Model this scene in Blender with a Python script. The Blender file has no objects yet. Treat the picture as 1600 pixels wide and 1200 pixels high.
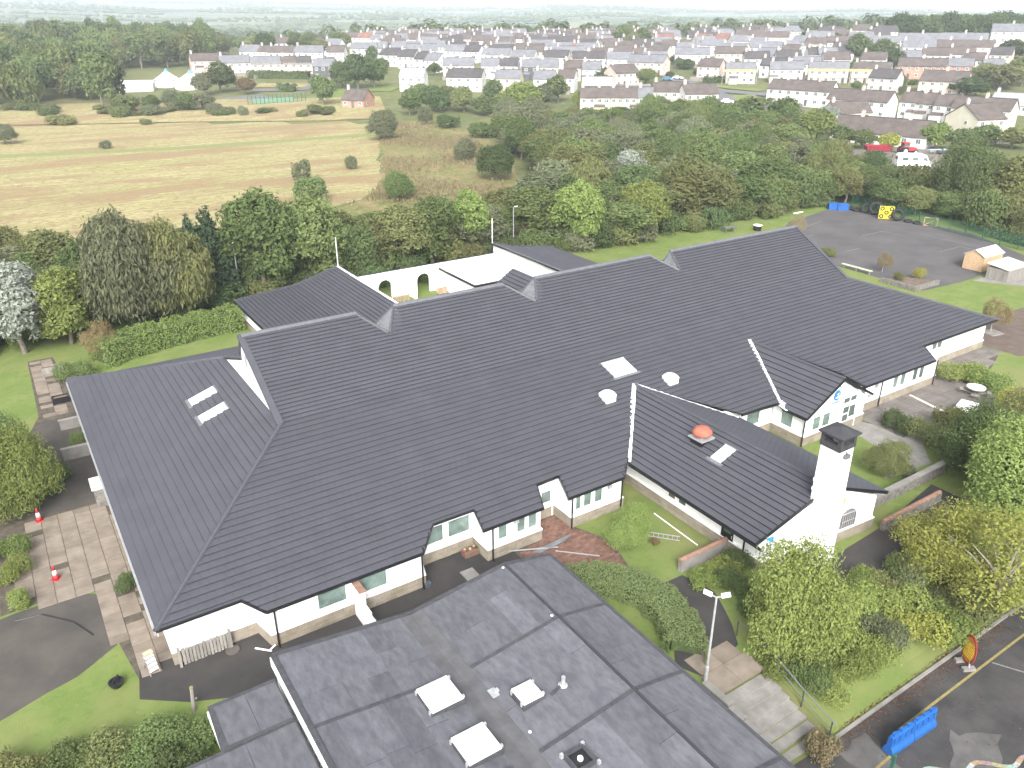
import bpy, math, random
import numpy as np
from mathutils import Vector, Matrix

rad = math.radians
scene = bpy.context.scene
col = scene.collection

# ------------------------------------------------------------ camera, sky, sun, exposure
CAM_H, PITCH, YAW, FPX = 28.0, 24.646, 33.284, 1239.3
cam_data = bpy.data.cameras.new('camera')
cam_data.sensor_width = 36.0
cam_data.lens = FPX / 1600 * 36
cam_data.clip_start = 0.5
cam_data.clip_end = 30000
cam = bpy.data.objects.new('camera', cam_data)
cam.location = (0, 0, CAM_H)
cam.rotation_euler = (rad(90 - PITCH), 0, rad(-YAW))
col.objects.link(cam)
scene.camera = cam

SUN_EL, SUN_AZ = 37, 213          # a veiled sun high behind the camera
world = bpy.data.worlds.new('World')
scene.world = world
world.use_nodes = True
nt = world.node_tree
bg = nt.nodes['Background']
sky = nt.nodes.new('ShaderNodeTexSky')
sky.sky_type = 'NISHITA'
sky.sun_disc = False
sky.sun_elevation = rad(SUN_EL)
sky.sun_rotation = rad(SUN_AZ)
sky.altitude = 0
sky.air_density = 1.0
sky.dust_density = 6.0
sky.ozone_density = 1.0
hs = nt.nodes.new('ShaderNodeHueSaturation')       # overcast: the blue is veiled
hs.inputs['Saturation'].default_value = 0.22
nt.links.new(sky.outputs[0], hs.inputs['Color'])
nt.links.new(hs.outputs[0], bg.inputs['Color'])
bg.inputs['Strength'].default_value = 0.15

sun_data = bpy.data.lights.new('sun', 'SUN')
sun_data.energy = 1.15
sun_data.angle = rad(24)
sun_data.color = (1.0, 0.97, 0.92)
sun = bpy.data.objects.new('sun', sun_data)
# a lamp shines along its local -Z; azimuth measured clockwise from +Y
sun.rotation_euler = (rad(90 - SUN_EL), 0, rad(180 - SUN_AZ))
col.objects.link(sun)

HAZE = 0.00025                    # density of the air per metre

vs = scene.view_settings
vs.view_transform = 'Standard'
vs.look = 'None'
vs.exposure = 1.42
vs.gamma = 1.0
vs.use_curve_mapping = False
scene.render.engine = 'CYCLES'
scene.cycles.use_denoising = True
scene.cycles.max_bounces = 5
scene.cycles.diffuse_bounces = 3
scene.cycles.transparent_max_bounces = 6
scene.cycles.volume_bounces = 1

# ------------------------------------------------------------ geometry helpers
_a, _p = rad(YAW), rad(PITCH)
FW = Vector((math.sin(_a) * math.cos(_p), math.cos(_a) * math.cos(_p), -math.sin(_p)))
RT = Vector((math.cos(_a), -math.sin(_a), 0))
UPV = RT.cross(FW)
HX, HY = math.sin(_a), math.cos(_a)


def ray(px, py):
    return RT * ((px - 800) / FPX) + UPV * (-(py - 600) / FPX) + FW


def W(px, py, z=0.0):
    """where a feature surveyed from the photograph stands on level z"""
    d = ray(px, py)
    t = (z - CAM_H) / d.z
    return (d.x * t, d.y * t)


def smooth(a, b, x):
    t = min(1.0, max(0.0, (x - a) / (b - a)))
    return t * t * (3 - 2 * t)


def lin(a, b, x):
    return min(1.0, max(0.0, (x - a) / (b - a)))


def terr(x, y):
    if x > 20.39 and x < 110 and y < 18.2:                     # bank down to the lower yard
        k = lin(18.0, 13.9, y)
        if y < 18.0:
            return -1.2 * k
    f = x * HX + y * HY
    s = x * HY - y * HX
    z = 0.0
    if f > 250:
        z += 13.0 * lin(255, 470, f) + 2.0 * lin(470, 600, f)
        z += 7.0 * smooth(60, 240, s) * smooth(300, 430, f)
        left = smooth(-60, -190, s)
        z -= left * 3.0 * smooth(255, 480, f)
        z -= 14.0 * smooth(600, 900, f)
        r = math.hypot(f, s)
        az = s / max(f, 1)
        top = 118 - 52 * smooth(-0.5, 0.2, az) + 9 * math.sin(az * 7 + 1.0) + 5 * math.sin(az * 19)
        z += top * lin(950, 4300, r) ** 1.15 + 5 * math.sin(r / 260.0 + az * 5) * lin(1000, 1800, r)
    return z


def G(px, py):
    """first terrain hit of the line of sight through a photograph point"""
    d = ray(px, py)
    h = math.hypot(d.x, d.y)
    t = 20.0
    while t < 7000:
        x, y, z = d.x / h * t, d.y / h * t, CAM_H + d.z / h * t
        if z <= terr(x, y):
            lo, hi = t - max(1, t * .01), t
            for _ in range(14):
                m = (lo + hi) / 2
                if CAM_H + d.z / h * m <= terr(d.x / h * m, d.y / h * m):
                    hi = m
                else:
                    lo = m
            t = hi
            break
        t += max(1, t * .01)
    x, y = d.x / h * t, d.y / h * t
    return x, y, terr(x, y)


def wm(o):
    m = o.matrix_basis.copy()
    p = o.parent
    while p:
        m = p.matrix_basis @ m
        p = p.parent
    return m


class MB:
    def __init__(s):
        s.v, s.f, s.m = [], [], []

    def add(s, vs_, fs, mi=0):
        n = len(s.v)
        s.v += [tuple(q) for q in vs_]
        s.f += [tuple(i + n for i in f) for f in fs]
        s.m += [mi] * len(fs)
        return s

    def box(s, x0, x1, y0, y1, z0, z1, mi=0):
        return s.add([(x0, y0, z0), (x1, y0, z0), (x1, y1, z0), (x0, y1, z0), (x0, y0, z1), (x1, y0, z1), (x1, y1, z1), (x0, y1, z1)],
                     [(0, 3, 2, 1), (4, 5, 6, 7), (0, 1, 5, 4), (1, 2, 6, 5), (2, 3, 7, 6), (3, 0, 4, 7)], mi)

    def bar(s, a, b, w, h, mi=0):
        """square bar from a to b"""
        a, b = Vector(a), Vector(b)
        d = (b - a).normalized()
        q = Vector((0, 0, 1)) if abs(d.z) < .95 else Vector((1, 0, 0))
        r = d.cross(q).normalized() * (w / 2)
        u = r.cross(d).normalized() * (h / 2)
        vs_ = [a - r - u, a + r - u, a + r + u, a - r + u, b - r - u, b + r - u, b + r + u, b - r + u]
        return s.add(vs_, [(0, 1, 2, 3), (7, 6, 5, 4), (0, 4, 5, 1), (1, 5, 6, 2), (2, 6, 7, 3), (3, 7, 4, 0)], mi)

    def poly(s, pts, mi=0):
        return s.add(pts, [tuple(range(len(pts)))], mi)

    def prism(s, pts, z0, z1, mi=0):
        if sum(pts[i - 1][0] * pts[i][1] - pts[i][0] * pts[i - 1][1] for i in range(len(pts))) < 0:
            pts = pts[::-1]
        n = len(pts)
        return s.add([(p[0], p[1], z0) for p in pts] + [(p[0], p[1], z1) for p in pts],
                     [tuple(range(n - 1, -1, -1)), tuple(range(n, 2 * n))] + [(i, (i + 1) % n, n + (i + 1) % n, n + i) for i in range(n)], mi)

    def tube(s, pts, rr, n=8, mi=0):
        pts = [Vector(p) for p in pts]
        if not hasattr(rr, '__len__'):
            rr = [rr] * len(pts)
        vs_, fs = [], []
        for i, p in enumerate(pts):
            d = (pts[min(i + 1, len(pts) - 1)] - pts[max(i - 1, 0)]).normalized()
            q = Vector((0, 0, 1)) if abs(d.z) < .9 else Vector((1, 0, 0))
            a = d.cross(q).normalized()
            b = a.cross(d).normalized()
            for k in range(n):
                t = 2 * math.pi * k / n
                vs_.append(p + (a * math.cos(t) + b * math.sin(t)) * rr[i])
        for i in range(len(pts) - 1):
            for k in range(n):
                fs.append((i * n + k, (i + 1) * n + k, (i + 1) * n + (k + 1) % n, i * n + (k + 1) % n))
        fs.append(tuple(range(n)))
        fs.append(tuple(range(len(pts) * n - 1, (len(pts) - 1) * n - 1, -1)))
        return s.add(vs_, fs, mi)

    def lathe(s, c, prof, n=12, mi=0, sx=1, sy=1):
        vs_, fs = [], []
        for r, z in prof:
            for k in range(n):
                t = 2 * math.pi * k / n
                vs_.append((c[0] + r * sx * math.cos(t), c[1] + r * sy * math.sin(t), c[2] + z))
        for i in range(len(prof) - 1):
            for k in range(n):
                fs.append((i * n + k, i * n + (k + 1) % n, (i + 1) * n + (k + 1) % n, (i + 1) * n + k))
        fs.append(tuple(range(n - 1, -1, -1)))
        fs.append(tuple(range((len(prof) - 1) * n, len(prof) * n)))
        return s.add(vs_, fs, mi)

    def data(s, name, mats, smooth_=False, inv=None):
        vv = s.v if inv is None else [tuple(inv @ Vector(q)) for q in s.v]
        me = bpy.data.meshes.new(name)
        me.from_pydata(vv, [], s.f)
        if not isinstance(mats, (list, tuple)):
            mats = [mats]
        for m_ in mats:
            me.materials.append(m_)
        if len(mats) > 1:
            me.polygons.foreach_set('material_index', s.m)
        if smooth_:
            me.polygons.foreach_set('use_smooth', [True] * len(me.polygons))
        me.update()
        return me

    def build(s, name, mats, parent=None, smooth_=False, local=False):
        inv = None
        if parent is not None and not local:
            inv = wm(parent).inverted()
        me = s.data(name, mats, smooth_, inv)
        o = bpy.data.objects.new(name, me)
        col.objects.link(o)
        o.parent = parent
        return o


def obj(name, me, parent=None, loc=None, rz=0):
    o = bpy.data.objects.new(name, me)
    col.objects.link(o)
    o.parent = parent
    if loc is not None:
        o.location = loc
    if rz:
        o.rotation_euler = (0, 0, rz)
    return o


def tag(o, label=None, cat=None, group=None, kind=None):
    if label:
        o['label'] = label
    if cat:
        o['category'] = cat
    if group:
        o['group'] = group
    if kind:
        o['kind'] = kind
    return o


def thing(name, label, cat, loc=(0, 0, 0), rz=0, group=None):
    o = bpy.data.objects.new(name, None)
    o.empty_display_size = .3
    col.objects.link(o)
    o.location = loc
    o.rotation_euler = (0, 0, rz)
    return tag(o, label, cat, group)


def copy_tree(o, parent=None):
    c = o.copy()
    col.objects.link(c)
    c.parent = parent
    for ch in list(o.children):
        copy_tree(ch, c)
    return c


def ordinal(n):
    sfx = 'th' if 10 <= n % 100 <= 20 else {1: 'st', 2: 'nd', 3: 'rd'}.get(n % 10, 'th')
    return '%d%s' % (n, sfx)


# ------------------------------------------------------------ materials
MATS = {}


def mat(name, c, rough=.85, var=.12, scale=2.0, c2=None, bump=0.0, bscale=None, spec=.25, rnd=0.0, detail=4, metal=0.0, stretch=None, thr=(.35, .65)):
    """Principled with a two-tone noise of the surface's own colours"""
    if name in MATS:
        return MATS[name]
    m = bpy.data.materials.new(name)
    m.use_nodes = True
    t = m.node_tree
    b = t.nodes['Principled BSDF']
    b.inputs['Roughness'].default_value = rough
    b.inputs['Specular IOR Level'].default_value = spec
    b.inputs['Metallic'].default_value = metal
    co = t.nodes.new('ShaderNodeTexCoord')
    src = co.outputs['Object']
    geo = t.nodes.new('ShaderNodeNewGeometry')
    src = geo.outputs['Position']
    if stretch:
        mp = t.nodes.new('ShaderNodeMapping')
        mp.inputs['Scale'].default_value = stretch[:3]
        if len(stretch) > 3:
            mp.inputs['Rotation'].default_value = (0, 0, stretch[3])
        t.links.new(src, mp.inputs['Vector'])
        src = mp.outputs[0]
    n = t.nodes.new('ShaderNodeTexNoise')
    n.inputs['Scale'].default_value = scale
    n.inputs['Detail'].default_value = detail
    n.inputs['Roughness'].default_value = .62
    t.links.new(src, n.inputs['Vector'])
    rp = t.nodes.new('ShaderNodeValToRGB')
    rp.color_ramp.elements[0].position = thr[0]
    rp.color_ramp.elements[1].position = thr[1]
    lo = c if c2 is not None else tuple(x * (1 - var) for x in c)
    hi = c2 if c2 is not None else tuple(x * (1 + var) for x in c)
    rp.color_ramp.elements[0].color = (*lo, 1)
    rp.color_ramp.elements[1].color = (*hi, 1)
    t.links.new(n.outputs['Fac'], rp.inputs['Fac'])
    out = rp.outputs[0]
    if rnd:
        oi = t.nodes.new('ShaderNodeObjectInfo')
        mr = t.nodes.new('ShaderNodeMapRange')
        mr.inputs['To Min'].default_value = 1 - rnd
        mr.inputs['To Max'].default_value = 1 + rnd
        t.links.new(oi.outputs['Random'], mr.inputs['Value'])
        mx = t.nodes.new('ShaderNodeVectorMath')
        mx.operation = 'SCALE'
        t.links.new(out, mx.inputs[0])
        t.links.new(mr.outputs[0], mx.inputs['Scale'])
        out = mx.outputs[0]
    t.links.new(out, b.inputs['Base Color'])
    if bump:
        n2 = t.nodes.new('ShaderNodeTexNoise')
        n2.inputs['Scale'].default_value = bscale or scale * 6
        n2.inputs['Detail'].default_value = 3
        t.links.new(src, n2.inputs['Vector'])
        bm = t.nodes.new('ShaderNodeBump')
        bm.inputs['Strength'].default_value = bump
        bm.inputs['Distance'].default_value = .03
        t.links.new(n2.outputs['Fac'], bm.inputs['Height'])
        t.links.new(bm.outputs[0], b.inputs['Normal'])
    MATS[name] = m
    return m


def layered(name, base, layers, rough=.9, bump=.3, bscale=20):
    """ground: a base colour with several noise-shaped patches of other colours (scale, lo, hi, colour, stretch)"""
    m = bpy.data.materials.new(name)
    m.use_nodes = True
    t = m.node_tree
    b = t.nodes['Principled BSDF']
    b.inputs['Roughness'].default_value = rough
    b.inputs['Specular IOR Level'].default_value = .15
    geo = t.nodes.new('ShaderNodeNewGeometry')
    cur = None
    for i, (sc_, lo, hi, c, st) in enumerate(layers):
        src = geo.outputs['Position']
        if st:
            mp = t.nodes.new('ShaderNodeMapping')
            mp.inputs['Scale'].default_value = st[:3]
            mp.inputs['Rotation'].default_value = (0, 0, st[3] if len(st) > 3 else 0)
            mp.inputs['Location'].default_value = (i * 13.7, i * 5.1, 0)
            t.links.new(src, mp.inputs['Vector'])
            src = mp.outputs[0]
        n = t.nodes.new('ShaderNodeTexNoise')
        n.inputs['Scale'].default_value = sc_
        n.inputs['Detail'].default_value = 5
        n.inputs['Roughness'].default_value = .6
        t.links.new(src, n.inputs['Vector'])
        mr = t.nodes.new('ShaderNodeMapRange')
        mr.inputs['From Min'].default_value = lo
        mr.inputs['From Max'].default_value = hi
        t.links.new(n.outputs['Fac'], mr.inputs['Value'])
        mx = t.nodes.new('ShaderNodeMix')
        mx.data_type = 'RGBA'
        t.links.new(mr.outputs[0], mx.inputs[0])
        if cur is None:
            mx.inputs[6].default_value = (*base, 1)
        else:
            t.links.new(cur, mx.inputs[6])
        mx.inputs[7].default_value = (*c, 1)
        cur = mx.outputs[2]
    t.links.new(cur, b.inputs['Base Color'])
    n2 = t.nodes.new('ShaderNodeTexNoise')
    n2.inputs['Scale'].default_value = bscale
    n2.inputs['Detail'].default_value = 3
    t.links.new(geo.outputs['Position'], n2.inputs['Vector'])
    bm = t.nodes.new('ShaderNodeBump')
    bm.inputs['Strength'].default_value = bump
    bm.inputs['Distance'].default_value = .05
    t.links.new(n2.outputs['Fac'], bm.inputs['Height'])
    t.links.new(bm.outputs[0], b.inputs['Normal'])
    MATS[name] = m
    return m


def leafmat(name, c, var=.25, hue=.014, trans=.4):
    """foliage: every leaf spray its own tone, every tree its own tint"""
    m = bpy.data.materials.new(name)
    m.use_nodes = True
    t = m.node_tree
    t.nodes.remove(t.nodes['Principled BSDF'])
    out = t.nodes['Material Output']
    geo = t.nodes.new('ShaderNodeNewGeometry')
    oi = t.nodes.new('ShaderNodeObjectInfo')
    hsv = t.nodes.new('ShaderNodeHueSaturation')
    hsv.inputs['Color'].default_value = (*c, 1)
    mr = t.nodes.new('ShaderNodeMapRange')
    mr.inputs['To Min'].default_value = 1 - var
    mr.inputs['To Max'].default_value = 1 + var
    t.links.new(geo.outputs['Random Per Island'], mr.inputs['Value'])
    mo = t.nodes.new('ShaderNodeMapRange')
    mo.inputs['To Min'].default_value = .8
    mo.inputs['To Max'].default_value = 1.25
    t.links.new(oi.outputs['Random'], mo.inputs['Value'])
    mm = t.nodes.new('ShaderNodeMath')
    mm.operation = 'MULTIPLY'
    t.links.new(mr.outputs[0], mm.inputs[0])
    t.links.new(mo.outputs[0], mm.inputs[1])
    t.links.new(mm.outputs[0], hsv.inputs['Value'])
    mh = t.nodes.new('ShaderNodeMapRange')
    mh.inputs['To Min'].default_value = .5 - hue
    mh.inputs['To Max'].default_value = .5 + hue
    wn = t.nodes.new('ShaderNodeTexWhiteNoise')
    wn.noise_dimensions = '1D'
    t.links.new(oi.outputs['Random'], wn.inputs['W'])
    t.links.new(wn.outputs['Value'], mh.inputs['Value'])
    t.links.new(mh.outputs[0], hsv.inputs['Hue'])
    d = t.nodes.new('ShaderNodeBsdfDiffuse')
    tr = t.nodes.new('ShaderNodeBsdfTranslucent')
    mx = t.nodes.new('ShaderNodeMixShader')
    mx.inputs[0].default_value = trans
    t.links.new(hsv.outputs[0], d.inputs['Color'])
    t.links.new(hsv.outputs[0], tr.inputs['Color'])
    t.links.new(d.outputs[0], mx.inputs[1])
    t.links.new(tr.outputs[0], mx.inputs[2])
    t.links.new(mx.outputs[0], out.inputs['Surface'])
    MATS[name] = m
    return m


def tilemat():
    """dark coated roof tile; joints between the tiles of a course every 0.42 m as fine relief, slight batch differences"""
    m = mat('roof_tile', (.060, .061, .072), rough=.62, c2=(.071, .072, .085), scale=.8, detail=9, spec=.25, rnd=.025, bump=.12, bscale=30, thr=(.32, .68))
    return m


M_tile = tilemat()
M_ridge = mat('ridge_tile', (0.075, 0.075, 0.084), rough=.5, var=.15, scale=3, spec=.35)
M_lead = mat('lead_flashing', (0.134, 0.14, 0.151), rough=.5, var=.2, scale=2, spec=.4)
M_whiteflash = mat('pale_flashing', (.72, .74, .78), rough=.5, var=.1, scale=4)
M_render = mat('white_render', (.74, .745, .74), rough=.9, c2=(.83, .83, .825), scale=1.1, detail=7, bump=.08, stretch=(1, 1, .35))
M_plinth = mat('plinth_stone', (0.198, 0.169, 0.129), rough=.9, var=.0, scale=.9, c2=(0.278, 0.248, 0.203), bump=.3, bscale=12, rnd=.10)
M_black = mat('black_plastic', (.012, .012, .014), rough=.4, var=.1, spec=.5)
M_white = mat('white_plastic', (.82, .82, .82), rough=.45, var=.03)
M_glass = mat('window_glass', (.10, .13, .12), rough=.08, var=.35, scale=.5, spec=.8)
M_glassg = mat('window_glass_green', (0.132, 0.18, 0.162), rough=.12, var=.35, scale=.9, spec=.7)
M_rooflight = mat('rooflight_glass', (.80, .82, .86), rough=.12, var=.06, scale=.8, spec=.8)
M_felt = mat('roof_felt', (.078, .079, .092), rough=.70, c2=(.122, .124, .138), scale=3.6, detail=11, rnd=.15, spec=.25, thr=(.36, .70), bump=.15, bscale=40, stretch=(1.0, .4, 1))
M_feltd = mat('roof_felt_seam', (0.054, 0.055, 0.061), rough=.65, var=.2, scale=3)
M_asph = mat('asphalt', (0.034, 0.033, 0.032), rough=.92, c2=(0.054, 0.05, 0.048), scale=.35, detail=9, bump=.25, bscale=60)
M_asphw = mat('worn_asphalt', (0.058, 0.053, 0.048), rough=.92, c2=(0.086, 0.077, 0.068), scale=.5, detail=9, bump=.25, bscale=60)
M_slab = mat('paving_slab', (.145, .120, .096), rough=.92, c2=(.225, .190, .155), scale=1.1, detail=9, rnd=.12, bump=.2, bscale=25, thr=(.26, .66))
M_joint = mat('paving_bed', (0.082, 0.07, 0.055), rough=.95, var=.3, scale=2)
M_brickp = mat('red_paving_brick', (0.13, 0.071, 0.053), rough=.92, c2=(0.185, 0.107, 0.084), scale=2.5, detail=6, rnd=.2, bump=.2)
M_conc = mat('concrete', (0.176, 0.168, 0.156), rough=.92, c2=(0.244, 0.234, 0.22), scale=1.5, detail=7, bump=.2, bscale=20)
M_stone = mat('rubble_stone', (0.102, 0.096, 0.09), rough=.95, c2=(0.218, 0.205, 0.186), scale=4, detail=6, bump=.6, bscale=10)
M_cop = mat('brick_coping', (0.204, 0.116, 0.082), rough=.9, c2=(0.272, 0.17, 0.129), scale=4, bump=.2)
M_wood = mat('weathered_wood', (0.165, 0.154, 0.139), rough=.9, c2=(0.262, 0.247, 0.225), scale=3, stretch=(1, 1, .2), bump=.2)
M_pine = mat('new_timber', (0.413, 0.285, 0.165), rough=.75, c2=(0.495, 0.36, 0.225), scale=3, stretch=(1, 1, 3))
M_galv = mat('galvanised', (.42, .43, .44), rough=.45, var=.12, scale=3, metal=.4, spec=.5)
M_terra = mat('terracotta', (.27, .085, .055), rough=.8, c2=(.36, .13, .09), scale=3)
M_red = mat('red_paint', (.42, .035, .04), rough=.5, var=.12)
M_blue = mat('blue_plastic', (.016, .09, .30), rough=.45, var=.1)
M_yellow = mat('yellow_paint', (.70, .53, .06), rough=.7, var=.12)
M_rubber = mat('rubber', (.025, .025, .026), rough=.85, var=.3, scale=3)
M_bark = mat('bark', (.12, .10, .08), rough=.95, c2=(.20, .175, .15), scale=6, bump=.5)
M_barkp = mat('pale_bark', (.28, .25, .23), rough=.95, c2=(.40, .37, .34), scale=6, bump=.4)
M_soil = mat('soil', (.10, .075, .055), rough=.95, c2=(.17, .13, .10), scale=2, detail=8, bump=.5)
M_hedgecore = mat('hedge_core', (.06, .085, .032), rough=1, var=.3, scale=5)

M_lawn = layered('lawn_grass', (.118, .168, .044), [(.35, .4, .62, (.158, .196, .062), None), (1.7, .52, .72, (.100, .148, .038), None), (.12, .52, .70, (.180, .185, .076), None), (4.5, .52, .70, (.148, .180, .062), None)], bump=.6, bscale=22)
M_field = layered('dry_meadow', (0.289, 0.257, 0.116), [(.02, .42, .56, (0.232, 0.251, 0.088), (.5, 1.4, 1, rad(-9))), (.6, .42, .62, (0.373, 0.341, 0.18), (.12, 1.0, 1, rad(-9))), (.07, .48, .58, (0.238, 0.154, 0.09), (.45, 1.3, 1, rad(-9))), (1.6, .48, .66, (0.199, 0.199, 0.08), (.08, 1.0, 1, rad(-9))), (2.6, .5, .64, (0.174, 0.127, 0.075), (.4, 1, 1, rad(-9))), (.9, .52, .62, (0.193, 0.142, 0.084), (.7, 1, 1, rad(-9))), (6, .5, .7, (0.321, 0.289, 0.154), None)], bump=.8, bscale=2.5)
M_rough = layered('rough_grass', (0.176, 0.158, 0.07), [(.06, .42, .62, (0.117, 0.135, 0.044), None), (.22, .5, .66, (0.222, 0.158, 0.087), None), (.8, .5, .7, (0.246, 0.216, 0.112), None)], bump=.8, bscale=3)
M_ground = layered('countryside', (0.128, 0.136, 0.055), [(.02, .4, .6, (0.089, 0.111, 0.043), None), (.3, .5, .7, (0.162, 0.157, 0.072), None), (.08, .55, .7, (0.178, 0.162, 0.085), None)], bump=.6, bscale=2)


def fieldmat():
    m = bpy.data.materials.new('far_fields')
    m.use_nodes = True
    t = m.node_tree
    b = t.nodes['Principled BSDF']
    b.inputs['Roughness'].default_value = .95
    geo = t.nodes.new('ShaderNodeNewGeometry')
    mp = t.nodes.new('ShaderNodeMapping')
    mp.inputs['Scale'].default_value = (1 / 190, 1 / 130, 0)
    mp.inputs['Rotation'].default_value = (0, 0, rad(25))
    t.links.new(geo.outputs['Position'], mp.inputs['Vector'])
    v = t.nodes.new('ShaderNodeTexVoronoi')
    v.inputs['Scale'].default_value = 1
    v.inputs['Randomness'].default_value = .75
    t.links.new(mp.outputs[0], v.inputs['Vector'])
    sep = t.nodes.new('ShaderNodeSeparateColor')
    t.links.new(v.outputs['Color'], sep.inputs[0])
    rp = t.nodes.new('ShaderNodeValToRGB')
    e = rp.color_ramp.elements
    e[0].position, e[0].color = 0, (.085, .115, .055, 1)
    e[1].position, e[1].color = 1, (.20, .20, .11, 1)
    for p_, c_ in ((.3, (.125, .165, .075, 1)), (.55, (.07, .10, .05, 1)), (.75, (.165, .205, .10, 1))):
        q = e.new(p_)
        q.color = c_
    t.links.new(sep.outputs[0], rp.inputs['Fac'])
    v2 = t.nodes.new('ShaderNodeTexVoronoi')
    v2.feature = 'DISTANCE_TO_EDGE'
    v2.inputs['Randomness'].default_value = .75
    t.links.new(mp.outputs[0], v2.inputs['Vector'])
    mr = t.nodes.new('ShaderNodeMapRange')
    mr.inputs['From Min'].default_value = .03
    mr.inputs['From Max'].default_value = .05
    t.links.new(v2.outputs['Distance'], mr.inputs['Value'])
    mx = t.nodes.new('ShaderNodeMix')
    mx.data_type = 'RGBA'
    t.links.new(mr.outputs[0], mx.inputs[0])
    mx.inputs[6].default_value = (.04, .055, .035, 1)
    t.links.new(rp.outputs[0], mx.inputs[7])
    t.links.new(mx.outputs[2], b.inputs['Base Color'])
    return m


M_fields = fieldmat()


def axis_lines(extra):
    s = set(extra)
    x = 0.0
    st = 4.0
    while x < 6900:
        s.add(round(x, 2))
        s.add(round(-x, 2))
        if x > 130:
            st = 12
        if x > 700:
            st = 40
        if x > 1500:
            st = 110
        x += st
    s |= {6900.0, -6900.0}
    return sorted(s)


def make_ground():
    xs = axis_lines([20.4, 20.38, 110.0, 110.02])
    ys = axis_lines([13.9, 18.0, 18.2])
    vs_, fs, mi = [], [], []
    for y in ys:
        for x in xs:
            vs_.append((x, y, terr(x, y)))
    nx = len(xs)
    for j in range(len(ys) - 1):
        for i in range(nx - 1):
            fs.append((j * nx + i, j * nx + i + 1, (j + 1) * nx + i + 1, (j + 1) * nx + i))
            mi.append(1 if math.hypot(xs[i], ys[j]) > 640 else 0)
    me = bpy.data.meshes.new('ground')
    me.from_pydata(vs_, [], fs)
    me.materials.append(M_ground)
    me.materials.append(M_fields)
    me.polygons.foreach_set('material_index', mi)
    me.polygons.foreach_set('use_smooth', [True] * len(fs))
    return tag(obj('ground', me), kind='structure')


make_ground()
LEVEL = [0]


def sheet(name, pts, m, lvl, z=0.0, parent=None):
    """flat ground covering, 4 mm per level above what lies below"""
    pts = [tuple(p[:2]) for p in pts]
    if sum(pts[i - 1][0] * pts[i][1] - pts[i][0] * pts[i - 1][1] for i in range(len(pts))) < 0:
        pts = pts[::-1]
    o = MB().poly([(p[0], p[1], z + .005 * lvl) for p in pts]).build(name, m, parent)
    return tag(o, kind='structure') if parent is None else o


def rough_edge(pts, amp, step, seed):
    """subdivide and jitter an outline so that its edge is uneven"""
    rn = random.Random(seed)
    out = []
    for i in range(len(pts)):
        a, b = pts[i], pts[(i + 1) % len(pts)]
        n = max(1, int(math.dist(a[:2], b[:2]) / step))
        for k in range(n):
            t = k / n
            out.append((a[0] + (b[0] - a[0]) * t + rn.uniform(-amp, amp), a[1] + (b[1] - a[1]) * t + rn.uniform(-amp, amp)))
    return out


# school grounds: mown grass all round, then the hay meadow behind the tree belt
sheet('school_lawn', [(-40, 24), (20.36, 24), (20.36, 18.3), (100, 18.3), (128, 40), (128, 84), (-40, 86)], M_lawn, 1)
sheet('meadow', rough_edge([(-160, 112), (20, 119), (40, 121), (54, 128), (66, 146), (80, 178), (92, 205), (108, 240), (124, 262), (112, 278), (70, 304), (10, 318), (-160, 350)], 1.2, 6, 5), M_field, 1)
sheet('rough_meadow', rough_edge([(-60, 86), (40, 86), (75, 88), (78, 104), (92, 140), (108, 170), (120, 215), (118, 254), (108, 240), (92, 205), (80, 178), (66, 146), (54, 128), (40, 121), (20, 119), (-60, 112)], .8, 5, 6), M_rough, 2)
sheet('mown_track', [(*W(-40, 249),), (*W(300, 233),), (*W(640, 208),), (*W(640, 204),), (*W(300, 228),), (*W(-40, 244),)], layered('mown_green', (.165, .19, .07), [(.8, .4, .6, (.20, .21, .09), None)]), 2.5)
sheet('green_paddock', rough_edge([(124, 205), (150, 176), (160, 182), (138, 216)], .6, 5, 7), M_lawn, 3)

# hard surfaces near the school
ASP = [(1.0, 34.3), (0.55, 31.6), (2.4, 30.2), (5.2, 28.9), (6.2, 22.0), (20.2, 22.0), (20.6, 28), (22.6, 29), (22.9, 34.6)]
sheet('asphalt_court', ASP, M_asph, 2)
sheet('asphalt_apron', rough_edge([(-9, 36.5), (-4.4, 41.2), (-1.2, 41.4), (.2, 40.6), (.35, 35.9), (-1.6, 34.7), (-5.0, 33.6), (-9, 32.8)], .05, .6, 8), M_asphw, 2)
sheet('left_path', [(-4.4, 41.4), (-1.2, 41.6), (.25, 40.7), (.4, 35.8), (.8, 32.6), (2.6, 33.6), (2.6, 66), (1.6, 79), (-.4, 79), (-.6, 66), (-4.0, 55)], M_joint, 1.5)
sheet('asphalt_patch', [(-4.0, 55), (-3.2, 50.8), (1.0, 50.4), (2.5, 52), (2.5, 64), (-.5, 65)], M_asphw, 2.5)
sheet('garden_path', rough_edge([(24.2, 24.6), (27.4, 24.6), (27.9, 22.6), (26.8, 20.4), (25.9, 19.1), (23.0, 18.4), (22.3, 19.8), (24.2, 22.0)], .03, .8, 9), M_asph, 3)
sheet('side_path', [(33.5, 18.3), (41.5, 18.3), (48, 20.4), (48, 22.4), (41.0, 21.3), (33.5, 20.9)], M_asph, 2)
sheet('lawn_path', rough_edge([(46.0, 24.5), (50.5, 24.0), (54, 27), (52, 30.5), (50.2, 30.5), (49.4, 27.0)], .06, .7, 10), M_conc, 2.6)
sheet('terrace_bed', [(52.3, 31.6), (52.3, 27.4), (58, 25.2), (63.8, 25.8), (66.5, 29.0), (75.5, 32.2), (75.5, 33.6), (64, 33.6), (63.6, 31.7)], M_joint, 1.6)
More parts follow.
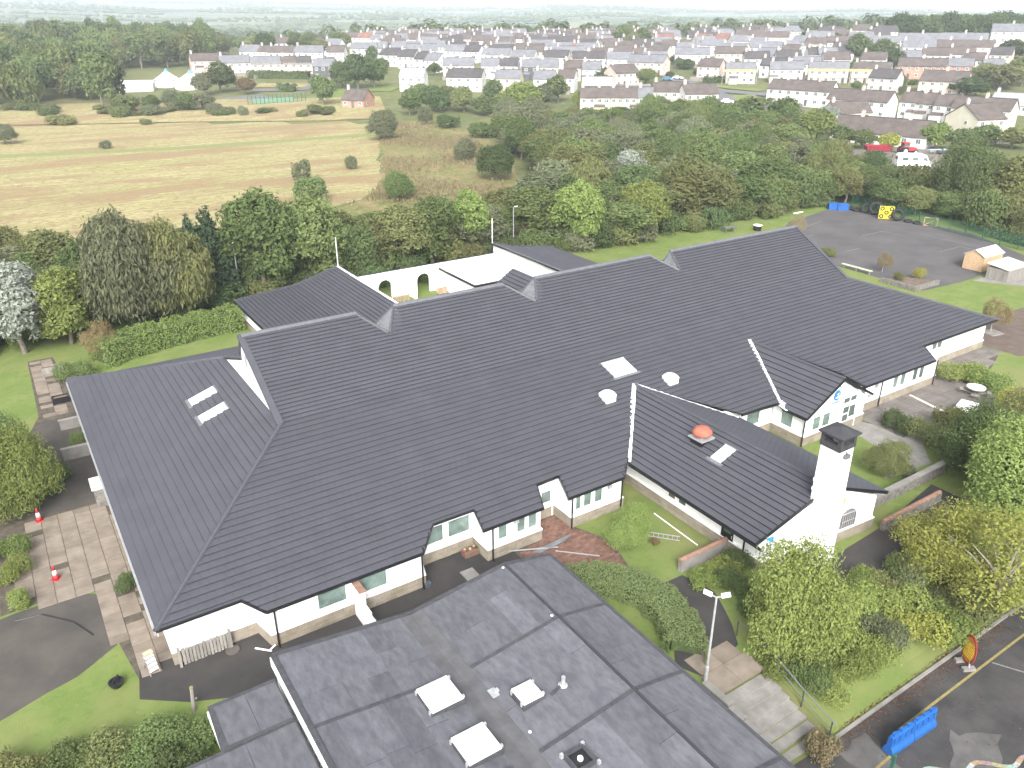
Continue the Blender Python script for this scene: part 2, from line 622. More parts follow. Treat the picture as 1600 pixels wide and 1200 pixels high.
sheet('brown_path', [(75.6, 30.6), (78.5, 29.6), (95, 34.5), (95, 37.0), (84, 37.8), (79, 40.2), (76.2, 43), (75.6, 36)], mat('brown_tarmac', (0.096, 0.072, 0.06), rough=.92, c2=(0.13, 0.101, 0.086), scale=1.2, detail=8, bump=.2), 2)
sheet('playground', rough_edge([(86.5, 46.6), (93.5, 46.0), (111, 46.8), (117.6, 58), (118.0, 79.5), (113.5, 79.6), (101, 77.2), (96.6, 74.4), (88.0, 73.0), (87.2, 62)], .06, 1.2, 11), mat('playground_asphalt', (0.074, 0.07, 0.072), rough=.92, c2=(0.104, 0.099, 0.099), scale=.2, detail=9, bump=.25, bscale=60), 2)
sheet('slab_base', [(95.0, 45.6), (99, 39.5), (106, 40), (107, 46)], M_conc, 2.6)
LOW = -1.2
sheet('lower_yard', [(20.5, 13.7), (26.0, 13.5), (33, 13.45), (39.2, 13.8), (45, 14.0), (45, -5), (20.5, -5)], mat('lower_asphalt', (0.037, 0.036, 0.037), rough=.8, c2=(0.064, 0.062, 0.061), scale=.6, detail=9, bump=.25, bscale=60), 1, LOW)
# paler asphalt patches and painted lines on the lower yard
sheet('pale_patch', rough_edge([(25.6, 12.9), (27.6, 12.9), (27.2, 10.4), (25.4, 9.6)], .18, .4, 12), mat('pale_asphalt', (0.072, 0.07, 0.068), rough=.7, c2=(0.108, 0.104, 0.103), scale=1.5, detail=8), 2, LOW)
sheet('pale_patch', rough_edge([(28.2, 9.4), (30.8, 10.9), (32.4, 9.4), (30.2, 8.3)], .2, .4, 13), MATS['pale_asphalt'], 2, LOW)
YL = mat('worn_yellow_line', (0.198, 0.162, 0.066), rough=.85, c2=(0.252, 0.21, 0.084), scale=5, detail=6)
WL = mat('worn_white_line', (0.151, 0.151, 0.147), rough=.85, c2=(0.231, 0.231, 0.227), scale=5, detail=6)
sheet('yellow_line', [(29.0, 12.15), (44, 12.2), (44, 12.32), (29.0, 12.27)], YL, 3, LOW)
sheet('yellow_line', [(25.9, 11.45), (27.6, 11.52), (27.6, 11.64), (25.9, 11.57)], YL, 3, LOW)
sheet('white_line', [(36.6, 12.1), (36.7, 12.1), (39.5, 7.0), (39.4, 7.0)], WL, 3, LOW)
# the painted snake: short bands of worn colour along a winding line
pts = []
for i in range(34):
    t = i / 33
    pts.append((27.6 + 5.6 * t, 10.35 - 2.7 * t + .22 * math.sin(t * 17), .10 * math.sin(min(1, t * 5 + .3) * 1.57)))
SN = [mat('paint_' + n, c, rough=.8, var=.25, scale=6) for n, c in (('mint', (.22, .32, .27)), ('white', (.32, .32, .31)), ('orange', (.28, .20, .12)), ('rose', (.25, .18, .18)), ('lemon', (.28, .26, .15)))]
for i in range(33):
    a, b = pts[i], pts[i + 1]
    dx, dy = b[0] - a[0], b[1] - a[1]
    l = math.hypot(dx, dy)
    nx_, ny_ = -dy / l, dx / l
    sheet('painted_snake_band', [(a[0] + nx_ * a[2], a[1] + ny_ * a[2]), (a[0] - nx_ * a[2], a[1] - ny_ * a[2]), (b[0] - nx_ * b[2], b[1] - ny_ * b[2]), (b[0] + nx_ * b[2], b[1] + ny_ * b[2])], SN[(i // 2) % 5 if i > 4 else 0], 3, LOW)
# worn court lines on the far playground
for k, (a, b) in enumerate([((92, 70), (97.5, 70)), ((103, 66), (108, 66)), ((108, 66), (108, 63)), ((94, 62), (97, 62)), ((111, 62), (111, 52)), ((104, 55), (109, 55)), ((109, 55), (109, 51)), ((101, 74), (106, 75)), ((90.5, 67), (90.5, 71))]):
    d = Vector((b[0] - a[0], b[1] - a[1])).normalized() * .05
    sheet('court_line', [(a[0] - d.y, a[1] + d.x), (a[0] + d.y, a[1] - d.x), (b[0] + d.y, b[1] - d.x), (b[0] - d.y, b[1] + d.x)], WL, 3)
# kerb along the lower yard
kb = tag(MB().box(26.2, 44, 13.42, 13.56, LOW - .1, LOW + .12).build('kerb', M_conc), kind='structure')
# sunken grass strip and cut grass between yard and shrubs follow the bank
gb = MB()
for (x0, x1, y0, y1) in ((20.45, 22.5, 13.6, 18.2), (26.2, 33.6, 13.57, 18.5), (33.6, 45, 13.57, 18.28)):
    n = 6
    for i in range(n):
        a, b = y0 + (y1 - y0) * i / n, y0 + (y1 - y0) * (i + 1) / n
        gb.poly([(x0, a, terr(x0 + .01, a) + .02), (x1, a, terr(x1, a) + .02), (x1, b, terr(x1, b) + .02), (x0, b, terr(x0 + .01, b) + .02)])
tag(gb.build('grass_bank', M_lawn), kind='structure')

# ---- paving laid slab by slab
rs = random.Random(4)


def slab_mesh(w, d, name='paving_slab', m=None, h=.03):
    b = .012
    return MB().add([(0, 0, 0), (w, 0, 0), (w, d, 0), (0, d, 0), (b, b, h), (w - b, b, h), (w - b, d - b, h), (b, d - b, h)],
                    [(4, 5, 6, 7), (0, 1, 5, 4), (1, 2, 6, 5), (2, 3, 7, 6), (3, 0, 4, 7)]).data(name, m or M_slab)


def inside(x, y, poly):
    c = False
    for i in range(len(poly)):
        (x1, y1), (x2, y2) = poly[i - 1][:2], poly[i][:2]
        if (y1 > y) != (y2 > y) and x < (x2 - x1) * (y - y1) / (y2 - y1) + x1:
            c = not c
    return c


def pave(parent, poly, w, d, m=None, name='paving_slab', skip=0.0, x0=None, stag=0.0, z=.004, gap=.02, limit=300):
    me = slab_mesh(w - gap, d - gap, name, m)
    xs_ = [p[0] for p in poly]
    ys_ = [p[1] for p in poly]
    j = 0
    y = min(ys_)
    n = 0
    while y < max(ys_):
        x = min(xs_) - (stag * w if j % 2 else 0)
        while x < max(xs_):
            if inside(x + w / 2, y + d / 2, poly) and rs.random() >= skip and n < limit:
                o = obj(name, me, parent, (x, y, z + rs.uniform(-.006, .004)))
                o.rotation_euler = (rs.uniform(-.006, .006), rs.uniform(-.006, .006), rs.uniform(-.008, .008))
                n += 1
            x += w
        y += d
        j += 1


leftpath = bpy.data.objects['left_path']
pave(leftpath, [(-3.6, 41.5), (.3, 40.8), (.45, 35.8), (.85, 32.9), (2.5, 33.7), (2.5, 51.8), (1.2, 50.2), (-3.0, 50.6)], .9, .62, skip=.05)
pave(leftpath, [(-.3, 65.6), (1.9, 65.6), (1.5, 78.6), (-.2, 78.6)], .9, .62, skip=.1)
terr_bed = bpy.data.objects['terrace_bed']
pave(terr_bed, [(52.4, 31.5), (52.4, 27.5), (58, 25.4), (63.7, 26.0), (66.4, 29.1), (75.3, 32.3), (75.3, 33.5), (64.1, 33.5), (63.6, 31.6)], .92, .92, m=mat('patio_slab', (0.121, 0.11, 0.101), rough=.9, c2=(0.171, 0.155, 0.142), scale=.9, detail=7, rnd=.12, bump=.15), skip=.02, gap=.025)
brick_area = sheet('brick_path', [(22.7, 33.3), (25.0, 33.3), (25.2, 31.6), (26.2, 29.2), (25.3, 26.3), (23.0, 27.3), (20.8, 27.7), (20.8, 31.4), (22.7, 31.5)], M_joint, 3.5)
pave(brick_area, [(22.7, 33.2), (24.9, 33.2), (25.1, 31.6), (26.0, 29.2), (25.2, 26.4), (23.1, 27.3), (21.0, 27.8), (21.0, 31.3), (22.7, 31.4)], .42, .21, m=M_brickp, name='paving_brick', stag=.5, z=.012, gap=.02)


# ------------------------------------------------------------ roof courses
def spans(poly, b):
    xs_ = []
    n = len(poly)
    for i in range(n):
        (a1, b1), (a2, b2) = poly[i - 1], poly[i]
        if (b1 <= b) != (b2 <= b):
            xs_.append(a1 + (a2 - a1) * (b - b1) / (b2 - b1))
    xs_.sort()
    return [(xs_[i], xs_[i + 1]) for i in range(0, len(xs_) - 1, 2)]


def roof_face(parent, poly, fmap, z0, slope, step, m=None, lift=.08, name='tile_course', b0=0.0, joint=.42, proud=(.003, .007), gap=.008):
    """lay the courses of one roof slope; poly in (along eave, up slope in plan), each course a strip with a proud lower edge"""
    m = m or M_tile
    rn = random.Random(int(abs(poly[0][0] * 100)) + len(poly))
    top = max(p[1] for p in poly)
    nb = int(math.ceil((top - b0) / step - 1e-6))
    deck = MB()
    for i in range(nb):
        lo, hi = b0 + i * step, min(b0 + (i + 1) * step, top)
        cuts = sorted({lo, hi} | {p[1] for p in poly if lo + 1e-4 < p[1] < hi - 1e-4})
        strips = []                      # [mesh, upper interval, level]
        for c0, c1 in zip(cuts[:-1], cuts[1:]):
            e = (c1 - c0) * 1e-3
            s0, s1 = spans(poly, c0 + e), spans(poly, c1 - e)
            if len(s0) != len(s1):
                continue
            for (l0, r0), (l1, r1) in zip(s0, s1):
                if max(r0 - l0, r1 - l1) < .01:
                    continue
                mb = None
                for s_ in strips:
                    if abs(s_[2] - c0) < 1e-6 and min(r0, s_[1][1]) - max(l0, s_[1][0]) > .005:
                        mb = s_[0]
                        break
                if mb is None:
                    mb = MB()
                strips.append([mb, (l1, r1), c1])
                h0 = lift * (hi - c0) / step
                h1 = lift * (hi - c1) / step
                # tiles of the course: one edge of each laps its neighbour, a hair proud
                zz0, zz1 = z0 + slope * c0, z0 + slope * c1
                off = (i * .37) % 1 * joint
                g = math.floor((min(l0, l1) - off) / joint) * joint + off
                while g < max(r0, r1):
                    g2 = g + joint
                    w0, w1 = (max(l0, g), min(r0, g2 - gap)), (max(l1, g), min(r1, g2 - gap))
                    g = g2
                    if w0[1] <= w0[0] and w1[1] <= w1[0]:
                        continue
                    w0 = (w0[0], max(w0[0], w0[1]))
                    w1 = (w1[0], max(w1[0], w1[1]))
                    k = rn.uniform(*proud)
                    mb.poly([(*fmap(w0[0], c0), zz0 + h0 + k), (*fmap(w0[1], c0), zz0 + h0), (*fmap(w1[1], c1), zz1 + h1), (*fmap(w1[0], c1), zz1 + h1 + k)])
                    if c0 == lo:
                        e0 = c0 + .065
                        mb.poly([(*fmap(w0[0], c0), zz0 + h0 + k - .018), (*fmap(w0[1], c0), zz0 + h0 - .018), (*fmap(w0[1], c0), zz0 + h0), (*fmap(w0[0], c0), zz0 + h0 + k)])
                        mb.poly([(*fmap(w0[0], e0), zz0 - .03), (*fmap(w0[1], e0), zz0 - .03), (*fmap(w0[1], e0), zz0 + h0), (*fmap(w0[0], e0), zz0 + h0)])
                deck.poly([(*fmap(p[0], p[1]), p[2] - .05) for p in ((l1, c1, zz1), (r1, c1, zz1), (r0, c0, zz0), (l0, c0, zz0))])
        for mb in {id(s_[0]): s_[0] for s_ in strips}.values():
            if mb.v:
                mb.build(name, m, parent)
    deck.build('roof_deck', M_black, parent)


def ridge(parent, a, b, r=.13, m=None, name='ridge_tile_run', lift=.03, seg=.45):
    """run of half-round ridge or hip tiles, slightly stepped where they lap"""
    a, b = Vector(a), Vector(b)
    L = (b - a).length
    n = max(1, int(L / seg))
    pts_, rr = [], []
    for i in range(n):
        p0, p1 = a.lerp(b, i / n), a.lerp(b, (i + .96) / n)
        pts_ += [p0 + Vector((0, 0, lift)), p1 + Vector((0, 0, lift))]
        rr += [r * 1.06, r * .97]
    return MB().tube(pts_, rr, 7).build(name, m or M_ridge, parent)


def gutter(parent, pts_, r=.06, name='gutter', m=None):
    return MB().tube(pts_, r, 6).build(name, m or M_black, parent)


def downpipe(parent, x, y, z1, z0=0.0, r=.05):
    return MB().tube([(x, y, z0), (x, y, z1)], r, 7).tube([(x, y, z0), (x, y - .12, z0 + .02)], r, 7).build('downpipe', M_black, parent)


def window(parent, c, dx, dy, w, h, z0, mull=1, glass=None, frame=None, depth=.06, sill=True, arch=False):
    """framed window in a wall; c: middle on the wall face, (dx,dy): direction along the wall, outward = (dy,-dx)"""
    ox, oy = dy, -dx
    fr = MB()
    t = .07

    def P_(s, o_, z):
        return (c[0] + dx * s + ox * o_, c[1] + dy * s + oy * o_, z)

    def bx(s0, s1, o0, o1, za, zb, M_):
        vs_ = [P_(s0, o0, za), P_(s1, o0, za), P_(s1, o1, za), P_(s0, o1, za), P_(s0, o0, zb), P_(s1, o0, zb), P_(s1, o1, zb), P_(s0, o1, zb)]
        M_.add(vs_, [(0, 1, 2, 3), (7, 6, 5, 4), (0, 4, 5, 1), (1, 5, 6, 2), (2, 6, 7, 3), (3, 7, 4, 0)])
    bx(-w / 2, w / 2, -.05, depth, z0, z0 + t, fr)
    bx(-w / 2, w / 2, -.05, depth, z0 + h - t, z0 + h, fr)
    bx(-w / 2, -w / 2 + t, -.05, depth, z0 + t, z0 + h - t, fr)
    bx(w / 2 - t, w / 2, -.05, depth, z0 + t, z0 + h - t, fr)
    for i in range(1, mull):
        s = -w / 2 + w * i / mull
        bx(s - .035, s + .035, -.05, depth - .004, z0 + t, z0 + h - t, fr)
    o = fr.build('window', frame or M_white, parent)
    for i in range(mull):
        g = MB()
        a, b = -w / 2 + w * i / mull + .04, -w / 2 + w * (i + 1) / mull - .04
        bx(a, b, .008, .02, z0 + t - .01, z0 + h - t + .01, g)
        g.build('pane', glass or M_glass, o)
    if sill:
        s_ = MB()
        bx(-w / 2 - .08, w / 2 + .08, -.02, .13, z0 - .07, z0 - .003, s_)
        s_.build('sill', M_white, o)
    return o


# ------------------------------------------------------------ the school
V0, ZE, VK, ZK, VR, ZR = 31.36, 2.35, 43.09, 5.92, 49.40, 9.49
UL, UR, UKL, UKR = 1.88, 75.3, 11.69, 65.9
TP = (ZK - ZE) / (VK - V0)
TU = (ZR - ZK) / (VR - VK)
VB = 2 * VR - V0 - 1.0                      # rear eave
school = thing('school_building', 'long white-walled school with a huge dark grey tiled roof', 'building', (38, 45, 0))
zl = lambda v: ZE + (v - V0) * TP
S_ = 12.0 / (VK - V0)

mroof = tag(MB().box(14, 60, 40, 58, 2.6, 2.7).build('main_roof', M_black, school), label='broad dark grey tiled main roof with stepped ridge')
VRL, VRR = 32.47, 33.07
# lower front slope (eave line steps in and out over the bays), in (u, v-V0)
lowpoly = [(UL, VRL), (5.75, VRL), (6.6, V0), (14.95, V0), (16.35, 32.85), (19.0, 32.85), (18.72, V0), (22.75, V0), (23.4, 33.0), (25.1, 33.05), (24.62, V0),
           (28.85, V0), (30.2, 32.6), (35.39, 38.0), (40.9, 32.75), (41.6, 32.75), (44.62, 32.6), (48.4, 39.05), (52.5, 33.2), (53.2, V0), (62.6, V0), (63.5, VRR), (UR, VRR), (UKR, VK), (UKL, VK)]
roof_face(mroof, [(u, v - V0) for u, v in lowpoly], lambda a, b: (a, V0 + b), ZE, TP, 11.73 / 28)
# upper front slope with the three notches cut in its ridge
up = [(UKL, VK), (UKR, VK), (UKR - .1, VR), (49.0, VR), (48.4, 47.38), (46.65, VR), (34.5, VR), (33.3, 47.4), (31.6, VR), (22.3, VR), (20.95, 47.45), (19.46, VR), (UKL, VR)]
roof_face(mroof, [(u, v - VK) for u, v in up], lambda a, b: (a, VK + b), ZK, TU, (VR - VK) / 23)
# rear: a short upright drop behind the ridge, then one shallow slope to the rear eave
VC, ZC, VEB, VKB = 50.45, 7.57, 66.3, 55.4
ZEB = ZC - (VEB - VC) * (ZC - ZK) / (VKB - VC)
TR = (ZC - ZEB) / (VEB - VC)
roof_face(mroof, [(-UR, 0), (-29.8, 0), (-29.8, VEB - VC), (-UKR, VEB - VC), (-UKR, VEB - VKB)], lambda a, b: (-a, VEB - b), ZEB, TR, .42)
roof_face(mroof, [(-18.3, 0), (-UL, 0), (-UKL, VEB - VKB), (-UKL, VEB - VC), (-18.3, VEB - VC)], lambda a, b: (-a, VEB - b), ZEB, TR, .42)
MB().box(UKL + .3, UKR - .3, VC - .3, VC - .05, 2.3, ZC + .35).build('clerestory_wall', M_render, school)
bk_ = MB()
for a_, b_ in ((UKL, 19.3), (22.4, 31.5), (34.6, 46.5), (49.1, UKR - .1)):
    bk_.poly([(a_, VR + .02, ZR - .02), (b_, VR + .02, ZR - .02), (b_, VC, ZC + .2), (a_, VC, ZC + .2)])
bk_.build('ridge_back', M_lead, mroof)
# end slopes
roof_face(mroof, [(-VEB, 0), (-VRL, 0), (-VK, UKL - UL), (-VKB, UKL - UL)], lambda a, b: (UL + b, -a), zl(VRL) - .12, (ZK - zl(VRL) + .12) / (UKL - UL), .42, proud=(.02, .032), gap=.022, joint=.5)
roof_face(mroof, [(VRR, 0), (VEB, 0), (VKB, UR - UKR), (VK, UR - UKR)], lambda a, b: (UR - b, a), zl(VRR), (ZK - zl(VRR)) / (UR - UKR), .42)
ridge(mroof, (UL, VRL, zl(VRL) - .05), (UKL, VK, ZK), r=.15, m=M_tile)
ridge(mroof, (UL, VEB, ZEB), (UKL, VKB, ZK), r=.14, m=M_tile)
ridge(mroof, (UR, VRR, zl(VRR)), (UKR, VK, ZK), r=.14, m=M_tile)
for a, b in ((UKL - .1, 19.5), (22.3, 31.6), (34.5, 46.65), (49.0, UKR - .05)):
    ridge(mroof, (a, VR, ZR), (b, VR, ZR), r=.16, m=mat('ridge_tile_pale', (.115, .118, .132), rough=.5, var=.12, scale=3))
for (u0, u1, u2) in ((19.46, 20.95, 22.3), (31.6, 33.32, 34.5), (46.65, 48.38, 49.0)):
    zn = ZK + (47.42 - VK) * TU
    ridge(mroof, (u0, VR, ZR - .02), (u1, 47.42, zn), r=.10, name='hip_tile_run')
    # the face falling away behind the notch, and the lead-clad gablet above it
    MB().poly([(u0, VR, ZR - .03), (u1, 47.42, zn - .03), (u1 + .3, VR + 1.2, zn - 1.6), (u0, VR + 1.2, ZR - 1.9)]).build('notch_slope', M_tile, mroof)
    bx_, by_, bz_ = u1 + .02, 49.75, zn - .1
    MB().add([(u1 + .05, 47.42, zn - .03), (u2, VR, ZR + .03), (bx_, by_, bz_), (u2 + .15, 47.5, zn - .05), (u2 + .2, VR, ZR + .02), (u2 + .2, by_ + .4, bz_ - .3)],
             [(0, 1, 2), (3, 5, 4), (0, 3, 4, 1), (1, 4, 5, 2)]).build('gablet', M_lead, mroof)
    ridge(mroof, (u1 + .1, 47.4, zn + .02), (u2 + .05, VR, ZR + .02), r=.085, m=M_ridge, name='gablet_flashing')
    ridge(mroof, (u2 + .02, VR, ZR + .02), (bx_ - .02, by_, bz_), r=.06, m=M_ridge, name='gablet_flashing')
# left Dutch gable: white triangle with an oval vent between roof steps
gm = MB()
xg = UKL - .04
prf = [(VK + .35, ZK + .02), (VR + .1, ZR - .25), (VC - .1, ZR - .6), (VC - .1, ZC - .1), (VKB - .2, ZK - .1)]
gm.add([(xg, v, z) for v, z in prf] + [(xg + .25, v, z) for v, z in prf], [(0, 1, 2, 3, 4), (9, 8, 7, 6, 5)] + [(k, k + 5, (k + 1) % 5 + 5, (k + 1) % 5) for k in range(5)])
gab = tag(gm.build('gable_wall', M_render, school), label='white triangular gable with a small oval vent')
vt = MB()
for k in range(14):
    pass
vt.add([(xg - .03, VR - .05 + .3 * math.cos(2 * math.pi * k / 14), 7.75 + .45 * math.sin(2 * math.pi * k / 14)) for k in range(14)] + [(xg + .05, VR - .05 + .3 * math.cos(2 * math.pi * k / 14), 7.75 + .45 * math.sin(2 * math.pi * k / 14)) for k in range(14)],
       [tuple(range(13, -1, -1))] + [(k, (k + 1) % 14, 14 + (k + 1) % 14, 14 + k) for k in range(14)]).build('vent', mat('grey_louvre', (.3, .3, .31)), gab)
for va, vb, za, zb in ((VK - .15, VR + .2, ZK, ZR), (VC + .05, VR + .25, ZC + .3, ZR)):
    MB().bar((UKL - .12, va, za + .02), (UKL - .12, vb, zb + .05), .42 if va < VR else .12, .16).build('verge_tile_run', M_tile, mroof)
ridge(mroof, (UKL - .05, VKB, ZK + .02), (UKL - .05, VC, ZC + .02), r=.1)
# right end: verge of the upper gable
MB().bar((UKR + .02, VK - .1, ZK + .05), (UKR - .08, VR, ZR + .05), .3, .16).build('verge_tile_run', M_tile, mroof)
MB().add([(UKR - .15, VK + .3, ZK), (UKR - .15, VR, ZR - .15), (UKR - .15, VC, ZC), (UKR - .15, VKB - .3, ZK)], [(0, 3, 2, 1)]).build('gable_wall', M_render, school)

# eaves: gutters and fascia follow the stepped line
eave = [(u, v) for u, v in lowpoly[:12]]
front_parts = [lowpoly[0:13], lowpoly[14:17], lowpoly[18:23]]
for seq in front_parts:
    g = MB()
    for (a, b) in zip(seq[:-1], seq[1:]):
        g.bar((a[0], a[1] - .03, zl(a[1]) - .03), (b[0], b[1] - .03, zl(b[1]) - .03), .11, .10)
        g.bar((a[0], a[1] + .07, zl(a[1]) - .11), (b[0], b[1] + .07, zl(b[1]) - .11), .05, .17)
    g.build('gutter', M_black, school)
MB().bar((UL - .05, VRL - .1, zl(VRL) - .13), (UL - .05, VEB, ZEB - .03), .10, .10).build('gutter', M_galv, school)
MB().bar((UL + .06, VRL, zl(VRL) - .25), (UL + .06, VEB, ZEB - .15), .03, .2).build('fascia_board', M_white, school)
sof = MB()
for seq in front_parts:
    for (a, b) in zip(seq[:-1], seq[1:]):
        sof.poly([(a[0], a[1] + .05, zl(a[1]) - .19), (b[0], b[1] + .05, zl(b[1]) - .19), (b[0], b[1] + 1.0, zl(b[1]) - .10), (a[0], a[1] + 1.0, zl(a[1]) - .10)])
sof.build('soffit', M_white, school)

# walls: white render above a projecting stone plinth
PH = .72
segs = [((2.45, 66.0), (2.45, 33.0)), ((2.45, 33.0), (6.45, 33.0)), ((6.45, 33.0), (6.75, 31.62)), ((6.75, 31.62), (15.05, 31.62)), ((15.05, 31.62), (15.6, 33.3)), ((15.6, 33.3), (19.15, 33.3)),
        ((19.15, 33.3), (19.15, 31.62)), ((19.15, 31.62), (22.75, 31.62)), ((22.75, 31.62), (22.75, 33.35)), ((22.75, 33.35), (25.05, 33.35)), ((25.05, 33.35), (25.05, 31.62)),
        ((25.05, 31.62), (29.0, 31.62)), ((29.0, 31.62), (29.0, 34.2)), ((29.0, 34.2), (31.3, 34.2)),
        ((40.1, 33.5), (45.2, 33.5)), ((52.1, 31.62), (63.4, 31.62)), ((63.4, 31.62), (63.4, 33.75)), ((63.4, 33.75), (74.9, 33.75)), ((74.9, 33.75), (74.9, 65.5)), ((74.9, 65.5), (2.45, 66.0))]


def wall_run(parent, segs_, top=lambda x, y: min(zl(y), 3.1) - .12, t=.28, plinth=True, ph=PH, white=None):
    w, p = MB(), MB()
    for i_, (a, b) in enumerate(segs_):
        e_ = .002 * (i_ % 3)
        d = Vector((b[0] - a[0], b[1] - a[1]))
        L = d.length
        d /= L
        n = Vector((d.y, -d.x))                         # outward (right of travel)
        za, zb = top(*a), top(*b)

        def block(M_, s0, s1, o0, o1, z0, z1a, z1b):
            q = [(a[0] + d.x * s + n.x * o, a[1] + d.y * s + n.y * o) for s, o in ((s0, o0), (s1, o0), (s1, o1), (s0, o1))]
            M_.add([(*q[0], z0), (*q[1], z0), (*q[2], z0), (*q[3], z0), (*q[0], z1a), (*q[1], z1b), (*q[2], z1b), (*q[3], z1a)],
                   [(0, 1, 2, 3), (7, 6, 5, 4), (0, 4, 5, 1), (1, 5, 6, 2), (2, 6, 7, 3), (3, 7, 4, 0)])
        block(w, .004, L - .004, -t, 0, 0, za - e_, zb - e_)
        if plinth:
            block(w, -.09 - e_, L + .09 + e_, 0.001, .11 + e_, ph + .004 - e_, ph + .05 + e_, ph + .05 + e_)
            block(p, -.07 - e_, L + .07 + e_, 0.002, .09 + e_, -.1 - e_, ph - e_, ph - e_)
    o = w.build('wall', white or M_render, parent)
    if plinth:
        p.build('plinth', M_plinth, parent)
    return o


rear = lambda x, y: 2.2 if y > 40 else min(zl(y), 3.1) - .12
wall_run(school, segs, top=rear)
# plinth blocks laid course by course where they can be told apart
pb = {}


def plinth_blocks(parent, a, b, ph=PH, rows=3, w=.46):
    d = Vector((b[0] - a[0], b[1] - a[1]))
    L = d.length
    d /= L
    n = Vector((d.y, -d.x))
    ang = math.atan2(d.y, d.x)
    h = ph / rows
    if (w, h) not in pb:
        pb[(w, h)] = MB().add([(0, -.09, .008), (w - .012, -.09, .008), (w - .012, -.09, h - .008), (0, -.09, h - .008), (.014, -.112, .02), (w - .026, -.112, .02), (w - .026, -.112, h - .02), (.014, -.112, h - .02)],
                              [(4, 5, 6, 7), (0, 1, 5, 4), (1, 2, 6, 5), (2, 3, 7, 6), (3, 0, 4, 7)]).data('plinth_block', M_plinth)
    inv = wm(parent).inverted()
    for r_ in range(rows):
        s = .02 + (w / 2 if r_ % 2 else 0)
        while s + w < L + .02:
            p_ = inv @ Vector((a[0] + d.x * s + n.x * rs.uniform(-.006, .006), a[1] + d.y * s + n.y * rs.uniform(-.006, .006), r_ * h))
            obj('plinth_block', pb[(w, h)], parent, p_, ang)
            s += w


plin = bpy.data.objects['plinth']
for k in (1, 3, 5, 6, 7, 11):
    plinth_blocks(plin, *segs[k], w=.6 if k == 3 else .5)
for a_, b_ in ((52.6, 63.2),):
    plinth_blocks(plin, (a_, 31.62), (b_, 31.62), w=.9, rows=2)

# windows and doors of the front
for (x, w, h, mu, g) in ((9.9, 1.6, 1.05, 1, M_glassg), (12.1, 1.7, 1.1, 1, M_glassg)):
    window(school, (x, 31.62), 1, 0, w, h, 1.05, mu, g)
window(school, (16.6, 33.3), 1, 0, 1.25, 1.2, 1.15, 1, M_glassg)
window(school, (18.2, 33.3), 1, 0, 1.5, 1.2, 1.15, 1, M_glassg)
for x in (20.1, 21.35, 22.15):
    window(school, (x, 31.62), 1, 0, .68, 1.0, 1.1, 1, M_glassg)
window(school, (25.5, 31.62), 1, 0, .5, 1.0, 1.1, 1, M_glassg)
for x in (26.2, 27.05):
    window(school, (x, 31.62), 1, 0, .7, 1.0, 1.1, 1, M_glassg)
for x in (53.3, 57.6, 58.6, 60.3, 61.2):
    window(school, (x, 31.62), 1, 0, .75, 1.15, 1.0, 1, M_glassg if x < 58.7 else M_glass)
window(school, (66.9, 33.75), 1, 0, 1.6, .9, 1.6, 2)
window(school, (43.0, 33.5), 1, 0, 1.5, 1.25, 1.0, 1, M_glassg)


def door(parent, c, dx, dy, w, h, m, panes=(), z0=0.0):
    ox, oy = dy, -dx
    d = MB()

    def bx(M_, s0, s1, o0, o1, za, zb):
        q = [(c[0] + dx * s + ox * o, c[1] + dy * s + oy * o) for s, o in ((s0, o0), (s1, o0), (s1, o1), (s0, o1))]
        M_.add([(*p_, za) for p_ in q] + [(*p_, zb) for p_ in q], [(0, 1, 2, 3), (7, 6, 5, 4), (0, 4, 5, 1), (1, 5, 6, 2), (2, 6, 7, 3), (3, 7, 4, 0)])
    bx(d, -w / 2, w / 2, .01, .07, z0 + .02, z0 + h)
    o = d.build('door', m, parent)
    f = MB()
    bx(f, -w / 2 - .08, -w / 2 - .002, .0, .10, z0, z0 + h + .08)
    bx(f, w / 2 + .002, w / 2 + .08, .0, .10, z0, z0 + h + .08)
    bx(f, -w / 2, w / 2, .0, .10, z0 + h + .002, z0 + h + .08)
    f.build('door_frame', M_white if m is not M_black else M_black, o)
    for (s0, s1, za, zb) in panes:
        g = MB()
        bx(g, s0, s1, .055, .085, z0 + za, z0 + zb)
        g.build('pane', M_glass, o)
    hd = MB()
    bx(hd, w / 2 - .14, w / 2 - .10, .07, .12, z0 + .95, z0 + 1.15)
    hd.build('handle', M_galv, o)
    return o


door(school, (23.9, 33.35), 1, 0, 1.75, 2.05, M_white, [(-.75, -.1, 1.15, 1.9), (.1, .75, 1.15, 1.9)])
for x, y, z1 in ((6.95, 31.42, zl(V0)), (14.9, 31.42, zl(V0)), (19.35, 31.42, zl(V0)), (24.95, 31.42, zl(V0)), (28.8, 31.42, zl(V0)), (55.5, 31.42, zl(V0)), (63.1, 31.42, zl(V0))):
    downpipe(school, x, y, z1 - .08)
for x, y, z in ((21.0, 31.56, 2.0), (27.9, 31.56, 1.95), (54.2, 31.56, 1.3), (55.0, 31.56, 1.9)):
    MB().box(x - .14, x + .14, y - .1, y + .02, z - .12, z + .12).build('wall_lamp', mat('grey_plastic', (.3, .31, .32), rough=.5), school)
# buttress wall with brick coping that splits the near windows
bt = MB().box(11.0, 11.28, 29.9, 31.5, 0, 1.15).box(10.9, 11.4, 29.75, 30.2, 0, .7).build('buttress', M_render, school)
MB().box(11.0, 11.28, 30.6, 31.5, 1.154, 1.98).build('pier', M_render, bt)
MB().box(10.96, 11.32, 30.55, 31.52, 1.984, 2.07).build('coping', M_cop, bt)

# ---- rooflights and vents on the main roof


def on_low(u, v):
    return (u, v, zl(v))


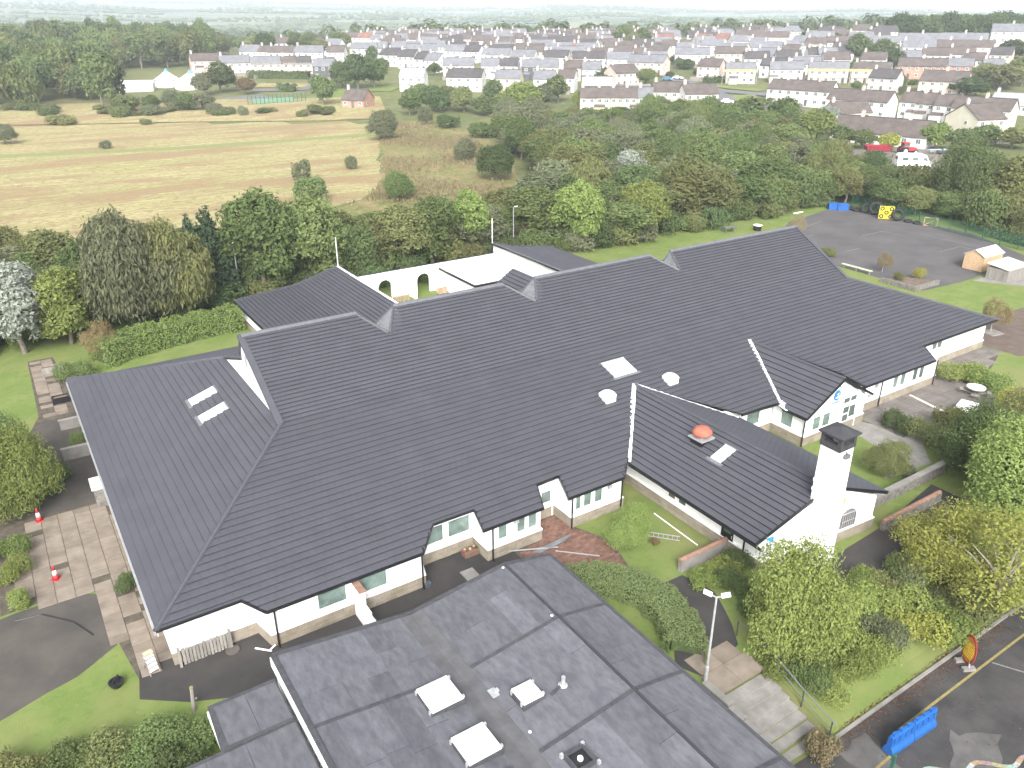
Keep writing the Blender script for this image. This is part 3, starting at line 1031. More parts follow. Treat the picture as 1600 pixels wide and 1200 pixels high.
def rooflight(parent, c, du, dv, w, h, zf, label=None, bars=0, name='rooflight'):
    """framed rooflight lying in a slope; c plan centre; (du,dv) plan direction up the slope; zf(u,v) roof height"""
    ax, ay = dv, -du

    def Q(s, t, o):
        x, y = c[0] + ax * s + du * t, c[1] + ay * s + dv * t
        return (x, y, zf(x, y) + o)

    def bx(M_, s0, s1, t0, t1, o0, o1):
        q = [(s0, t0), (s1, t0), (s1, t1), (s0, t1)]
        M_.add([Q(*k, o0) for k in q] + [Q(*k, o1) for k in q], [(3, 2, 1, 0), (4, 5, 6, 7), (0, 1, 5, 4), (1, 2, 6, 5), (2, 3, 7, 6), (3, 0, 4, 7)])
    f = MB()
    t = .07
    bx(f, -w / 2, w / 2, -h / 2, -h / 2 + t, .0, .13)
    bx(f, -w / 2, w / 2, h / 2 - t, h / 2, .0, .13)
    bx(f, -w / 2, -w / 2 + t, -h / 2 + t, h / 2 - t, .0, .13)
    bx(f, w / 2 - t, w / 2, -h / 2 + t, h / 2 - t, .0, .13)
    for k in range(1, bars + 1):
        s = -w / 2 + w * k / (bars + 1)
        bx(f, s - .02, s + .02, -h / 2 + t, h / 2 - t, .02, .12)
    o = f.build(name, mat('rooflight_frame', (.55, .56, .58), rough=.4, var=.08), parent)
    g = MB()
    bx(g, -w / 2 + t, w / 2 - t, -h / 2 + t, h / 2 - t, .02, .10)
    g.build('pane', M_rooflight, o)
    a = MB()
    bx(a, -w / 2 - .22, w / 2 + .22, -h / 2 - .2, -h / 2 - .003, .045, .075)
    a.build('flashing', M_lead, o)
    a = MB()
    bx(a, -w / 2 - .12, w / 2 + .12, h / 2 + .003, h / 2 + .12, .045, .09)
    a.build('flashing', M_lead, o)
    if label:
        tag(o, label)
    return o


zle = lambda x, y: zl(VRL) - .12 + (x - UL) * (ZK - zl(VRL) + .12) / (UKL - UL)
sx_, sy_ = W(319, 634, 4.35)
rooflight(mroof, (sx_, sy_), 1, 0, 1.0, 1.7, zle)
sx_, sy_ = W(335, 660, 4.35)
rooflight(mroof, (sx_, sy_), 1, 0, 1.0, 1.7, zle)
rooflight(mroof, (35.55, 39.95), 0, 1, 2.05, 1.6, lambda x, y: zl(y), bars=2)
for (x, y) in ((32.55, 37.6), (38.3, 37.45)):
    z = zl(y)
    v_ = MB().box(x - .42, x + .42, y - .42, y + .42, z - .3, z + .28).build('roof_vent', M_white, mroof)
    MB().lathe((x, y, z + .283), [(.62, 0), (.62, .1), (.44, .2), (.40, .26), (.0, .3)], 8).build('cowl', M_white, v_)

# ---- chimney wing
W1L, W1R, W1U, W1Z, W1V = 30.2, 40.85, 35.42, 4.42, 21.8
vv = lambda u: 22.2 - (u - 30.2) * .075             # the end gable stands slightly askew
wing = thing('chimney_wing', 'white gabled wing with tall white chimney and dark tiled roof', 'building', (35.4, 27, 0))
wr = MB().box(31.5, 39.3, 24, 31, 2.3, 2.4).build('wing_roof', M_black, wing)
ws = (W1Z - 2.38) / (W1U - W1L)
roof_face(wr, [(-32.6, 0), (-vv(W1L), 0), (-vv(W1U), W1U - W1L), (-38.07, W1U - W1L)], lambda a, b: (W1L + b, -a), 2.38, ws, .40)
ws2 = (W1Z - 2.42) / (W1R - W1U)
roof_face(wr, [(vv(W1R), 0), (33.0, 0), (38.07, W1R - W1U), (vv(W1U), W1R - W1U)], lambda a, b: (W1R - b, a), 2.42, ws2, .40)
ridge(wr, (W1U, W1V + .1, W1Z), (W1U, 38.0, W1Z), r=.13, m=M_tile)


def valley(parent, a, b, w=.2, m=None):
    a, b = Vector(a), Vector(b)
    n = 22
    mb = MB()
    rn = random.Random(3)
    for i in range(n):
        p, q = a.lerp(b, i / n), a.lerp(b, (i + .97) / n)
        up_ = Vector((0, 0, .085 + rn.uniform(0, .02)))
        mb.bar(p + up_, q + up_, w * rn.uniform(.85, 1.1), .03)
    return mb.build('valley_flashing', m or M_whiteflash, parent)


valley(wr, (W1L + .0, 32.5, 2.42), (W1U - .05, 38.05, 4.42), .3)
valley(wr, (W1U + .05, 38.05, 4.42), (W1R - .1, 32.9, 2.42), .12)
wall_run(wing, [((31.25, 34.1), (31.25, vv(31.25) + .2)), ((31.25, vv(31.25) + .2), (40.2, vv(40.2) + .2)), ((40.2, vv(40.2) + .2), (40.2, 33.4))], top=lambda x, y: 2.32)
gw = MB().add([(u_, vv(u_) + d_, z_) for d_ in (.197, .45) for u_, z_ in ((31.25, 2.3), (40.2, 2.3), (W1U, W1Z - .12))],
              [(0, 1, 2), (5, 4, 3), (0, 2, 5, 3), (1, 4, 5, 2)]).build('gable_wall', M_render, wing)
for a, b, za, zb in ((W1L, W1U, 2.38, W1Z), (W1R, W1U, 2.42, W1Z)):
    MB().bar((a, vv(a) - .02, za - .02), (b, vv(b) - .02, zb - .02), .06, .2).build('bargeboard', M_black, wing)
MB().bar((W1L - .05, W1V, 2.33), (W1L - .05, 32.4, 2.33), .12, .1).bar((W1L + .06, W1V, 2.22), (W1L + .06, 32.4, 2.22), .04, .16).build('gutter', M_black, wing)
MB().bar((W1R + .05, W1V, 2.37), (W1R + .05, 33, 2.37), .12, .1).build('gutter', M_black, wing)
MB().poly([(W1L + .05, W1V + .1, 2.2), (W1L + .05, 33, 2.2), (31.3, 33, 2.2), (31.3, W1V + .1, 2.2)]).build('soffit', M_white, wing)
MB().poly([(40.1, W1V + .1, 2.24), (40.1, 33, 2.24), (W1R, 33, 2.24), (W1R, W1V + .1, 2.24)]).build('soffit', M_white, wing)
plinth_blocks(bpy.data.objects['plinth.001'], (31.25, 33.6), (31.25, 22), w=.6)
door(wing, (31.25, 24.9), 0, -1, .95, 2.0, mat('dark_door', (.012, .013, .017), rough=.35), [(-.28, .28, 1.2, 1.85)])
for v in (28.6, 29.5):
    window(wing, (31.25, v), 0, -1, .72, 1.15, 1.0, 1, M_glass if v < 29 else mat('brown_blind', (.16, .10, .08), rough=.5))
window(wing, (31.25, 26.6), 0, -1, .7, .35, 1.7, 1)
window(wing, (40.2, 30.2), 0, 1, 1.2, 1.1, 1.0, 1, M_glassg)
downpipe(wing, 31.1, 23.6, 2.3)
# chimney stack with dark hood
ch = tag(MB().add([(34.2, 20.86, -.2), (35.52, 20.86, -.2), (35.52, 22.1, -.2), (34.2, 22.1, -.2), (34.25, 20.9, 7.4), (35.47, 20.9, 7.4), (35.47, 22.05, 7.4), (34.25, 22.05, 7.4)],
                  [(0, 1, 5, 4), (1, 2, 6, 5), (2, 3, 7, 6), (3, 0, 4, 7), (4, 5, 6, 7)]).build('chimney', M_render, wing), label='tall plain white chimney stack')
dk = mat('chimney_hood', (.045, .045, .05), rough=.7, var=.15)
hd = MB().box(34.19, 35.53, 20.84, 22.11, 7.404, 7.7)
for (x0, x1, y0, y1) in ((34.2, 34.42, 20.85, 21.07), (35.3, 35.52, 20.85, 21.07), (34.2, 34.42, 21.88, 22.1), (35.3, 35.52, 21.88, 22.1)):
    hd.box(x0, x1, y0, y1, 7.7, 8.12)
hd.box(34.205, 35.515, 20.855, 22.095, 8.05, 8.2)
hd.add([(34.03, 20.68, 8.2), (35.62, 20.68, 8.2), (35.62, 22.22, 8.2), (34.03, 22.22, 8.2), (34.03, 20.68, 8.29), (35.62, 20.68, 8.29), (35.62, 22.22, 8.29), (34.03, 22.22, 8.29), (34.83, 21.45, 8.55)],
       [(3, 2, 1, 0), (0, 1, 5, 4), (1, 2, 6, 5), (2, 3, 7, 6), (3, 0, 4, 7), (4, 5, 8), (5, 6, 8), (6, 7, 8), (7, 4, 8)])
hd.build('chimney_hood', dk, ch)
MB().lathe((34.86, 21.48, 7.69), [(.28, 0), (.25, .3)], 10).build('flue', mat('flue_grey', (.25, .25, .25)), ch)
MB().box(34.62, 34.98, 20.68, 20.88, 6.95, 7.15).bar((34.8, 20.75, 7.15), (34.8, 20.87, 7.28), .06, .06).build('floodlight', mat('lamp_grey', (.12, .12, .13)), ch)
for z in (4.95, 5.5):
    MB().bar((33.75, 21.7, z), (34.26, 21.7, z), .07, .07).lathe((33.8, 21.7, z - .06), [(.13, 0), (.13, .12)], 10).build('flue_terminal', M_white, ch)
# arched window with grille, alarm box, vent plate, blue corner panel
aw = MB()
AU = 37.9
yw = lambda u: vv(u) + .2
pts = [(AU - .62, .85), (AU + .62, .85)] + [(AU + .62 * math.cos(math.pi * k / 8), 1.55 + .55 * math.sin(math.pi * k / 8)) for k in range(9)]
aw.add([(x, yw(x) - .05, z) for x, z in pts] + [(x, yw(x) + .01, z) for x, z in pts], [tuple(range(len(pts)))] + [(k, k + len(pts), (k + 1) % len(pts) + len(pts), (k + 1) % len(pts)) for k in range(len(pts))])
aw = aw.build('arched_window', mat('dull_glass', (.16, .155, .15), rough=.3, var=.2), wing)
gr = MB()
for k in range(7):
    x = AU - .54 + .18 * k
    gr.bar((x, yw(x) - .11, .85), (x, yw(x) - .11, 1.55 + .5 * math.sqrt(max(0, 1 - ((x - AU) / .62) ** 2))), .025, .025)
gr.bar((AU - .65, yw(AU - .65) - .13, 1.9), (AU + .8, yw(AU + .8) - .13, 1.9), .05, .05).bar((AU - .6, yw(AU - .6) - .12, 1.35), (AU + .6, yw(AU + .6) - .12, 1.35), .03, .03)
gr.build('grille', M_galv, aw)
MB().box(36.95, 37.2, yw(37) - .13, yw(37) + .02, 2.75, 3.05).build('alarm_box', mat('amber_plastic', (.62, .36, .05)), wing)
MB().box(39.35, 39.75, yw(39.5) - .05, yw(39.5) + .03, 1.85, 2.15).build('vent_plate', mat('vent_grey', (.4, .4, .4)), wing)
MB().box(31.27, 31.75, yw(31.5) - .07, yw(31.5) + .03, 1.75, 2.28).build('blue_panel', mat('blue_sign', (.04, .30, .55), rough=.5), wing)
# terracotta dome vent and rooflight on the wing
wz = lambda x, y: 2.38 + (x - W1L) * ws
tv = MB().box(33.62, 34.58, 29.72, 30.68, 3.2, 4.12).build('vent_upstand', M_black, wr)
MB().box(33.5, 34.7, 29.6, 30.8, 4.124, 4.2).box(33.8, 34.4, 29.9, 30.5, 4.2, 4.45).build('vent_tray', M_galv, tv)
MB().lathe((34.1, 30.2, 4.36), [(.56, .0), (.66, .1), (.63, .26), (.48, .42), (.25, .52), (.02, .55)], 16).build('vent_dome', M_terra, tv, smooth_=True)
rooflight(wr, (33.95, 28.25), 1, 0, .8, 1.25, wz)

# ---- entrance wing with its gable
E_L, E_R, E_U, E_Z, E_V = 44.7, 52.3, 48.42, 4.62, 30.2
ent = thing('entrance_wing', 'small white gabled entrance wing with blue emblem over glazed doors', 'building', (48.4, 33, 0))
er = MB().box(46, 51, 32, 35, 2.3, 2.4).build('wing_roof', M_black, ent)
es = (E_Z - 2.4) / (E_U - E_L)
roof_face(er, [(-32.5, 0), (-E_V, 0), (-E_V, E_U - E_L), (-39.0, E_U - E_L)], lambda a, b: (E_L + b, -a), 2.4, es, .40)
roof_face(er, [(E_V, 0), (33.1, 0), (39.0, E_R - E_U), (E_V, E_R - E_U)], lambda a, b: (E_R - b, a), 2.4, (E_Z - 2.4) / (E_R - E_U), .40)
ridge(er, (E_U, E_V, E_Z), (E_U, 38.9, E_Z), r=.11, m=M_tile)
valley(er, (E_L, 32.4, 2.42), (E_U - .05, 39.05, 4.66), .3)
MB().poly([(E_L - .1, 31.9, 2.38), (E_L + .6, 31.9, 2.5), (E_L + .45, 32.8, 2.75), (E_L - .2, 32.7, 2.65)]).build('lead_apron', M_whiteflash, er)
wall_run(ent, [((45.1, 33.4), (45.1, 30.55)), ((45.1, 30.55), (52.0, 30.55)), ((52.0, 30.55), (52.0, 31.6))], top=lambda x, y: 2.32)
MB().add([(45.1, 30.55, 2.3), (52.0, 30.55, 2.3), (E_U, 30.55, E_Z - .1), (45.1, 30.8, 2.3), (52.0, 30.8, 2.3), (E_U, 30.8, E_Z - .1)],
         [(0, 1, 2), (5, 4, 3), (0, 2, 5, 3), (1, 4, 5, 2)]).build('gable_wall', M_render, ent)
for a, b in ((E_L, E_U), (E_R + .05, E_U)):
    MB().bar((a, E_V - .02, 2.38), (b, E_V - .02, E_Z - .02), .06, .18).build('bargeboard', M_black, ent)
MB().bar((E_L - .05, E_V, 2.34), (E_L - .05, 32.3, 2.34), .12, .1).build('gutter', M_black, ent)
downpipe(ent, 44.98, 30.5, 2.3)
window(ent, (45.1, 32.1), 0, -1, 1.1, 1.3, .95, 1, M_glassg)
for x in (46.35, 47.45):
    window(ent, (x, 30.55), 1, 0, .95, 1.15, .95, 1, M_glassg)
door(ent, (50.05, 30.55), 1, 0, 1.7, 2.05, M_white, [(-.7, -.05, .25, 1.3), (-.7, -.05, 1.45, 1.95), (.05, .7, 1.0, 1.9)])
window(ent, (50.05, 30.55), 1, 0, 1.7, .55, 2.2, 2, sill=False)
plinth_blocks(bpy.data.objects['plinth.002'], (45.1, 30.55), (49, 30.55), w=.6)
plinth_blocks(bpy.data.objects['plinth.002'], (45.1, 33.3), (45.1, 30.6), w=.6)
MB().lathe((48.6, 30.5, 1.9), [(.18, -.02), (.18, .02)], 12).build('round_plaque', mat('plaque_grey', (.28, .3, .3)), ent)
MB().box(46.0, 46.2, 30.45, 30.54, .55, .75).build('wall_box', mat('grey_plastic', (.3, .31, .32)), ent)
# letter C under the ridge and the blue emblem with its lettering strip
cm = MB()
for k in range(12):
    t0, t1 = rad(45 + 270 * k / 12), rad(45 + 270 * (k + 1) / 12)
    pts = [(E_U + .02 + r_ * math.cos(t), 4.02 + r_ * 1.15 * math.sin(t)) for r_, t in ((.17, t0), (.17, t1), (.10, t1), (.10, t0))]
    cm.add([(x, 30.50, z) for x, z in pts] + [(x, 30.545, z) for x, z in pts], [(0, 1, 2, 3), (0, 4, 5, 1), (2, 6, 7, 3)])
cm.build('letter_c', mat('letter_dark', (.05, .05, .06)), ent)
mblue = mat('emblem_blue', (.03, .17, .55), rough=.5)
em = MB()
pts = [(E_U - .1 + .36 * math.cos(2 * math.pi * k / 20), 3.22 + .42 * math.sin(2 * math.pi * k / 20)) for k in range(20)]
em.add([(x, 30.50, z) for x, z in pts] + [(x, 30.545, z) for x, z in pts], [tuple(range(20))] + [(k, k + 20, (k + 1) % 20 + 20, (k + 1) % 20) for k in range(20)])
em = em.build('emblem', mblue, ent)
MB().add([(E_U - .35, 30.492, 3.05), (E_U - .1, 30.492, 2.98), (E_U + .18, 30.492, 3.1), (E_U + .1, 30.492, 3.2), (E_U - .15, 30.492, 3.12)], [(0, 1, 2, 3, 4)]).add([(E_U - .2, 30.492, 3.3), (E_U + .0, 30.492, 3.25), (E_U + .1, 30.492, 3.42)], [(0, 1, 2)]).build('emblem_motif', M_white, em)
lt = MB()
for k in range(6):
    x = E_U - .52 + .14 * k
    lt.box(x, x + .03, 30.5, 30.545, 2.58, 2.74).box(x + .03, x + .09, 30.5, 30.545, 2.58 + .06 * (k % 3), 2.61 + .06 * (k % 3))
lt.build('emblem_lettering', mblue, em)

# ---- rear wings round the courtyard
wl = thing('rear_left_wing', 'dark tiled monopitch wing behind the left end of the school', 'building', (24, 73, 0))
lr = MB().box(20, 28, 69, 77, 2.0, 2.1).build('wing_roof', M_black, wl)
for (u0, z0, u1, z1) in ((18.4, 2.2, 25.0, 2.8), (25.0, 2.8, 29.6, 4.0)):
    roof_face(lr, [(-79.2, 0), (-51.0, 0), (-51.0, u1 - u0), (-79.2, u1 - u0)], lambda a, b, u0=u0: (u0 + b, -a), z0, (z1 - z0) / (u1 - u0), .42 if u0 < 20 else .40)
MB().bar((18.4, 79.2, 2.22), (25.0, 79.2, 2.82), .3, .14).bar((25, 79.2, 2.82), (29.6, 79.2, 4.05), .3, .14).build('verge_tile_run', M_tile, wl)
valley(wl, (29.6, 58, 3.98), (29.6, 79.2, 3.98), .28)
wall_run(wl, [((18.9, 79.0), (18.9, 66.0))], top=lambda x, y: 2.1)
wall_run(wl, [((29.35, 66), (29.35, 79.0)), ((29.35, 79.0), (25.0, 79.0)), ((25.0, 79.0), (18.9, 79.0))], top=lambda x, y: 3.75 if x > 29 else 2.5 if x > 20 else 2.0, plinth=False)
MB().bar((18.35, 79.2, 2.15), (18.35, 66.2, 2.15), .12, .1).build('gutter', M_black, wl)

wrr = thing('rear_right_wing', 'white walled monopitch wing with dark roof behind the courtyard', 'building', (51, 72, 0))
rr_ = MB().box(49, 53, 66, 76, 2.0, 2.1).build('wing_roof', M_black, wrr)
for (u0, z0, u1, z1) in ((52.6, 2.95, 48.6, 3.95), (57.4, 2.3, 52.6, 2.95)):
    roof_face(rr_, [(64.5, 0), (78.6, 0), (78.6, u0 - u1), (64.5, u0 - u1)], lambda a, b, u0=u0: (u0 - b, a), z0, (z1 - z0) / (u0 - u1), .40)
MB().bar((48.6, 78.6, 3.98), (52.6, 78.6, 3.0), .3, .14).bar((52.6, 78.6, 3.0), (57.4, 78.6, 2.34), .3, .14).build('verge_tile_run', M_tile, wrr)
MB().bar((48.55, 64.5, 3.98), (48.55, 78.6, 3.98), .16, .16).build('coping', M_black, wrr)
wall_run(wrr, [((48.8, 78.4), (48.8, 64.5))], top=lambda x, y: 3.9, plinth=False)
wall_run(wrr, [((57.1, 64.5), (57.1, 78.4)), ((57.1, 78.4), (48.8, 78.4))], top=lambda x, y: 2.2, plinth=False)
cy = thing('courtyard_wall', 'white courtyard wall with arched openings and ragged pale coping', 'wall', (39, 77.4, 0))
wm_ = MB()
ops = [(33.3, 34.9), (38.0, 39.6)]
xs_ = [29.7, 33.3, 34.9, 38.0, 39.6, 48.5]
for k in (0, 2, 4):
    wm_.box(xs_[k], xs_[k + 1], 77.2, 77.5, 0, 2.95)
for (a, b) in ops:
    n = 10
    c, r_ = (a + b) / 2, (b - a) / 2
    for k in range(n):
        t0, t1 = math.pi * k / n, math.pi * (k + 1) / n
        q0, q1 = (c + r_ * math.cos(t0), 1.45 + r_ * math.sin(t0)), (c + r_ * math.cos(t1), 1.45 + r_ * math.sin(t1))
        wm_.add([(q0[0], 77.2, q0[1]), (q1[0], 77.2, q1[1]), (q1[0], 77.2, 2.95), (q0[0], 77.2, 2.95), (q0[0], 77.5, q0[1]), (q1[0], 77.5, q1[1]), (q1[0], 77.5, 2.95), (q0[0], 77.5, 2.95)],
                [(3, 2, 1, 0), (4, 5, 6, 7), (0, 1, 5, 4), (2, 3, 7, 6)])
wm_.build('wall', M_render, cy)
valley(cy, (29.7, 77.3, 2.93), (48.4, 77.3, 2.93), .42)
MB().bar((29.7, 77.55, 3.05), (48.4, 77.55, 3.05), .16, .1).build('coping', M_black, cy)
for x in (32.2, 37.0, 41.0):
    MB().box(x - .15, x + .15, 75.6, 77.19, 0, 2.9).build('pier', M_render, cy)
sheet('courtyard_ground', [(29.7, 66.6), (48.5, 66.6), (48.5, 77.1), (29.7, 77.1)], M_lawn, 3)
sheet('courtyard_path', [(29.7, 66.6), (40.5, 66.6), (39.0, 74), (33, 75), (29.7, 75)], mat('gravel_grey', (.2, .2, .21), c2=(.3, .3, .31), scale=4, detail=8), 4)
fl = thing('flat_store', 'pale flat-roofed store in the corner of the courtyard', 'shed', (43.3, 73, 0))
MB().box(40.8, 46.4, 69.2, 76.9, 0, 2.45).build('wall', M_render, fl)
MB().box(40.65, 46.5, 69.05, 76.95, 2.454, 2.6).build('roof', mat('cream_felt', (.66, .62, .54), c2=(.76, .73, .66), scale=.9, detail=6), fl)
for b_ in ((40.62, 40.70, 69.0, 77.0), (40.7, 46.5, 69.0, 69.08)):
    MB().box(*b_, 2.44, 2.68).build('edge_trim', M_black, fl)
sm = thing('courtyard_porch', 'little dark tiled gable roof peeping above the main ridge', 'porch', (45.5, 67.5, 0))
smr = MB().box(43.4, 47.4, 65, 68, 2.3, 2.4).build('porch_roof', M_black, sm)
roof_face(smr, [(-69, 0), (-63.5, 0), (-63.5, 2.2), (-69, 2.2)], lambda a, b: (43.2 + b, -a), 2.4, .62, .4)
roof_face(smr, [(63.5, 0), (69, 0), (69, 2.2), (63.5, 2.2)], lambda a, b: (47.6 - b, a), 2.4, .62, .4)
MB().box(43.5, 47.3, 63.6, 68.7, 0, 2.4).add([(43.5, 68.7, 2.4), (47.3, 68.7, 2.4), (45.4, 68.7, 3.6)], [(0, 1, 2)]).build('wall', M_render, sm)
fence_m = mat('brown_timber', (.26, .19, .13), c2=(.36, .28, .2), scale=4)
cf = thing('picket_fence', 'low brown picket fence inside the courtyard arch', 'fence', (34.5, 75.2, 0))
for k in range(18):
    x = 32.4 + k * .2
    MB().box(x, x + .1, 75.1, 75.15, .05, 1.05).build('picket', fence_m, cf)
MB().box(32.3, 36.0, 75.152, 75.2, .3, .4).box(32.3, 36.0, 75.152, 75.2, .75, .85).build('rail', fence_m, cf)
bn = thing('garden_bench', 'brown wooden bench standing in the courtyard corner', 'bench', (40.0, 74.8, 0))
MB().box(39.3, 40.6, 74.6, 75.1, .42, .48).build('seat', fence_m, bn)
MB().box(39.3, 40.6, 75.12, 75.18, .5, .95).build('backrest', fence_m, bn)
for x in (39.35, 40.5):
    MB().box(x, x + .07, 74.65, 75.1, 0, .418).build('leg', fence_m, bn)


# ------------------------------------------------------------ flat-roofed block in the foreground
FV = 27.35
PROF = [(5.7, 3.3), (12.2, 2.5), (17.5, 3.12), (20.3, 2.58)]


def zf(u):
    for (a, za), (b, zb) in zip(PROF[:-1], PROF[1:]):
        if u <= b + 1e-6:
            return za + (zb - za) * (u - a) / (b - a)
    return PROF[-1][1]


flat = thing('flat_roofed_block', 'grey felt-roofed block with shallow valley and white rooflight domes', 'building', (13, 18, 0))
wb = MB()
for (a, za), (b, zb) in zip(PROF[:-1], PROF[1:]):
    wb.add([(a, 3, 0), (b, 3, 0), (b, FV - .15, 0), (a, FV - .15, 0), (a, 3, za - .2), (b, 3, zb - .2), (b, FV - .15, zb - .2), (a, FV - .15, za - .2)],
           [(3, 2, 6, 7), (4, 5, 6, 7), (0, 1, 5, 4)])
wb.add([(5.72, 3, 0), (5.72, FV - .15, 0), (5.72, FV - .15, 3.1), (5.72, 3, 3.1)], [(3, 2, 1, 0)])
wb.add([(20.28, 3, -1.3), (20.28, FV - .15, -1.3), (20.28, FV - .15, 2.4), (20.28, 3, 2.4)], [(0, 1, 2, 3)])
wb.build('wall', M_render, flat)
deck = MB()
for (a, za), (b, zb) in zip(PROF[:-1], PROF[1:]):
    deck.poly([(a, 3, za - .03), (b, 3, zb - .03), (b, FV, zb - .03), (a, FV, za - .03)])
deck = deck.build('roof_deck', M_feltd, flat)
# felt sheets, each a strip with its own lap, tone and slight unevenness
rf = random.Random(21)
SEAM = [FV, 22.75, 17.55, 12.3, 7.2, 3.0]
cuts = []
for (a, b, n) in ((5.7, 11.6, 6), (12.75, 17.5, 5), (17.5, 20.3, 3)):
    for k in range(n):
        cuts.append((a + (b - a) * k / n, a + (b - a) * (k + 1) / n))
for j in range(5):
    v1, v0 = SEAM[j], SEAM[j + 1]
    for (a, b) in cuts:
        sub = [v0, v1] if rf.random() < .45 else [v0, v0 + (v1 - v0) * rf.uniform(.3, .7), v1]
        for c0, c1 in zip(sub[:-1], sub[1:]):
            o0 = rf.uniform(0, .008)
            o1 = o0 + rf.uniform(.004, .012)
            MB().add([(a + .008, c0 + .01, zf(a + .01) + o0), (b + .01, c0 + .01, zf(b) + o1), (b + .01, c1 - .01, zf(b) + o1), (a + .008, c1 - .01, zf(a + .01) + o0),
                      (a + .008, c0 + .01, zf(a + .01) - .03), (b + .01, c0 + .01, zf(b) - .03), (b + .01, c1 - .01, zf(b) - .03), (a + .008, c1 - .01, zf(a + .01) - .03)],
                     [(0, 1, 2, 3), (0, 4, 5, 1), (1, 5, 6, 2), (2, 6, 7, 3), (3, 7, 4, 0)]).build('felt_sheet', M_felt, deck)
# valley gutter lining, welted seams across the falls, ridge roll, edge trims
mval = mat('valley_felt', (.074, .074, .080), c2=(.105, .104, .108), scale=1.2, detail=7)
MB().add([(11.6, 3, zf(11.6) + .012), (12.2, 3, 2.515), (12.2, FV, 2.515), (11.6, FV, zf(11.6) + .012), (12.75, 3, zf(12.75) + .012), (12.75, FV, zf(12.75) + .012)], [(0, 1, 2, 3), (1, 4, 5, 2)]).build('valley_lining', mval, flat)
for v in SEAM[1:5]:
    sm_ = MB()
    for (a, b) in ((5.9, 11.5), (12.8, 17.45), (17.6, 20.2)):
        sm_.bar((a, v, zf(a) + .02), (b, v, zf(b) + .02), .16, .05)
    sm_.build('welted_seam', M_feltd, flat)
MB().bar((17.5, 3, 3.15), (17.5, FV, 3.15), .12, .06).build('ridge_roll', mat('ridge_felt_black', (.04, .04, .045), rough=.6), flat)
ed = MB()
for (a, za), (b, zb) in zip(PROF[:-1], PROF[1:]):
    ed.bar((a, FV, za - .02), (b, FV, zb - .02), .2, .16)
ed.bar((5.72, 3, 3.28), (5.72, FV, 3.28), .2, .14).bar((20.3, 3, 2.56), (20.3, FV, 2.56), .16, .14)
ed.build('edge_trim', M_feltd, flat)
MB().box(5.58, 5.66, 3, FV + .05, 2.72, 3.2).build('fascia_board', M_white, flat)


def dome(px, py, z, w, name='rooflight_dome'):
    x, y = W(px, py, z + .3)
    zz = zf(x)
    k = MB().box(x - w / 2 - .06, x + w / 2 + .06, y - w / 2 - .06, y + w / 2 + .06, zz - .15, zz + .2).build('rooflight_kerb', M_feltd, flat)
    h = w / 2
    MB().add([(x - h, y - h, zz + .204), (x + h, y - h, zz + .204), (x + h, y + h, zz + .204), (x - h, y + h, zz + .204), (x - h, y - h, zz + .30), (x + h, y - h, zz + .30), (x + h, y + h, zz + .30), (x - h, y + h, zz + .30),
              (x - h * .8, y - h * .8, zz + .36), (x + h * .8, y - h * .8, zz + .36), (x + h * .8, y + h * .8, zz + .36), (x - h * .8, y + h * .8, zz + .36)],
             [(0, 1, 5, 4), (1, 2, 6, 5), (2, 3, 7, 6), (3, 0, 4, 7), (4, 5, 9, 8), (5, 6, 10, 9), (6, 7, 11, 10), (7, 4, 8, 11), (8, 9, 10, 11)]).build('rooflight_dome', mat('dome_white', (.86, .85, .80), rough=.3, var=.04, scale=1), k)
    br = MB()
    for sx in (-1, 1):
        for sy in (-1, 1):
            br.box(x + sx * (h + .06) - .04, x + sx * (h + .06) + .04, y + sy * (h - .1) - .05, y + sy * (h - .1) + .05, zz + .1, zz + .3)
    br.build('bracket', M_galv, k)


dome(687, 1085, 2.6, 1.42)
dome(744, 1162, 2.6, 1.42)
dome(824, 1080, 2.7, .95)
x, y = W(907, 1177, 3.1)
z = zf(x)
k_ = MB()
for q in ((-.45, -.35, -.45, .45), (.35, .45, -.45, .45), (-.35, .35, -.45, -.35), (-.35, .35, .35, .45)):
    k_.box(x + q[0], x + q[1], y + q[2], y + q[3], z - .1, z + .2)
k_ = k_.build('hatch_frame', M_feltd, flat)
MB().box(x - .34, x + .34, y - .34, y + .34, z - .02, z + .12).build('hatch_lid', M_black, k_)
MB().lathe((x, y, z + .122), [(.12, 0), (.11, .08), (.02, .1)], 12).build('hatch_vent', M_white, k_)
for sx in (-.5, .5):
    for sy in (-.5, .5):
        MB().box(x + sx - .06, x + sx + .06, y + sy - .06, y + sy + .06, z, z + .22).build('clamp', M_galv, k_)
x, y = W(880, 1068, 2.95)
MB().tube([(x, y, zf(x) - .05), (x, y, zf(x) + .45)], .09, 10).lathe((x, y, zf(x)), [(.22, .01), (.12, .06)], 12).build('vent_pipe', M_galv, flat)
MB().bar((x - .7, y - .1, zf(x - .7) + .04), (x - .1, y, zf(x - .1) + .04), .14, .03).build('pipe_flashing', M_feltd, flat)
x, y = W(775, 1083, 2.5)
MB().box(x - .45, x + .45, y - .4, y + .4, 2.47, 2.55).build('drain_surround', M_feltd, flat)
MB().box(x - .28, x + .28, y - .25, y + .25, 2.553, 2.6).box(x - .1, x + .12, y - .08, y + .1, 2.6, 2.68).build('outlet_grate', M_galv, flat)
for px, py in ((828, 1138), (786, 895), (862, 970)):
    x, y = W(px, py, 2.8)
    MB().lathe((x, y, zf(min(max(x, 5.8), 20.2)) + .015), [(.07, 0), (.06, .03)], 8).build('fixing_cap', M_white, flat)
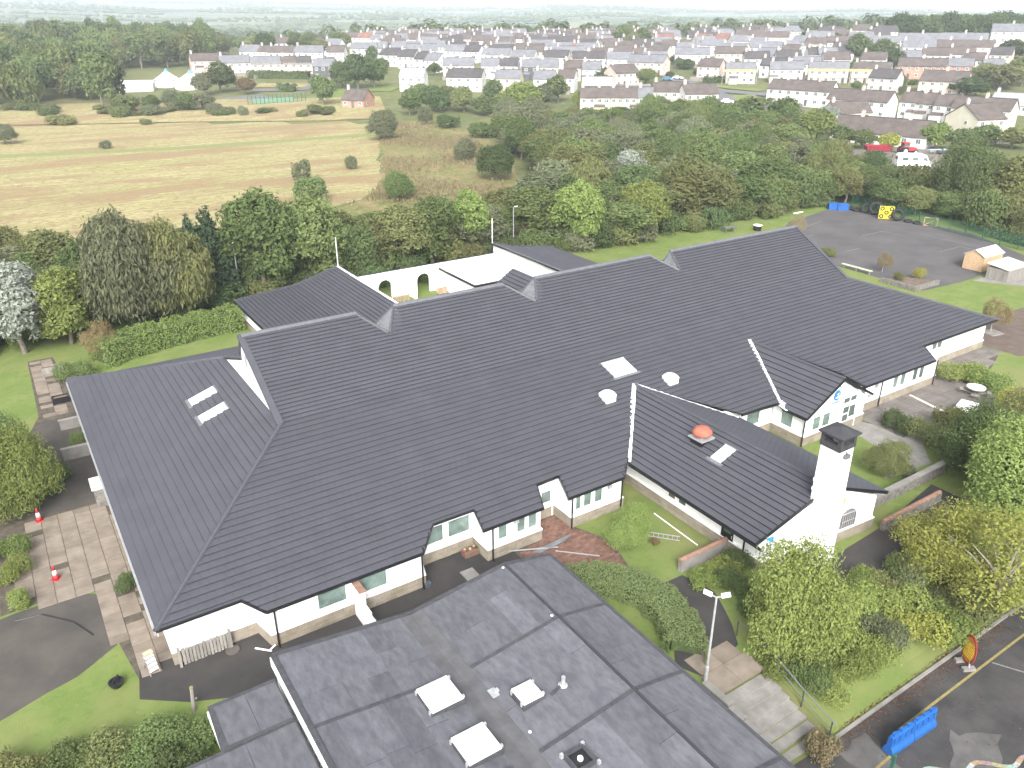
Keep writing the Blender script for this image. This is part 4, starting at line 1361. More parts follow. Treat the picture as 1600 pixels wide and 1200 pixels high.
# lower extension to the left
ext = thing('felt_roofed_extension', 'lower grey felt-roofed extension left of the flat-roofed block', 'building', (4, 22, 0))
EP = [(2.75, 26.95), (5.55, 26.95), (5.55, 12), (-3, 12), (-3, 24.4), (2.65, 24.4)]
MB().prism([(2.9, 26.8), (5.5, 26.8), (5.5, 12), (-2.8, 12), (-2.8, 24.25), (2.8, 24.25)], 0, 2.2).build('wall', M_render, ext)
MB().prism(EP, 2.204, 2.42).build('roof_edge', M_feltd, ext)
for (x0, x1, y0, y1) in ((2.95, 4.2, 24.5, 26.75), (4.22, 5.5, 24.5, 26.75), (2.0, 3.5, 12.2, 24.2), (3.52, 5.5, 17, 24.2), (.2, 1.98, 12.2, 24.2), (-2.8, .18, 12.2, 24.2), (3.52, 5.5, 12.2, 16.98)):
    MB().box(x0, x1, y0, y1, 2.415, 2.43 + rf.uniform(0, .01)).build('felt_sheet', M_felt, ext)
MB().bar((2.75, 24.38, 2.46), (5.5, 24.38, 2.46), .14, .05).build('welted_seam', M_feltd, ext)
MB().box(2.68, 2.745, 24.42, 26.9, 1.95, 2.2).build('fascia_board', M_white, ext)

# ------------------------------------------------------------ small things round the school


def cone(x, y, label, z=0.0):
    t = thing('traffic_cone', label, 'traffic cone', (x, y, z), rs.uniform(0, 3), 'traffic cones on the paved yard')
    MB().box(-.22, .22, -.22, .22, 0, .05).build('base', M_red, t, local=True)
    MB().lathe((0, 0, 0), [(.17, .052), (.13, .33)], 14).build('cone_body', M_red, t, local=True, smooth_=True)
    MB().lathe((0, 0, 0), [(.131, .332), (.085, .62)], 14).build('white_band', M_white, t, local=True, smooth_=True)
    MB().lathe((0, 0, 0), [(.084, .622), (.045, .9), (.03, .91)], 14).build('cone_top', M_red, t, local=True, smooth_=True)


cone(*W(62, 814), 'red and white traffic cone farther from the camera on the slabs')
cone(*W(88, 905), 'red and white traffic cone at the edge of the asphalt apron')

sl = thing('step_ladder', 'small silver step ladder with yellow top by the school corner', 'ladder', (*W(238, 1048), 0), .3)
for sx in (-.22, .22):
    MB().bar((sx, -.3, 0), (sx * .8, 0, 1.05), .06, .03).build('rail', M_galv, sl, local=True)
    MB().bar((sx, .4, 0), (sx * .8, .05, 1.05), .05, .03).build('rear_leg', M_galv, sl, local=True)
for k in range(4):
    MB().box(-.2, .2, -.32 + .07 * k, -.12 + .07 * k, .22 + .22 * k, .26 + .22 * k).build('tread', M_white, sl, local=True)
MB().box(-.2, .2, -.12, .15, 1.06, 1.12).build('top_tread', mat('ladder_yellow', (.42, .38, .26)), sl, local=True)

bk = thing('planter_tub', 'black planter tub standing on the lawn', 'planter', (*W(183, 1072), 0))
MB().lathe((0, 0, 0), [(.22, 0), (.34, .28), (.35, .3), (.28, .3), (.26, .24)], 14).build('tub', M_black, bk, local=True)
MB().tube([(.1, 0, .25), (.12, .05, .6)], .05, 6).tube([(-.1, 0, .25), (-.02, -.05, .5)], .06, 6).build('stump', M_black, bk, local=True)

pf_ = thing('picket_gate', 'weathered grey picket panel leaning along the school wall', 'fence', (3.7, 32.7, 0))
for k in range(14):
    x = 2.75 + k * .158
    h = 1.02 + rs.uniform(-.05, .05)
    MB().box(x, x + .125, 32.60, 32.63, .05 + rs.uniform(0, .05), h).build('picket', M_wood, pf_)
for z in (.3, .8):
    MB().box(2.7, 4.98, 32.635, 32.69, z, z + .09).build('rail', M_wood, pf_)
for x in (2.62, 4.98):
    MB().box(x - .07, x + .05, 32.56, 32.70, 0, 1.15).build('post', M_wood, pf_)

po = thing('timber_post', 'leaning old timber post at the edge of the lawn', 'post', (*W(303, 1112), 0))
x, y = W(303, 1112)
MB().tube([(x, y, 0), (x + .12, y + .1, 1.25)], [.09, .08], 7).bar((x + .05, y + .08, .55), (x + .25, y + .1, .62), .05, .05).build('shaft', M_wood, po)
MB().lathe((x + .12, y + .1, 1.25), [(.1, 0), (.08, .08), (.01, .12)], 7).build('cap', mat('mossy_cap', (.15, .16, .07)), po)

mh = tag(MB().box(17.2, 18.0, 30.6, 31.5, .012, .06).build('manhole_cover', M_conc), 'pale concrete inspection cover in the asphalt court', 'manhole cover')
mh2 = tag(MB().lathe((4.95, 33.3 - .9, 0), [(.34, .0), (.34, .05), (.28, .06)], 16).build('drain_cover', mat('iron', (.09, .08, .075))), 'round iron drain cover beside the picket panel', 'drain cover')
pl = thing('flower_trough', 'small terracotta planter with red flowers by the bay window', 'planter', (18.6, 32.6, 0))
MB().box(18.1, 19.0, 32.4, 32.9, 0, .3).build('trough', mat('faded_clay', (.16, .10, .075)), pl)
for k in range(9):
    x = 18.15 + k * .1
    MB().lathe((x, 32.65 + .1 * (k % 2), .28), [(.04, 0), (.1, .12), (.02, .2)], 6).build('flower', (mat('flower_red', (.22, .05, .04)), mat('flower_cream', (.32, .28, .22)), leafmat('plant_leaf', (.09, .16, .04)) if 'plant_leaf' not in MATS else MATS['plant_leaf'])[k % 3], pl)
for k, (px, py, lab) in enumerate(((668, 916, 'dark plastic tub by the downpipe of the bay window'),)):
    x, y = W(px, py)
    o = tag(MB().box(x - .18, x + .18, y - .13, y + .13, 0, .2).box(x - .2, x + .2, y - .15, y + .15, .203, .23).build('plastic_tub', mat('slate_plastic', (.07, .08, .10))), lab, 'tub')
gp = tag(MB().bar((5.9, 31.9, .05), (6.5, 31.2, .12), .07, .05).bar((6.4, 31.35, .05), (6.75, 31.3, .3), .05, .05).build('broken_gutter', M_white), 'broken white gutter piece near the downpipe shoe', 'gutter piece')
# loose lengths of metal left on the brick path
sc = thing('flashing_scrap', 'bent grey flashing strips lying on the red brick path', 'scrap metal', (22, 30, 0))
MB().bar((*W(786, 865), .14), (*W(872, 858), .16), .1, .03).build('strip', M_galv, sc)
MB().add([(*W(830, 864), .06), (*W(893, 843), .45), (*W(884, 852), .35), (*W(845, 865), .05)], [(0, 1, 2, 3)]).add([(*W(830, 864), .05), (*W(893, 843), .44), (*W(884, 852), .34), (*W(845, 865), .04)], [(3, 2, 1, 0)]).build('sheet', M_lead, sc)
o = tag(MB().bar((*W(868, 862), .06), (*W(937, 870), .06), .05, .05).build('metal_pole', M_galv), 'thin metal pole lying across the brick path', 'pole')
o = tag(MB().bar((*W(1022, 803), .05), (*W(1090, 853), .05), .05, .05).build('metal_pole', M_white), 'long pale pole lying on the courtyard lawn', 'pole')
la = thing('ladder', 'aluminium ladder lying on the courtyard lawn', 'ladder', (*W(1030, 840), 0))
a0, a1 = Vector((*W(1003, 834), .06)), Vector((*W(1062, 843), .06))
dd = (a1 - a0).normalized()
nn = Vector((-dd.y, dd.x, 0)) * .2
for s_ in (-1, 1):
    MB().bar(a0 + nn * s_, a1 + nn * s_, .06, .03).build('rail', M_galv, la)
for k in range(8):
    p_ = a0.lerp(a1, (k + .5) / 8)
    MB().bar(p_ - nn, p_ + nn, .03, .03).build('rung', M_galv, la)

# low walls of the courtyard garden
gwall = thing('garden_wall', 'low rubble wall with round red coping below the wing', 'wall', (29.6, 24.9, 0))
MB().box(27.5, 31.15, 24.72, 25.0, 0, .75).build('wall', M_conc, gwall)
for k in range(9):
    x = 27.45 + k * .41
    MB().tube([(x, 24.86, .80), (x + .39, 24.86, .80)], .15, 8).build('coping_tile', M_cop, gwall)
gw2 = thing('boundary_wall', 'low wall with red brick coping at the right foot of the wing', 'wall', (43, 21, 0))
MB().box(40.5, 46.5, 20.9, 21.2, 0, .6).build('wall', M_stone, gw2)
for k in range(14):
    MB().tube([(40.45 + k * .43, 21.05, .66), (40.86 + k * .43, 21.05, .66)], .15, 8).build('coping_tile', M_cop, gw2)
gw3 = thing('boundary_wall', 'grey wall with flat white coping beside the small lawn tree', 'wall', (46, 22.9, 0))
MB().box(41.5, 50.2, 22.7, 22.95, 0, .8).build('wall', M_stone, gw3)
MB().box(41.45, 50.25, 22.62, 23.03, .803, .9).build('coping', M_conc, gw3)
for n_, (x0, x1, y, h) in enumerate(((-.2, 2.4, 62.5, .75), (-.3, 2.4, 57.3, .85))):
    o = thing('white_wall', 'short white garden wall by the left eave, ' + ('farther one' if n_ == 0 else 'nearer one'), 'wall', ((x0 + x1) / 2, y, 0))
    MB().box(x0 + (.8 if n_ == 0 else .55), x1, y, y + .22, 0, h).build('wall', M_conc, o)
    MB().box(x0 + (.75 if n_ == 0 else .5), x1, y - .05, y + .27, h + .003, h + .08).build('coping', M_conc, o)
for n_, (x, y, w_, d_, lab) in enumerate(((1.3, 75.4, 1.7, .7, 'long timber trough planter at the far end of the left path'), (1.2, 68.1, 1.2, .7, 'dark timber trough planter against the left wall'))):
    o = thing('trough_planter', lab, 'planter', (x, y, 0))
    MB().box(x - w_ / 2, x + w_ / 2, y - d_ / 2, y - d_ / 2 + .08, 0, .5).box(x - w_ / 2, x + w_ / 2, y + d_ / 2 - .08, y + d_ / 2, 0, .5).box(x - w_ / 2, x - w_ / 2 + .08, y - d_ / 2 + .08, y + d_ / 2 - .08, 0, .5).box(x + w_ / 2 - .08, x + w_ / 2, y - d_ / 2 + .08, y + d_ / 2 - .08, 0, .5).build('side_boards', M_wood if n_ == 0 else M_black, o)
    MB().box(x - w_ / 2 + .08, x + w_ / 2 - .08, y - d_ / 2 + .08, y + d_ / 2 - .08, .1, .42).build('earth', M_soil, o)
ub = thing('utility_cabinet', 'pale green cabinet on a stone base under the left eave', 'cabinet', (1.7, 50.3, 0))
MB().box(1.35, 2.1, 49.6, 51.0, 0, .8).build('base', M_stone, ub)
MB().box(1.25, 2.1, 50.5, 51.3, .803, 1.35).build('cabinet', mat('pale_green', (.55, .60, .55)), ub)
o = tag(MB().tube([(-3.8, 40.6, .03), (-2.6, 40.4, .035), (-1.3, 38.9, .03), (-.6, 37.3, .03)], .035, 6).build('hose', M_black), 'thin black hose curving across the asphalt apron', 'hose')

# ---- stairs, retaining wall, handrails, lamp
st = thing('garden_steps', 'concrete steps going down from the path to the lower yard', 'steps', (24.3, 15.5, 0))
NS = 7
for k in range(NS):
    y1 = 17.3 - k * .5
    MB().box(22.75, 25.75, y1 - .52, y1, LOW - .2, -.16 * (k + 1) + .0).build('step', M_conc, st)
lnd = MB()
for (x0, x1, y0, y1) in ((22.75, 24.2, 17.32, 18.6), (24.22, 25.75, 17.32, 18.6), (22.9, 24.3, 18.62, 19.8), (24.32, 25.6, 18.62, 19.6)):
    MB().box(x0, x1, y0, y1, -.02, .03 + rs.uniform(0, .008)).build('landing_slab', M_slab, st)
rw = thing('retaining_wall', 'stone retaining wall with concrete coping on the left of the steps', 'wall', (22.6, 15.5, 0))
for k in range(6):
    y1, y0 = 18.2 - k * .8, 18.2 - (k + 1) * .8
    z1 = .12 - max(0, k - 1) * .16
    MB().box(22.5, 22.72, y0, y1, LOW - .2, z1).build('wall_section', M_stone, rw)
    MB().box(22.42, 22.78, y0 + .003, y1 - .003, z1 + .003, z1 + .1).build('coping', M_conc, rw)
hr = thing('handrail', 'grey tubular handrail along the right of the steps', 'handrail', (26, 16, 0))
rp_ = [(26.3, 19.6), (26.2, 18.2), (26.05, 16.9), (26.0, 15.3), (26.0, 13.7)]
zz_ = [.0, -.0, -.2, -.75, -1.2]
MB().tube([(x, y, z + .95) for (x, y), z in zip(rp_, zz_)] + [(26.0, 13.5, -.35)], .035, 7).build('top_rail', mat('rail_steel', (.13, .13, .135), rough=.5), hr)
MB().tube([(x, y, z + .5) for (x, y), z in zip(rp_[2:], zz_[2:])], .028, 7).build('mid_rail', MATS['rail_steel'], hr)
for (x, y), z in zip(rp_, zz_):
    MB().tube([(x, y, z - .1), (x, y, z + .95)], .035, 7).build('post', mat('dark_steel', (.06, .06, .065), rough=.5), hr)


def lamp_post(x, y, h, label, heads, z=0.0, r=.06, m=None):
    t = thing('lamp_post', label, 'lamp post', (x, y, z))
    MB().tube([(0, 0, 0), (0, 0, 1.0), (0, 0, 1.02), (0, 0, h)], [r * 1.5, r * 1.5, r, r * .8], 9).build('pole', m or M_galv, t, local=True)
    for a in heads:
        dx, dy = math.cos(a), math.sin(a)
        MB().bar((0, 0, h - .02), (dx * .22, dy * .22, h + .06), .05, .05).build('bracket', M_galv, t, local=True)
        MB().bar((dx * .2, dy * .2, h + .08), (dx * .58, dy * .58, h + .2), .22, .1).build('lamp_head', M_white, t, local=True)
    return t


x, y = W(1117, 1073, -.05)
lamp_post(22.72, 18.25, 5.0, 'twin-headed floodlight post beside the garden steps', (rad(130), rad(-40)))
lamp_post(20.9, 86.5, 6.2, 'slim grey lamp post at the back left of the school', (rad(-100),))
lamp_post(57.6, 87.4, 5.6, 'slim grey lamp post in front of the wood behind the courtyard', (rad(-60),))
for (px, py, x, y, z0, z1, lab) in ((531, 420, 29.62, 79.0, 3.9, 7.2, 'thin pale mast on the left rear wing'), (767, 385, 48.62, 78.3, 3.9, 7.0, 'thin pale mast on the right rear wing')):
    o = thing('mast', lab, 'mast', (x, y, z0))
    MB().tube([(x, y, z0), (x, y, z1)], .045, 6).build('pole', M_white, o)
    MB().box(x - .1, x + .1, y - .1, y + .1, z0, z0 + .2).build('bracket', M_galv, o)

# ---- lower yard: barriers, oval sign
for n_, (x0, y0) in enumerate(((27.35, 11.75), (28.95, 11.68))):
    t = thing('plastic_barrier', 'bright blue plastic road barrier, ' + ('left' if n_ == 0 else 'right') + ' one of the linked pair', 'barrier', (x0, y0, LOW), rad(-2.5), 'blue barriers on the lower yard')
    sec = [(-.24, 0), (-.24, .22), (-.12, .42), (-.10, .92), (-.06, 1.0), (.06, 1.0), (.10, .92), (.12, .42), (.24, .22), (.24, 0)]
    b = MB()
    n = len(sec)
    b.add([(0, q[0], q[1]) for q in sec] + [(1.56, q[0], q[1]) for q in sec], [tuple(range(n)), tuple(range(2 * n - 1, n - 1, -1))] + [(k, k + n, (k + 1) % n + n, (k + 1) % n) for k in range(n)])
    b.build('body', M_blue, t, local=True)
    for k in range(4):
        MB().box(.12 + k * .4, .30 + k * .4, -.15, .15, .62, .88).build('rib', M_blue, t, local=True)
    for k in range(3):
        MB().box(.15 + k * .5, .35 + k * .5, -.07, .07, 1.0, 1.09).build('lifting_lug', M_blue, t, local=True)
    MB().tube([(1.6, 0, .1), (1.6, 0, .95)], .07, 8).build('link_pin', M_blue, t, local=True)
sg = thing('oval_sign', 'oval red sign with yellow lettering on two concrete feet', 'sign', (35.3, 12.75, LOW), rad(62))
ov = MB()
n = 24
for rr0, yy, mi in ((1.0, 0, 0), (.84, -.012, 1)):
    pts = [(.5 * rr0 * math.cos(2 * math.pi * k / n), 1.05 + .84 * rr0 * math.sin(2 * math.pi * k / n)) for k in range(n)]
    ov.add([(x, -.03 + yy, z) for x, z in pts] + [(x, .03 - yy, z) for x, z in pts], [tuple(range(n)), tuple(range(2 * n - 1, n - 1, -1))] + [(k, k + n, (k + 1) % n + n, (k + 1) % n) for k in range(n)], mi)
ov.build('board', [mat('dull_red', (.20, .03, .025)), mat('orange_board', (.40, .16, .03))], sg, local=True)
tx = MB()
for r_ in range(8):
    z = .62 + r_ * .115
    hw = .38 * math.sqrt(max(.05, 1 - ((z - 1.05) / .66) ** 2))
    c = -hw
    while c < hw - .05:
        w_ = rs.uniform(.04, .09)
        for s_ in (-1, 1):
            tx.box(c, min(hw, c + w_), -.05 if s_ < 0 else .042, -.042 if s_ < 0 else .05, z, z + .065)
        c += w_ + .03
tx.build('lettering', M_yellow, sg, local=True)
for s_ in (-.3, .3):
    MB().box(s_ - .12, s_ + .12, -.32, .32, 0, .16).build('foot', M_conc, sg, local=True)
    MB().tube([(s_, 0, .16), (s_ * .8, 0, .75)], .04, 7).build('post', M_galv, sg, local=True)
gpst = thing('green_post', 'dark green steel gate post at the foot of the steps', 'post', (25.9, 10.9, LOW))
MB().box(25.75, 25.87, 10.7, 10.82, LOW, .6).box(25.73, 25.89, 10.68, 10.84, .603, .66).build('post', mat('green_steel', (.03, .10, .07), rough=.5), gpst)

# ---- far playground: tyres, blue boxes, yellow board, shed, box, bench, planter


def tyre(x, y, r, lab, lean=rad(75), rz=0.0, grp='tyres along the playground edge'):
    b = MB()
    N, n = 18, 8
    vs_, fs = [], []
    for i in range(N):
        for k in range(n):
            t, q = 2 * math.pi * i / N, 2 * math.pi * k / n
            rr = r * .74 + r * .26 * math.cos(q)
            vs_.append((rr * math.cos(t), rr * math.sin(t), r * .3 * math.sin(q)))
    for i in range(N):
        for k in range(n):
            fs.append((i * n + k, ((i + 1) % N) * n + k, ((i + 1) % N) * n + (k + 1) % n, i * n + (k + 1) % n))
    b.add(vs_, fs)
    o = tag(b.build('tyre', M_rubber, smooth_=True), lab, 'tyre', grp)
    o.location = (x, y, r * math.sin(lean) + r * .25 * math.cos(lean))
    o.rotation_euler = (lean, 0, rz)
    return o


for px, py, r, lab, ln in ((1338, 330, .55, 'small flat-lying tyre beside the blue crates', .15), (1352, 333, .62, 'medium tractor tyre leaning left of the largest tyre', 1.2), (1366, 336, .8, 'large tractor tyre leaning beside the yellow board', 1.25),
                           (1401, 345, .72, 'tractor tyre just right of the yellow board', 1.1), (1418, 347, .45, 'flat-lying tyre between yellow board and brown crate', .1), (1432, 350, .45, 'flat-lying tyre left of the brown crate', .1), (1328, 327, .5, 'flat-lying tyre touching the blue crates', .1)):
    x, y = W(px, py)
    tyre(x, y, r * 1.3, lab, ln, rad(-57))
for px, py, w_, lab in ((1301, 327, 1.5, 'blue plastic crate at the playground corner, left one'), (1316, 328, 1.7, 'blue plastic crate at the playground corner, right one')):
    x, y = W(px, py)
    o = thing('blue_crate', lab, 'crate', (x, y, 0), rad(-40), 'blue crates at the playground corner')
    MB().box(-w_ / 2, w_ / 2, -.5, -.44, 0, .95).box(-w_ / 2, w_ / 2, .44, .5, 0, .95).box(-w_ / 2, -w_ / 2 + .06, -.44, .44, 0, .95).box(w_ / 2 - .06, w_ / 2, -.44, .44, 0, .95).box(-w_ / 2 + .06, w_ / 2 - .06, -.44, .44, .05, .1).build('shell', M_blue, o, local=True)
    MB().box(-w_ / 2 - .05, w_ / 2 + .05, -.55, -.504, .85, 1.0).box(-w_ / 2 - .05, w_ / 2 + .05, .504, .55, .85, 1.0).build('rim', M_blue, o, local=True)
x, y = W(1383, 343)
yb = thing('yellow_board', 'yellow square play board with dark rings', 'board', (x, y, 0), rad(-52))
MB().box(-1.05, 1.05, -.05, .05, .1, 2.05).build('panel', mat('bright_yellow', (.50, .42, .03), rough=.6), yb, local=True)
for cx, cz in ((-.66, .5), (.66, .5), (-.66, 1.66), (.66, 1.66), (0, 1.07)):
    rg = MB()
    for k in range(12):
        t0, t1 = 2 * math.pi * k / 12, 2 * math.pi * (k + 1) / 12
        rg.poly([(cx + a * math.cos(t), -.055, cz + a * math.sin(t)) for a, t in ((.33, t0), (.33, t1), (.15, t1), (.15, t0))])
    rg.build('ring', M_black, yb, local=True)
x, y = W(1453, 354)
fr = thing('wooden_crate', 'open brown timber crate at the playground edge', 'crate', (x, y, 0), rad(-55))
for k, (a, b) in enumerate((((-.9, 0, .05), (-.9, 0, 1.3)), ((.9, 0, .05), (.9, 0, 1.3)), ((-.9, 0, 1.3), (.9, 0, 1.3)), ((-.9, 0, .1), (.9, 0, .1)), ((-.9, 0, .1), (-.9, .8, .1)), ((.9, 0, .1), (.9, .8, .1)), ((-.9, 0, .1), (.9, 0, 1.3)))):
    MB().bar(a, b, .1, .1).build('beam', fence_m, fr, local=True)
shed = thing('garden_shed', 'new pine garden shed with pale pitched roof on the playground', 'shed', (101.3, 48.4, 0))
SX0, SX1, SY0, SY1 = 99.3, 103.6, 46.9, 49.3
MB().box(SX0, SX1, SY0, SY1, 0, 1.9).add([(SX0, SY0, 1.9), (SX0, SY1, 1.9), (SX0, (SY0 + SY1) / 2, 2.55), (SX1, SY0, 1.9), (SX1, SY1, 1.9), (SX1, (SY0 + SY1) / 2, 2.55)], [(0, 2, 1), (3, 4, 5)]).build('wall', M_pine, shed)
for k in range(11):
    z = .06 + k * .17
    MB().box(SX0 - .02, SX0 - .002, SY0, SY1, z, z + .155).build('board', M_pine, shed)
    MB().box(SX0, SX1, SY0 - .02, SY0 - .002, z, z + .155).build('board', M_pine, shed)
dr = MB().box(SX0 - .05, SX0 - .022, SY0 + .5, (SY0 + SY1) / 2 - .01, .05, 1.85).box(SX0 - .05, SX0 - .022, (SY0 + SY1) / 2 + .01, SY1 - .5, .05, 1.85).build('door', M_pine, shed)
for s_ in (-1, 1):
    ym = (SY0 + SY1) / 2
    ye = SY0 - .15 if s_ < 0 else SY1 + .15
    a = [(SX0 - .15, ym, 2.6), (SX1 + .15, ym, 2.6), (SX1 + .15, ye, 1.85), (SX0 - .15, ye, 1.85)]
    MB().add(a + [(p[0], p[1], p[2] - .05) for p in a], [(0, 1, 2, 3) if s_ > 0 else (3, 2, 1, 0), (0, 3, 7, 4), (0, 4, 5, 1), (1, 5, 6, 2), (2, 6, 7, 3)]).build('roof_panel', mat('shed_felt', (.5, .51, .55), rough=.5, var=.08), shed)
bxw = thing('timber_store', 'grey timber storage box with pale lid beside the pine shed', 'storage box', (99, 43.6, 0))
for k in range(7):
    z = .04 + k * .2
    MB().box(97.4, 101.8, 43.0, 45.4, z, z + .185).build('board', M_wood, bxw)
MB().add([(97.25, 42.85, 1.46), (102, 42.85, 1.46), (102, 45.55, 1.8), (97.25, 45.55, 1.8), (97.25, 42.85, 1.54), (102, 42.85, 1.54), (102, 45.55, 1.88), (97.25, 45.55, 1.88)], [(4, 5, 6, 7), (0, 1, 5, 4), (1, 2, 6, 5), (2, 3, 7, 6), (3, 0, 4, 7)]).build('lid', mat('lid_grey', (.55, .54, .5), var=.15), bxw)
bh = thing('long_bench', 'long pale timber bench on the grass beside the school', 'bench', (87.1, 55.6, 0))
MB().box(86.9, 87.3, 53.6, 57.7, .42, .5).build('seat', mat('pale_green_wood', (.42, .45, .32)), bh)
for y in (53.8, 55.6, 57.4):
    MB().box(87.0, 87.2, y, y + .12, 0, .418).build('leg', M_wood, bh)
rpb = thing('raised_bed', 'stone-edged raised bed with shrubs beside the playground', 'planter', (87.5, 49.5, 0))
MB().box(85.4, 90.3, 46.9, 47.2, 0, .55).box(85.4, 85.7, 47.2, 51.3, 0, .55).build('edging', M_stone, rpb)
MB().prism([(85.7, 47.2), (90.3, 47.2), (88.6, 50), (85.7, 51.3)], 0, .42).build('earth', M_soil, rpb)
x, y = W(1183, 360)
o = thing('round_tub', 'round dark tub with white rim beyond the ridge', 'tub', (x, y, 0))
MB().lathe((0, 0, 0), [(.55, 0), (.62, .75)], 16).build('tub', M_black, o, local=True)
MB().lathe((0, 0, 0), [(.65, .752), (.65, .83), (.5, .83)], 16).build('rim', M_white, o, local=True)
x, y = W(1139, 363)
o = thing('play_table', 'dark play table with open frame on the back lawn', 'table', (x, y, 0), rad(-20))
MB().box(-.9, .9, -.5, .5, .75, .83).build('table_top', mat('dark_grey_wood', (.12, .125, .12)), o, local=True)
for sx in (-.8, .7):
    for sy in (-.42, .34):
        MB().box(sx, sx + .1, sy, sy + .1, 0, .748).build('leg', MATS['dark_grey_wood'], o, local=True)
MB().box(-.9, .9, .7, .95, .4, .46).box(-.8, -.7, .75, .9, 0, .4).box(.7, .8, .75, .9, 0, .4).build('seat', MATS['dark_grey_wood'], o, local=True)
o = tag(MB().box(-1.1, 1.1, -.12, .12, 0, .12).build('white_pipe', M_white), 'white pipe lying on the grass before the wood', 'pipe')
o.location = (*W(1247, 333), .02)
# terrace: round picnic table, pale tarpaulin
x, y = W(1522, 618)
o = thing('picnic_table', 'round pale picnic table with seats on the terrace', 'picnic table', (x, y, 0))
MB().lathe((0, 0, .72), [(.72, 0), (.72, .07)], 18).build('table_top', mat('pale_timber', (.62, .60, .55)), o, local=True)
MB().lathe((0, 0, 0), [(.3, 0), (.12, .1), (.12, .718)], 10).build('pedestal', M_wood, o, local=True)
for k in range(4):
    t = k * 1.571 + .5
    MB().bar((1.0 * math.cos(t) - .3 * math.sin(t), 1.0 * math.sin(t) + .3 * math.cos(t), .45), (1.0 * math.cos(t) + .3 * math.sin(t), 1.0 * math.sin(t) - .3 * math.cos(t), .45), .3, .06).bar((0, 0, .15), (1.0 * math.cos(t), 1.0 * math.sin(t), .4), .08, .08).build('seat', M_wood, o, local=True)
x, y = W(1508, 648)
o = thing('garden_table', 'white tablecloth-covered table half hidden by the shrubs', 'table', (x, y, 0), rad(15))
MB().box(-1.1, 1.1, -.7, .7, .70, .76).build('table_top', M_white, o, local=True)
for sx in (-1.0, .9):
    for sy in (-.6, .5):
        MB().box(sx, sx + .1, sy, sy + .1, 0, .698).build('leg', M_wood, o, local=True)
sheet('white_line', [(*W(1420, 618),), (*W(1423, 617),), (*W(1480, 645),), (*W(1477, 647),)], mat('cream_strip', (.6, .56, .48)), 8)
o = tag(MB().prism([(x_, y_) for x_, y_ in ((78.6, 34.6), (80.2, 34.3), (80.6, 35.6), (79.0, 36.2))], .005, .10).build('tree_kerb', M_conc), 'pale kerb ring at the foot of the small path tree', 'kerb')
# green mesh fence at the playground's edge
gf = mat('green_mesh', (.025, .10, .07), rough=.6, var=.2)
mf = thing('mesh_fence', 'dark green mesh fence along the far edge of the playground', 'fence', (117.5, 60, 0))
n = 14
fa, fb = Vector((118.9, 79, 0)), Vector((112.5, 42, 0))
for k in range(n + 1):
    p_ = fa.lerp(fb, k / n)
    MB().box(p_.x - .04, p_.x + .04, p_.y - .04, p_.y + .04, 0, 1.9).build('post', gf, mf)
wr_ = MB()
for k in range(10):
    wr_.bar(fa + Vector((0, 0, .1 + k * .19)), fb + Vector((0, 0, .1 + k * .19)), .02, .02)
L_ = int((fb - fa).length / .16)
for k in range(L_):
    p_ = fa.lerp(fb, k / L_)
    wr_.bar(p_ + Vector((0, 0, .05)), p_ + Vector((0, 0, 1.85)), .018, .018)
wr_.build('mesh', gf, mf)


# ------------------------------------------------------------ vegetation
def leaf_mesh(name, pos, nrm, size, m, elong=1.5, down=None, seed=0):
    g = np.random.default_rng(seed)
    n = len(pos)
    nrm = nrm / np.maximum(np.linalg.norm(nrm, axis=1, keepdims=True), 1e-6)
    r = g.normal(size=(n, 3))
    if down is not None:
        r = r * (1 - down) + np.array([0, 0, -1.0]) * down * 2
    t = r - nrm * (r * nrm).sum(1, keepdims=True)
    t /= np.maximum(np.linalg.norm(t, axis=1, keepdims=True), 1e-6)
    b = np.cross(nrm, t)
    s = size.reshape(-1, 1)
    v = np.empty((n, 4, 3))
    v[:, 0] = pos - t * s * .5 * elong
    v[:, 1] = pos + b * s * .42 + nrm * s * .12
    v[:, 2] = pos + t * s * .5 * elong - nrm * s * .1
    v[:, 3] = pos - b * s * .42 + nrm * s * .12
    f = np.arange(n * 4).reshape(n, 4)
    me = bpy.data.meshes.new(name)
    me.from_pydata(v.reshape(-1, 3).tolist(), [], f.tolist())
    me.materials.append(m)
    return me


def lobes_points(g, lobes, per_area, jitter=.16, zmin=-.55):
    P_, N_ = [], []
    C = np.array([l[0] for l in lobes])
    R_ = np.array([l[1] for l in lobes])
    for i, (c, r) in enumerate(lobes):
        n = int(4 * math.pi * r * r * per_area)
        d = g.normal(size=(n, 3))
        d /= np.linalg.norm(d, axis=1, keepdims=True)
        d = d[d[:, 2] > zmin]
        lump = 1 + .16 * np.sin(d[:, 0:1] * 5 + i) * np.sin(d[:, 1:2] * 5 + 2 * i) + .1 * np.sin(d[:, 2:3] * 9 + i)
        p = np.array(c) + d * r * lump * g.uniform(1 - jitter * 2.2, 1 + jitter, size=(len(d), 1))
        ds = np.linalg.norm(p[:, None, :] - C[None], axis=2) / R_[None]
        ds[:, i] = 9
        keep = ds.min(1) > .72
        P_.append(p[keep])
        N_.append(d[keep] * .8 + g.normal(size=(keep.sum(), 3)) * .55 + np.array([0, 0, .25]))
    return np.vstack(P_), np.vstack(N_)


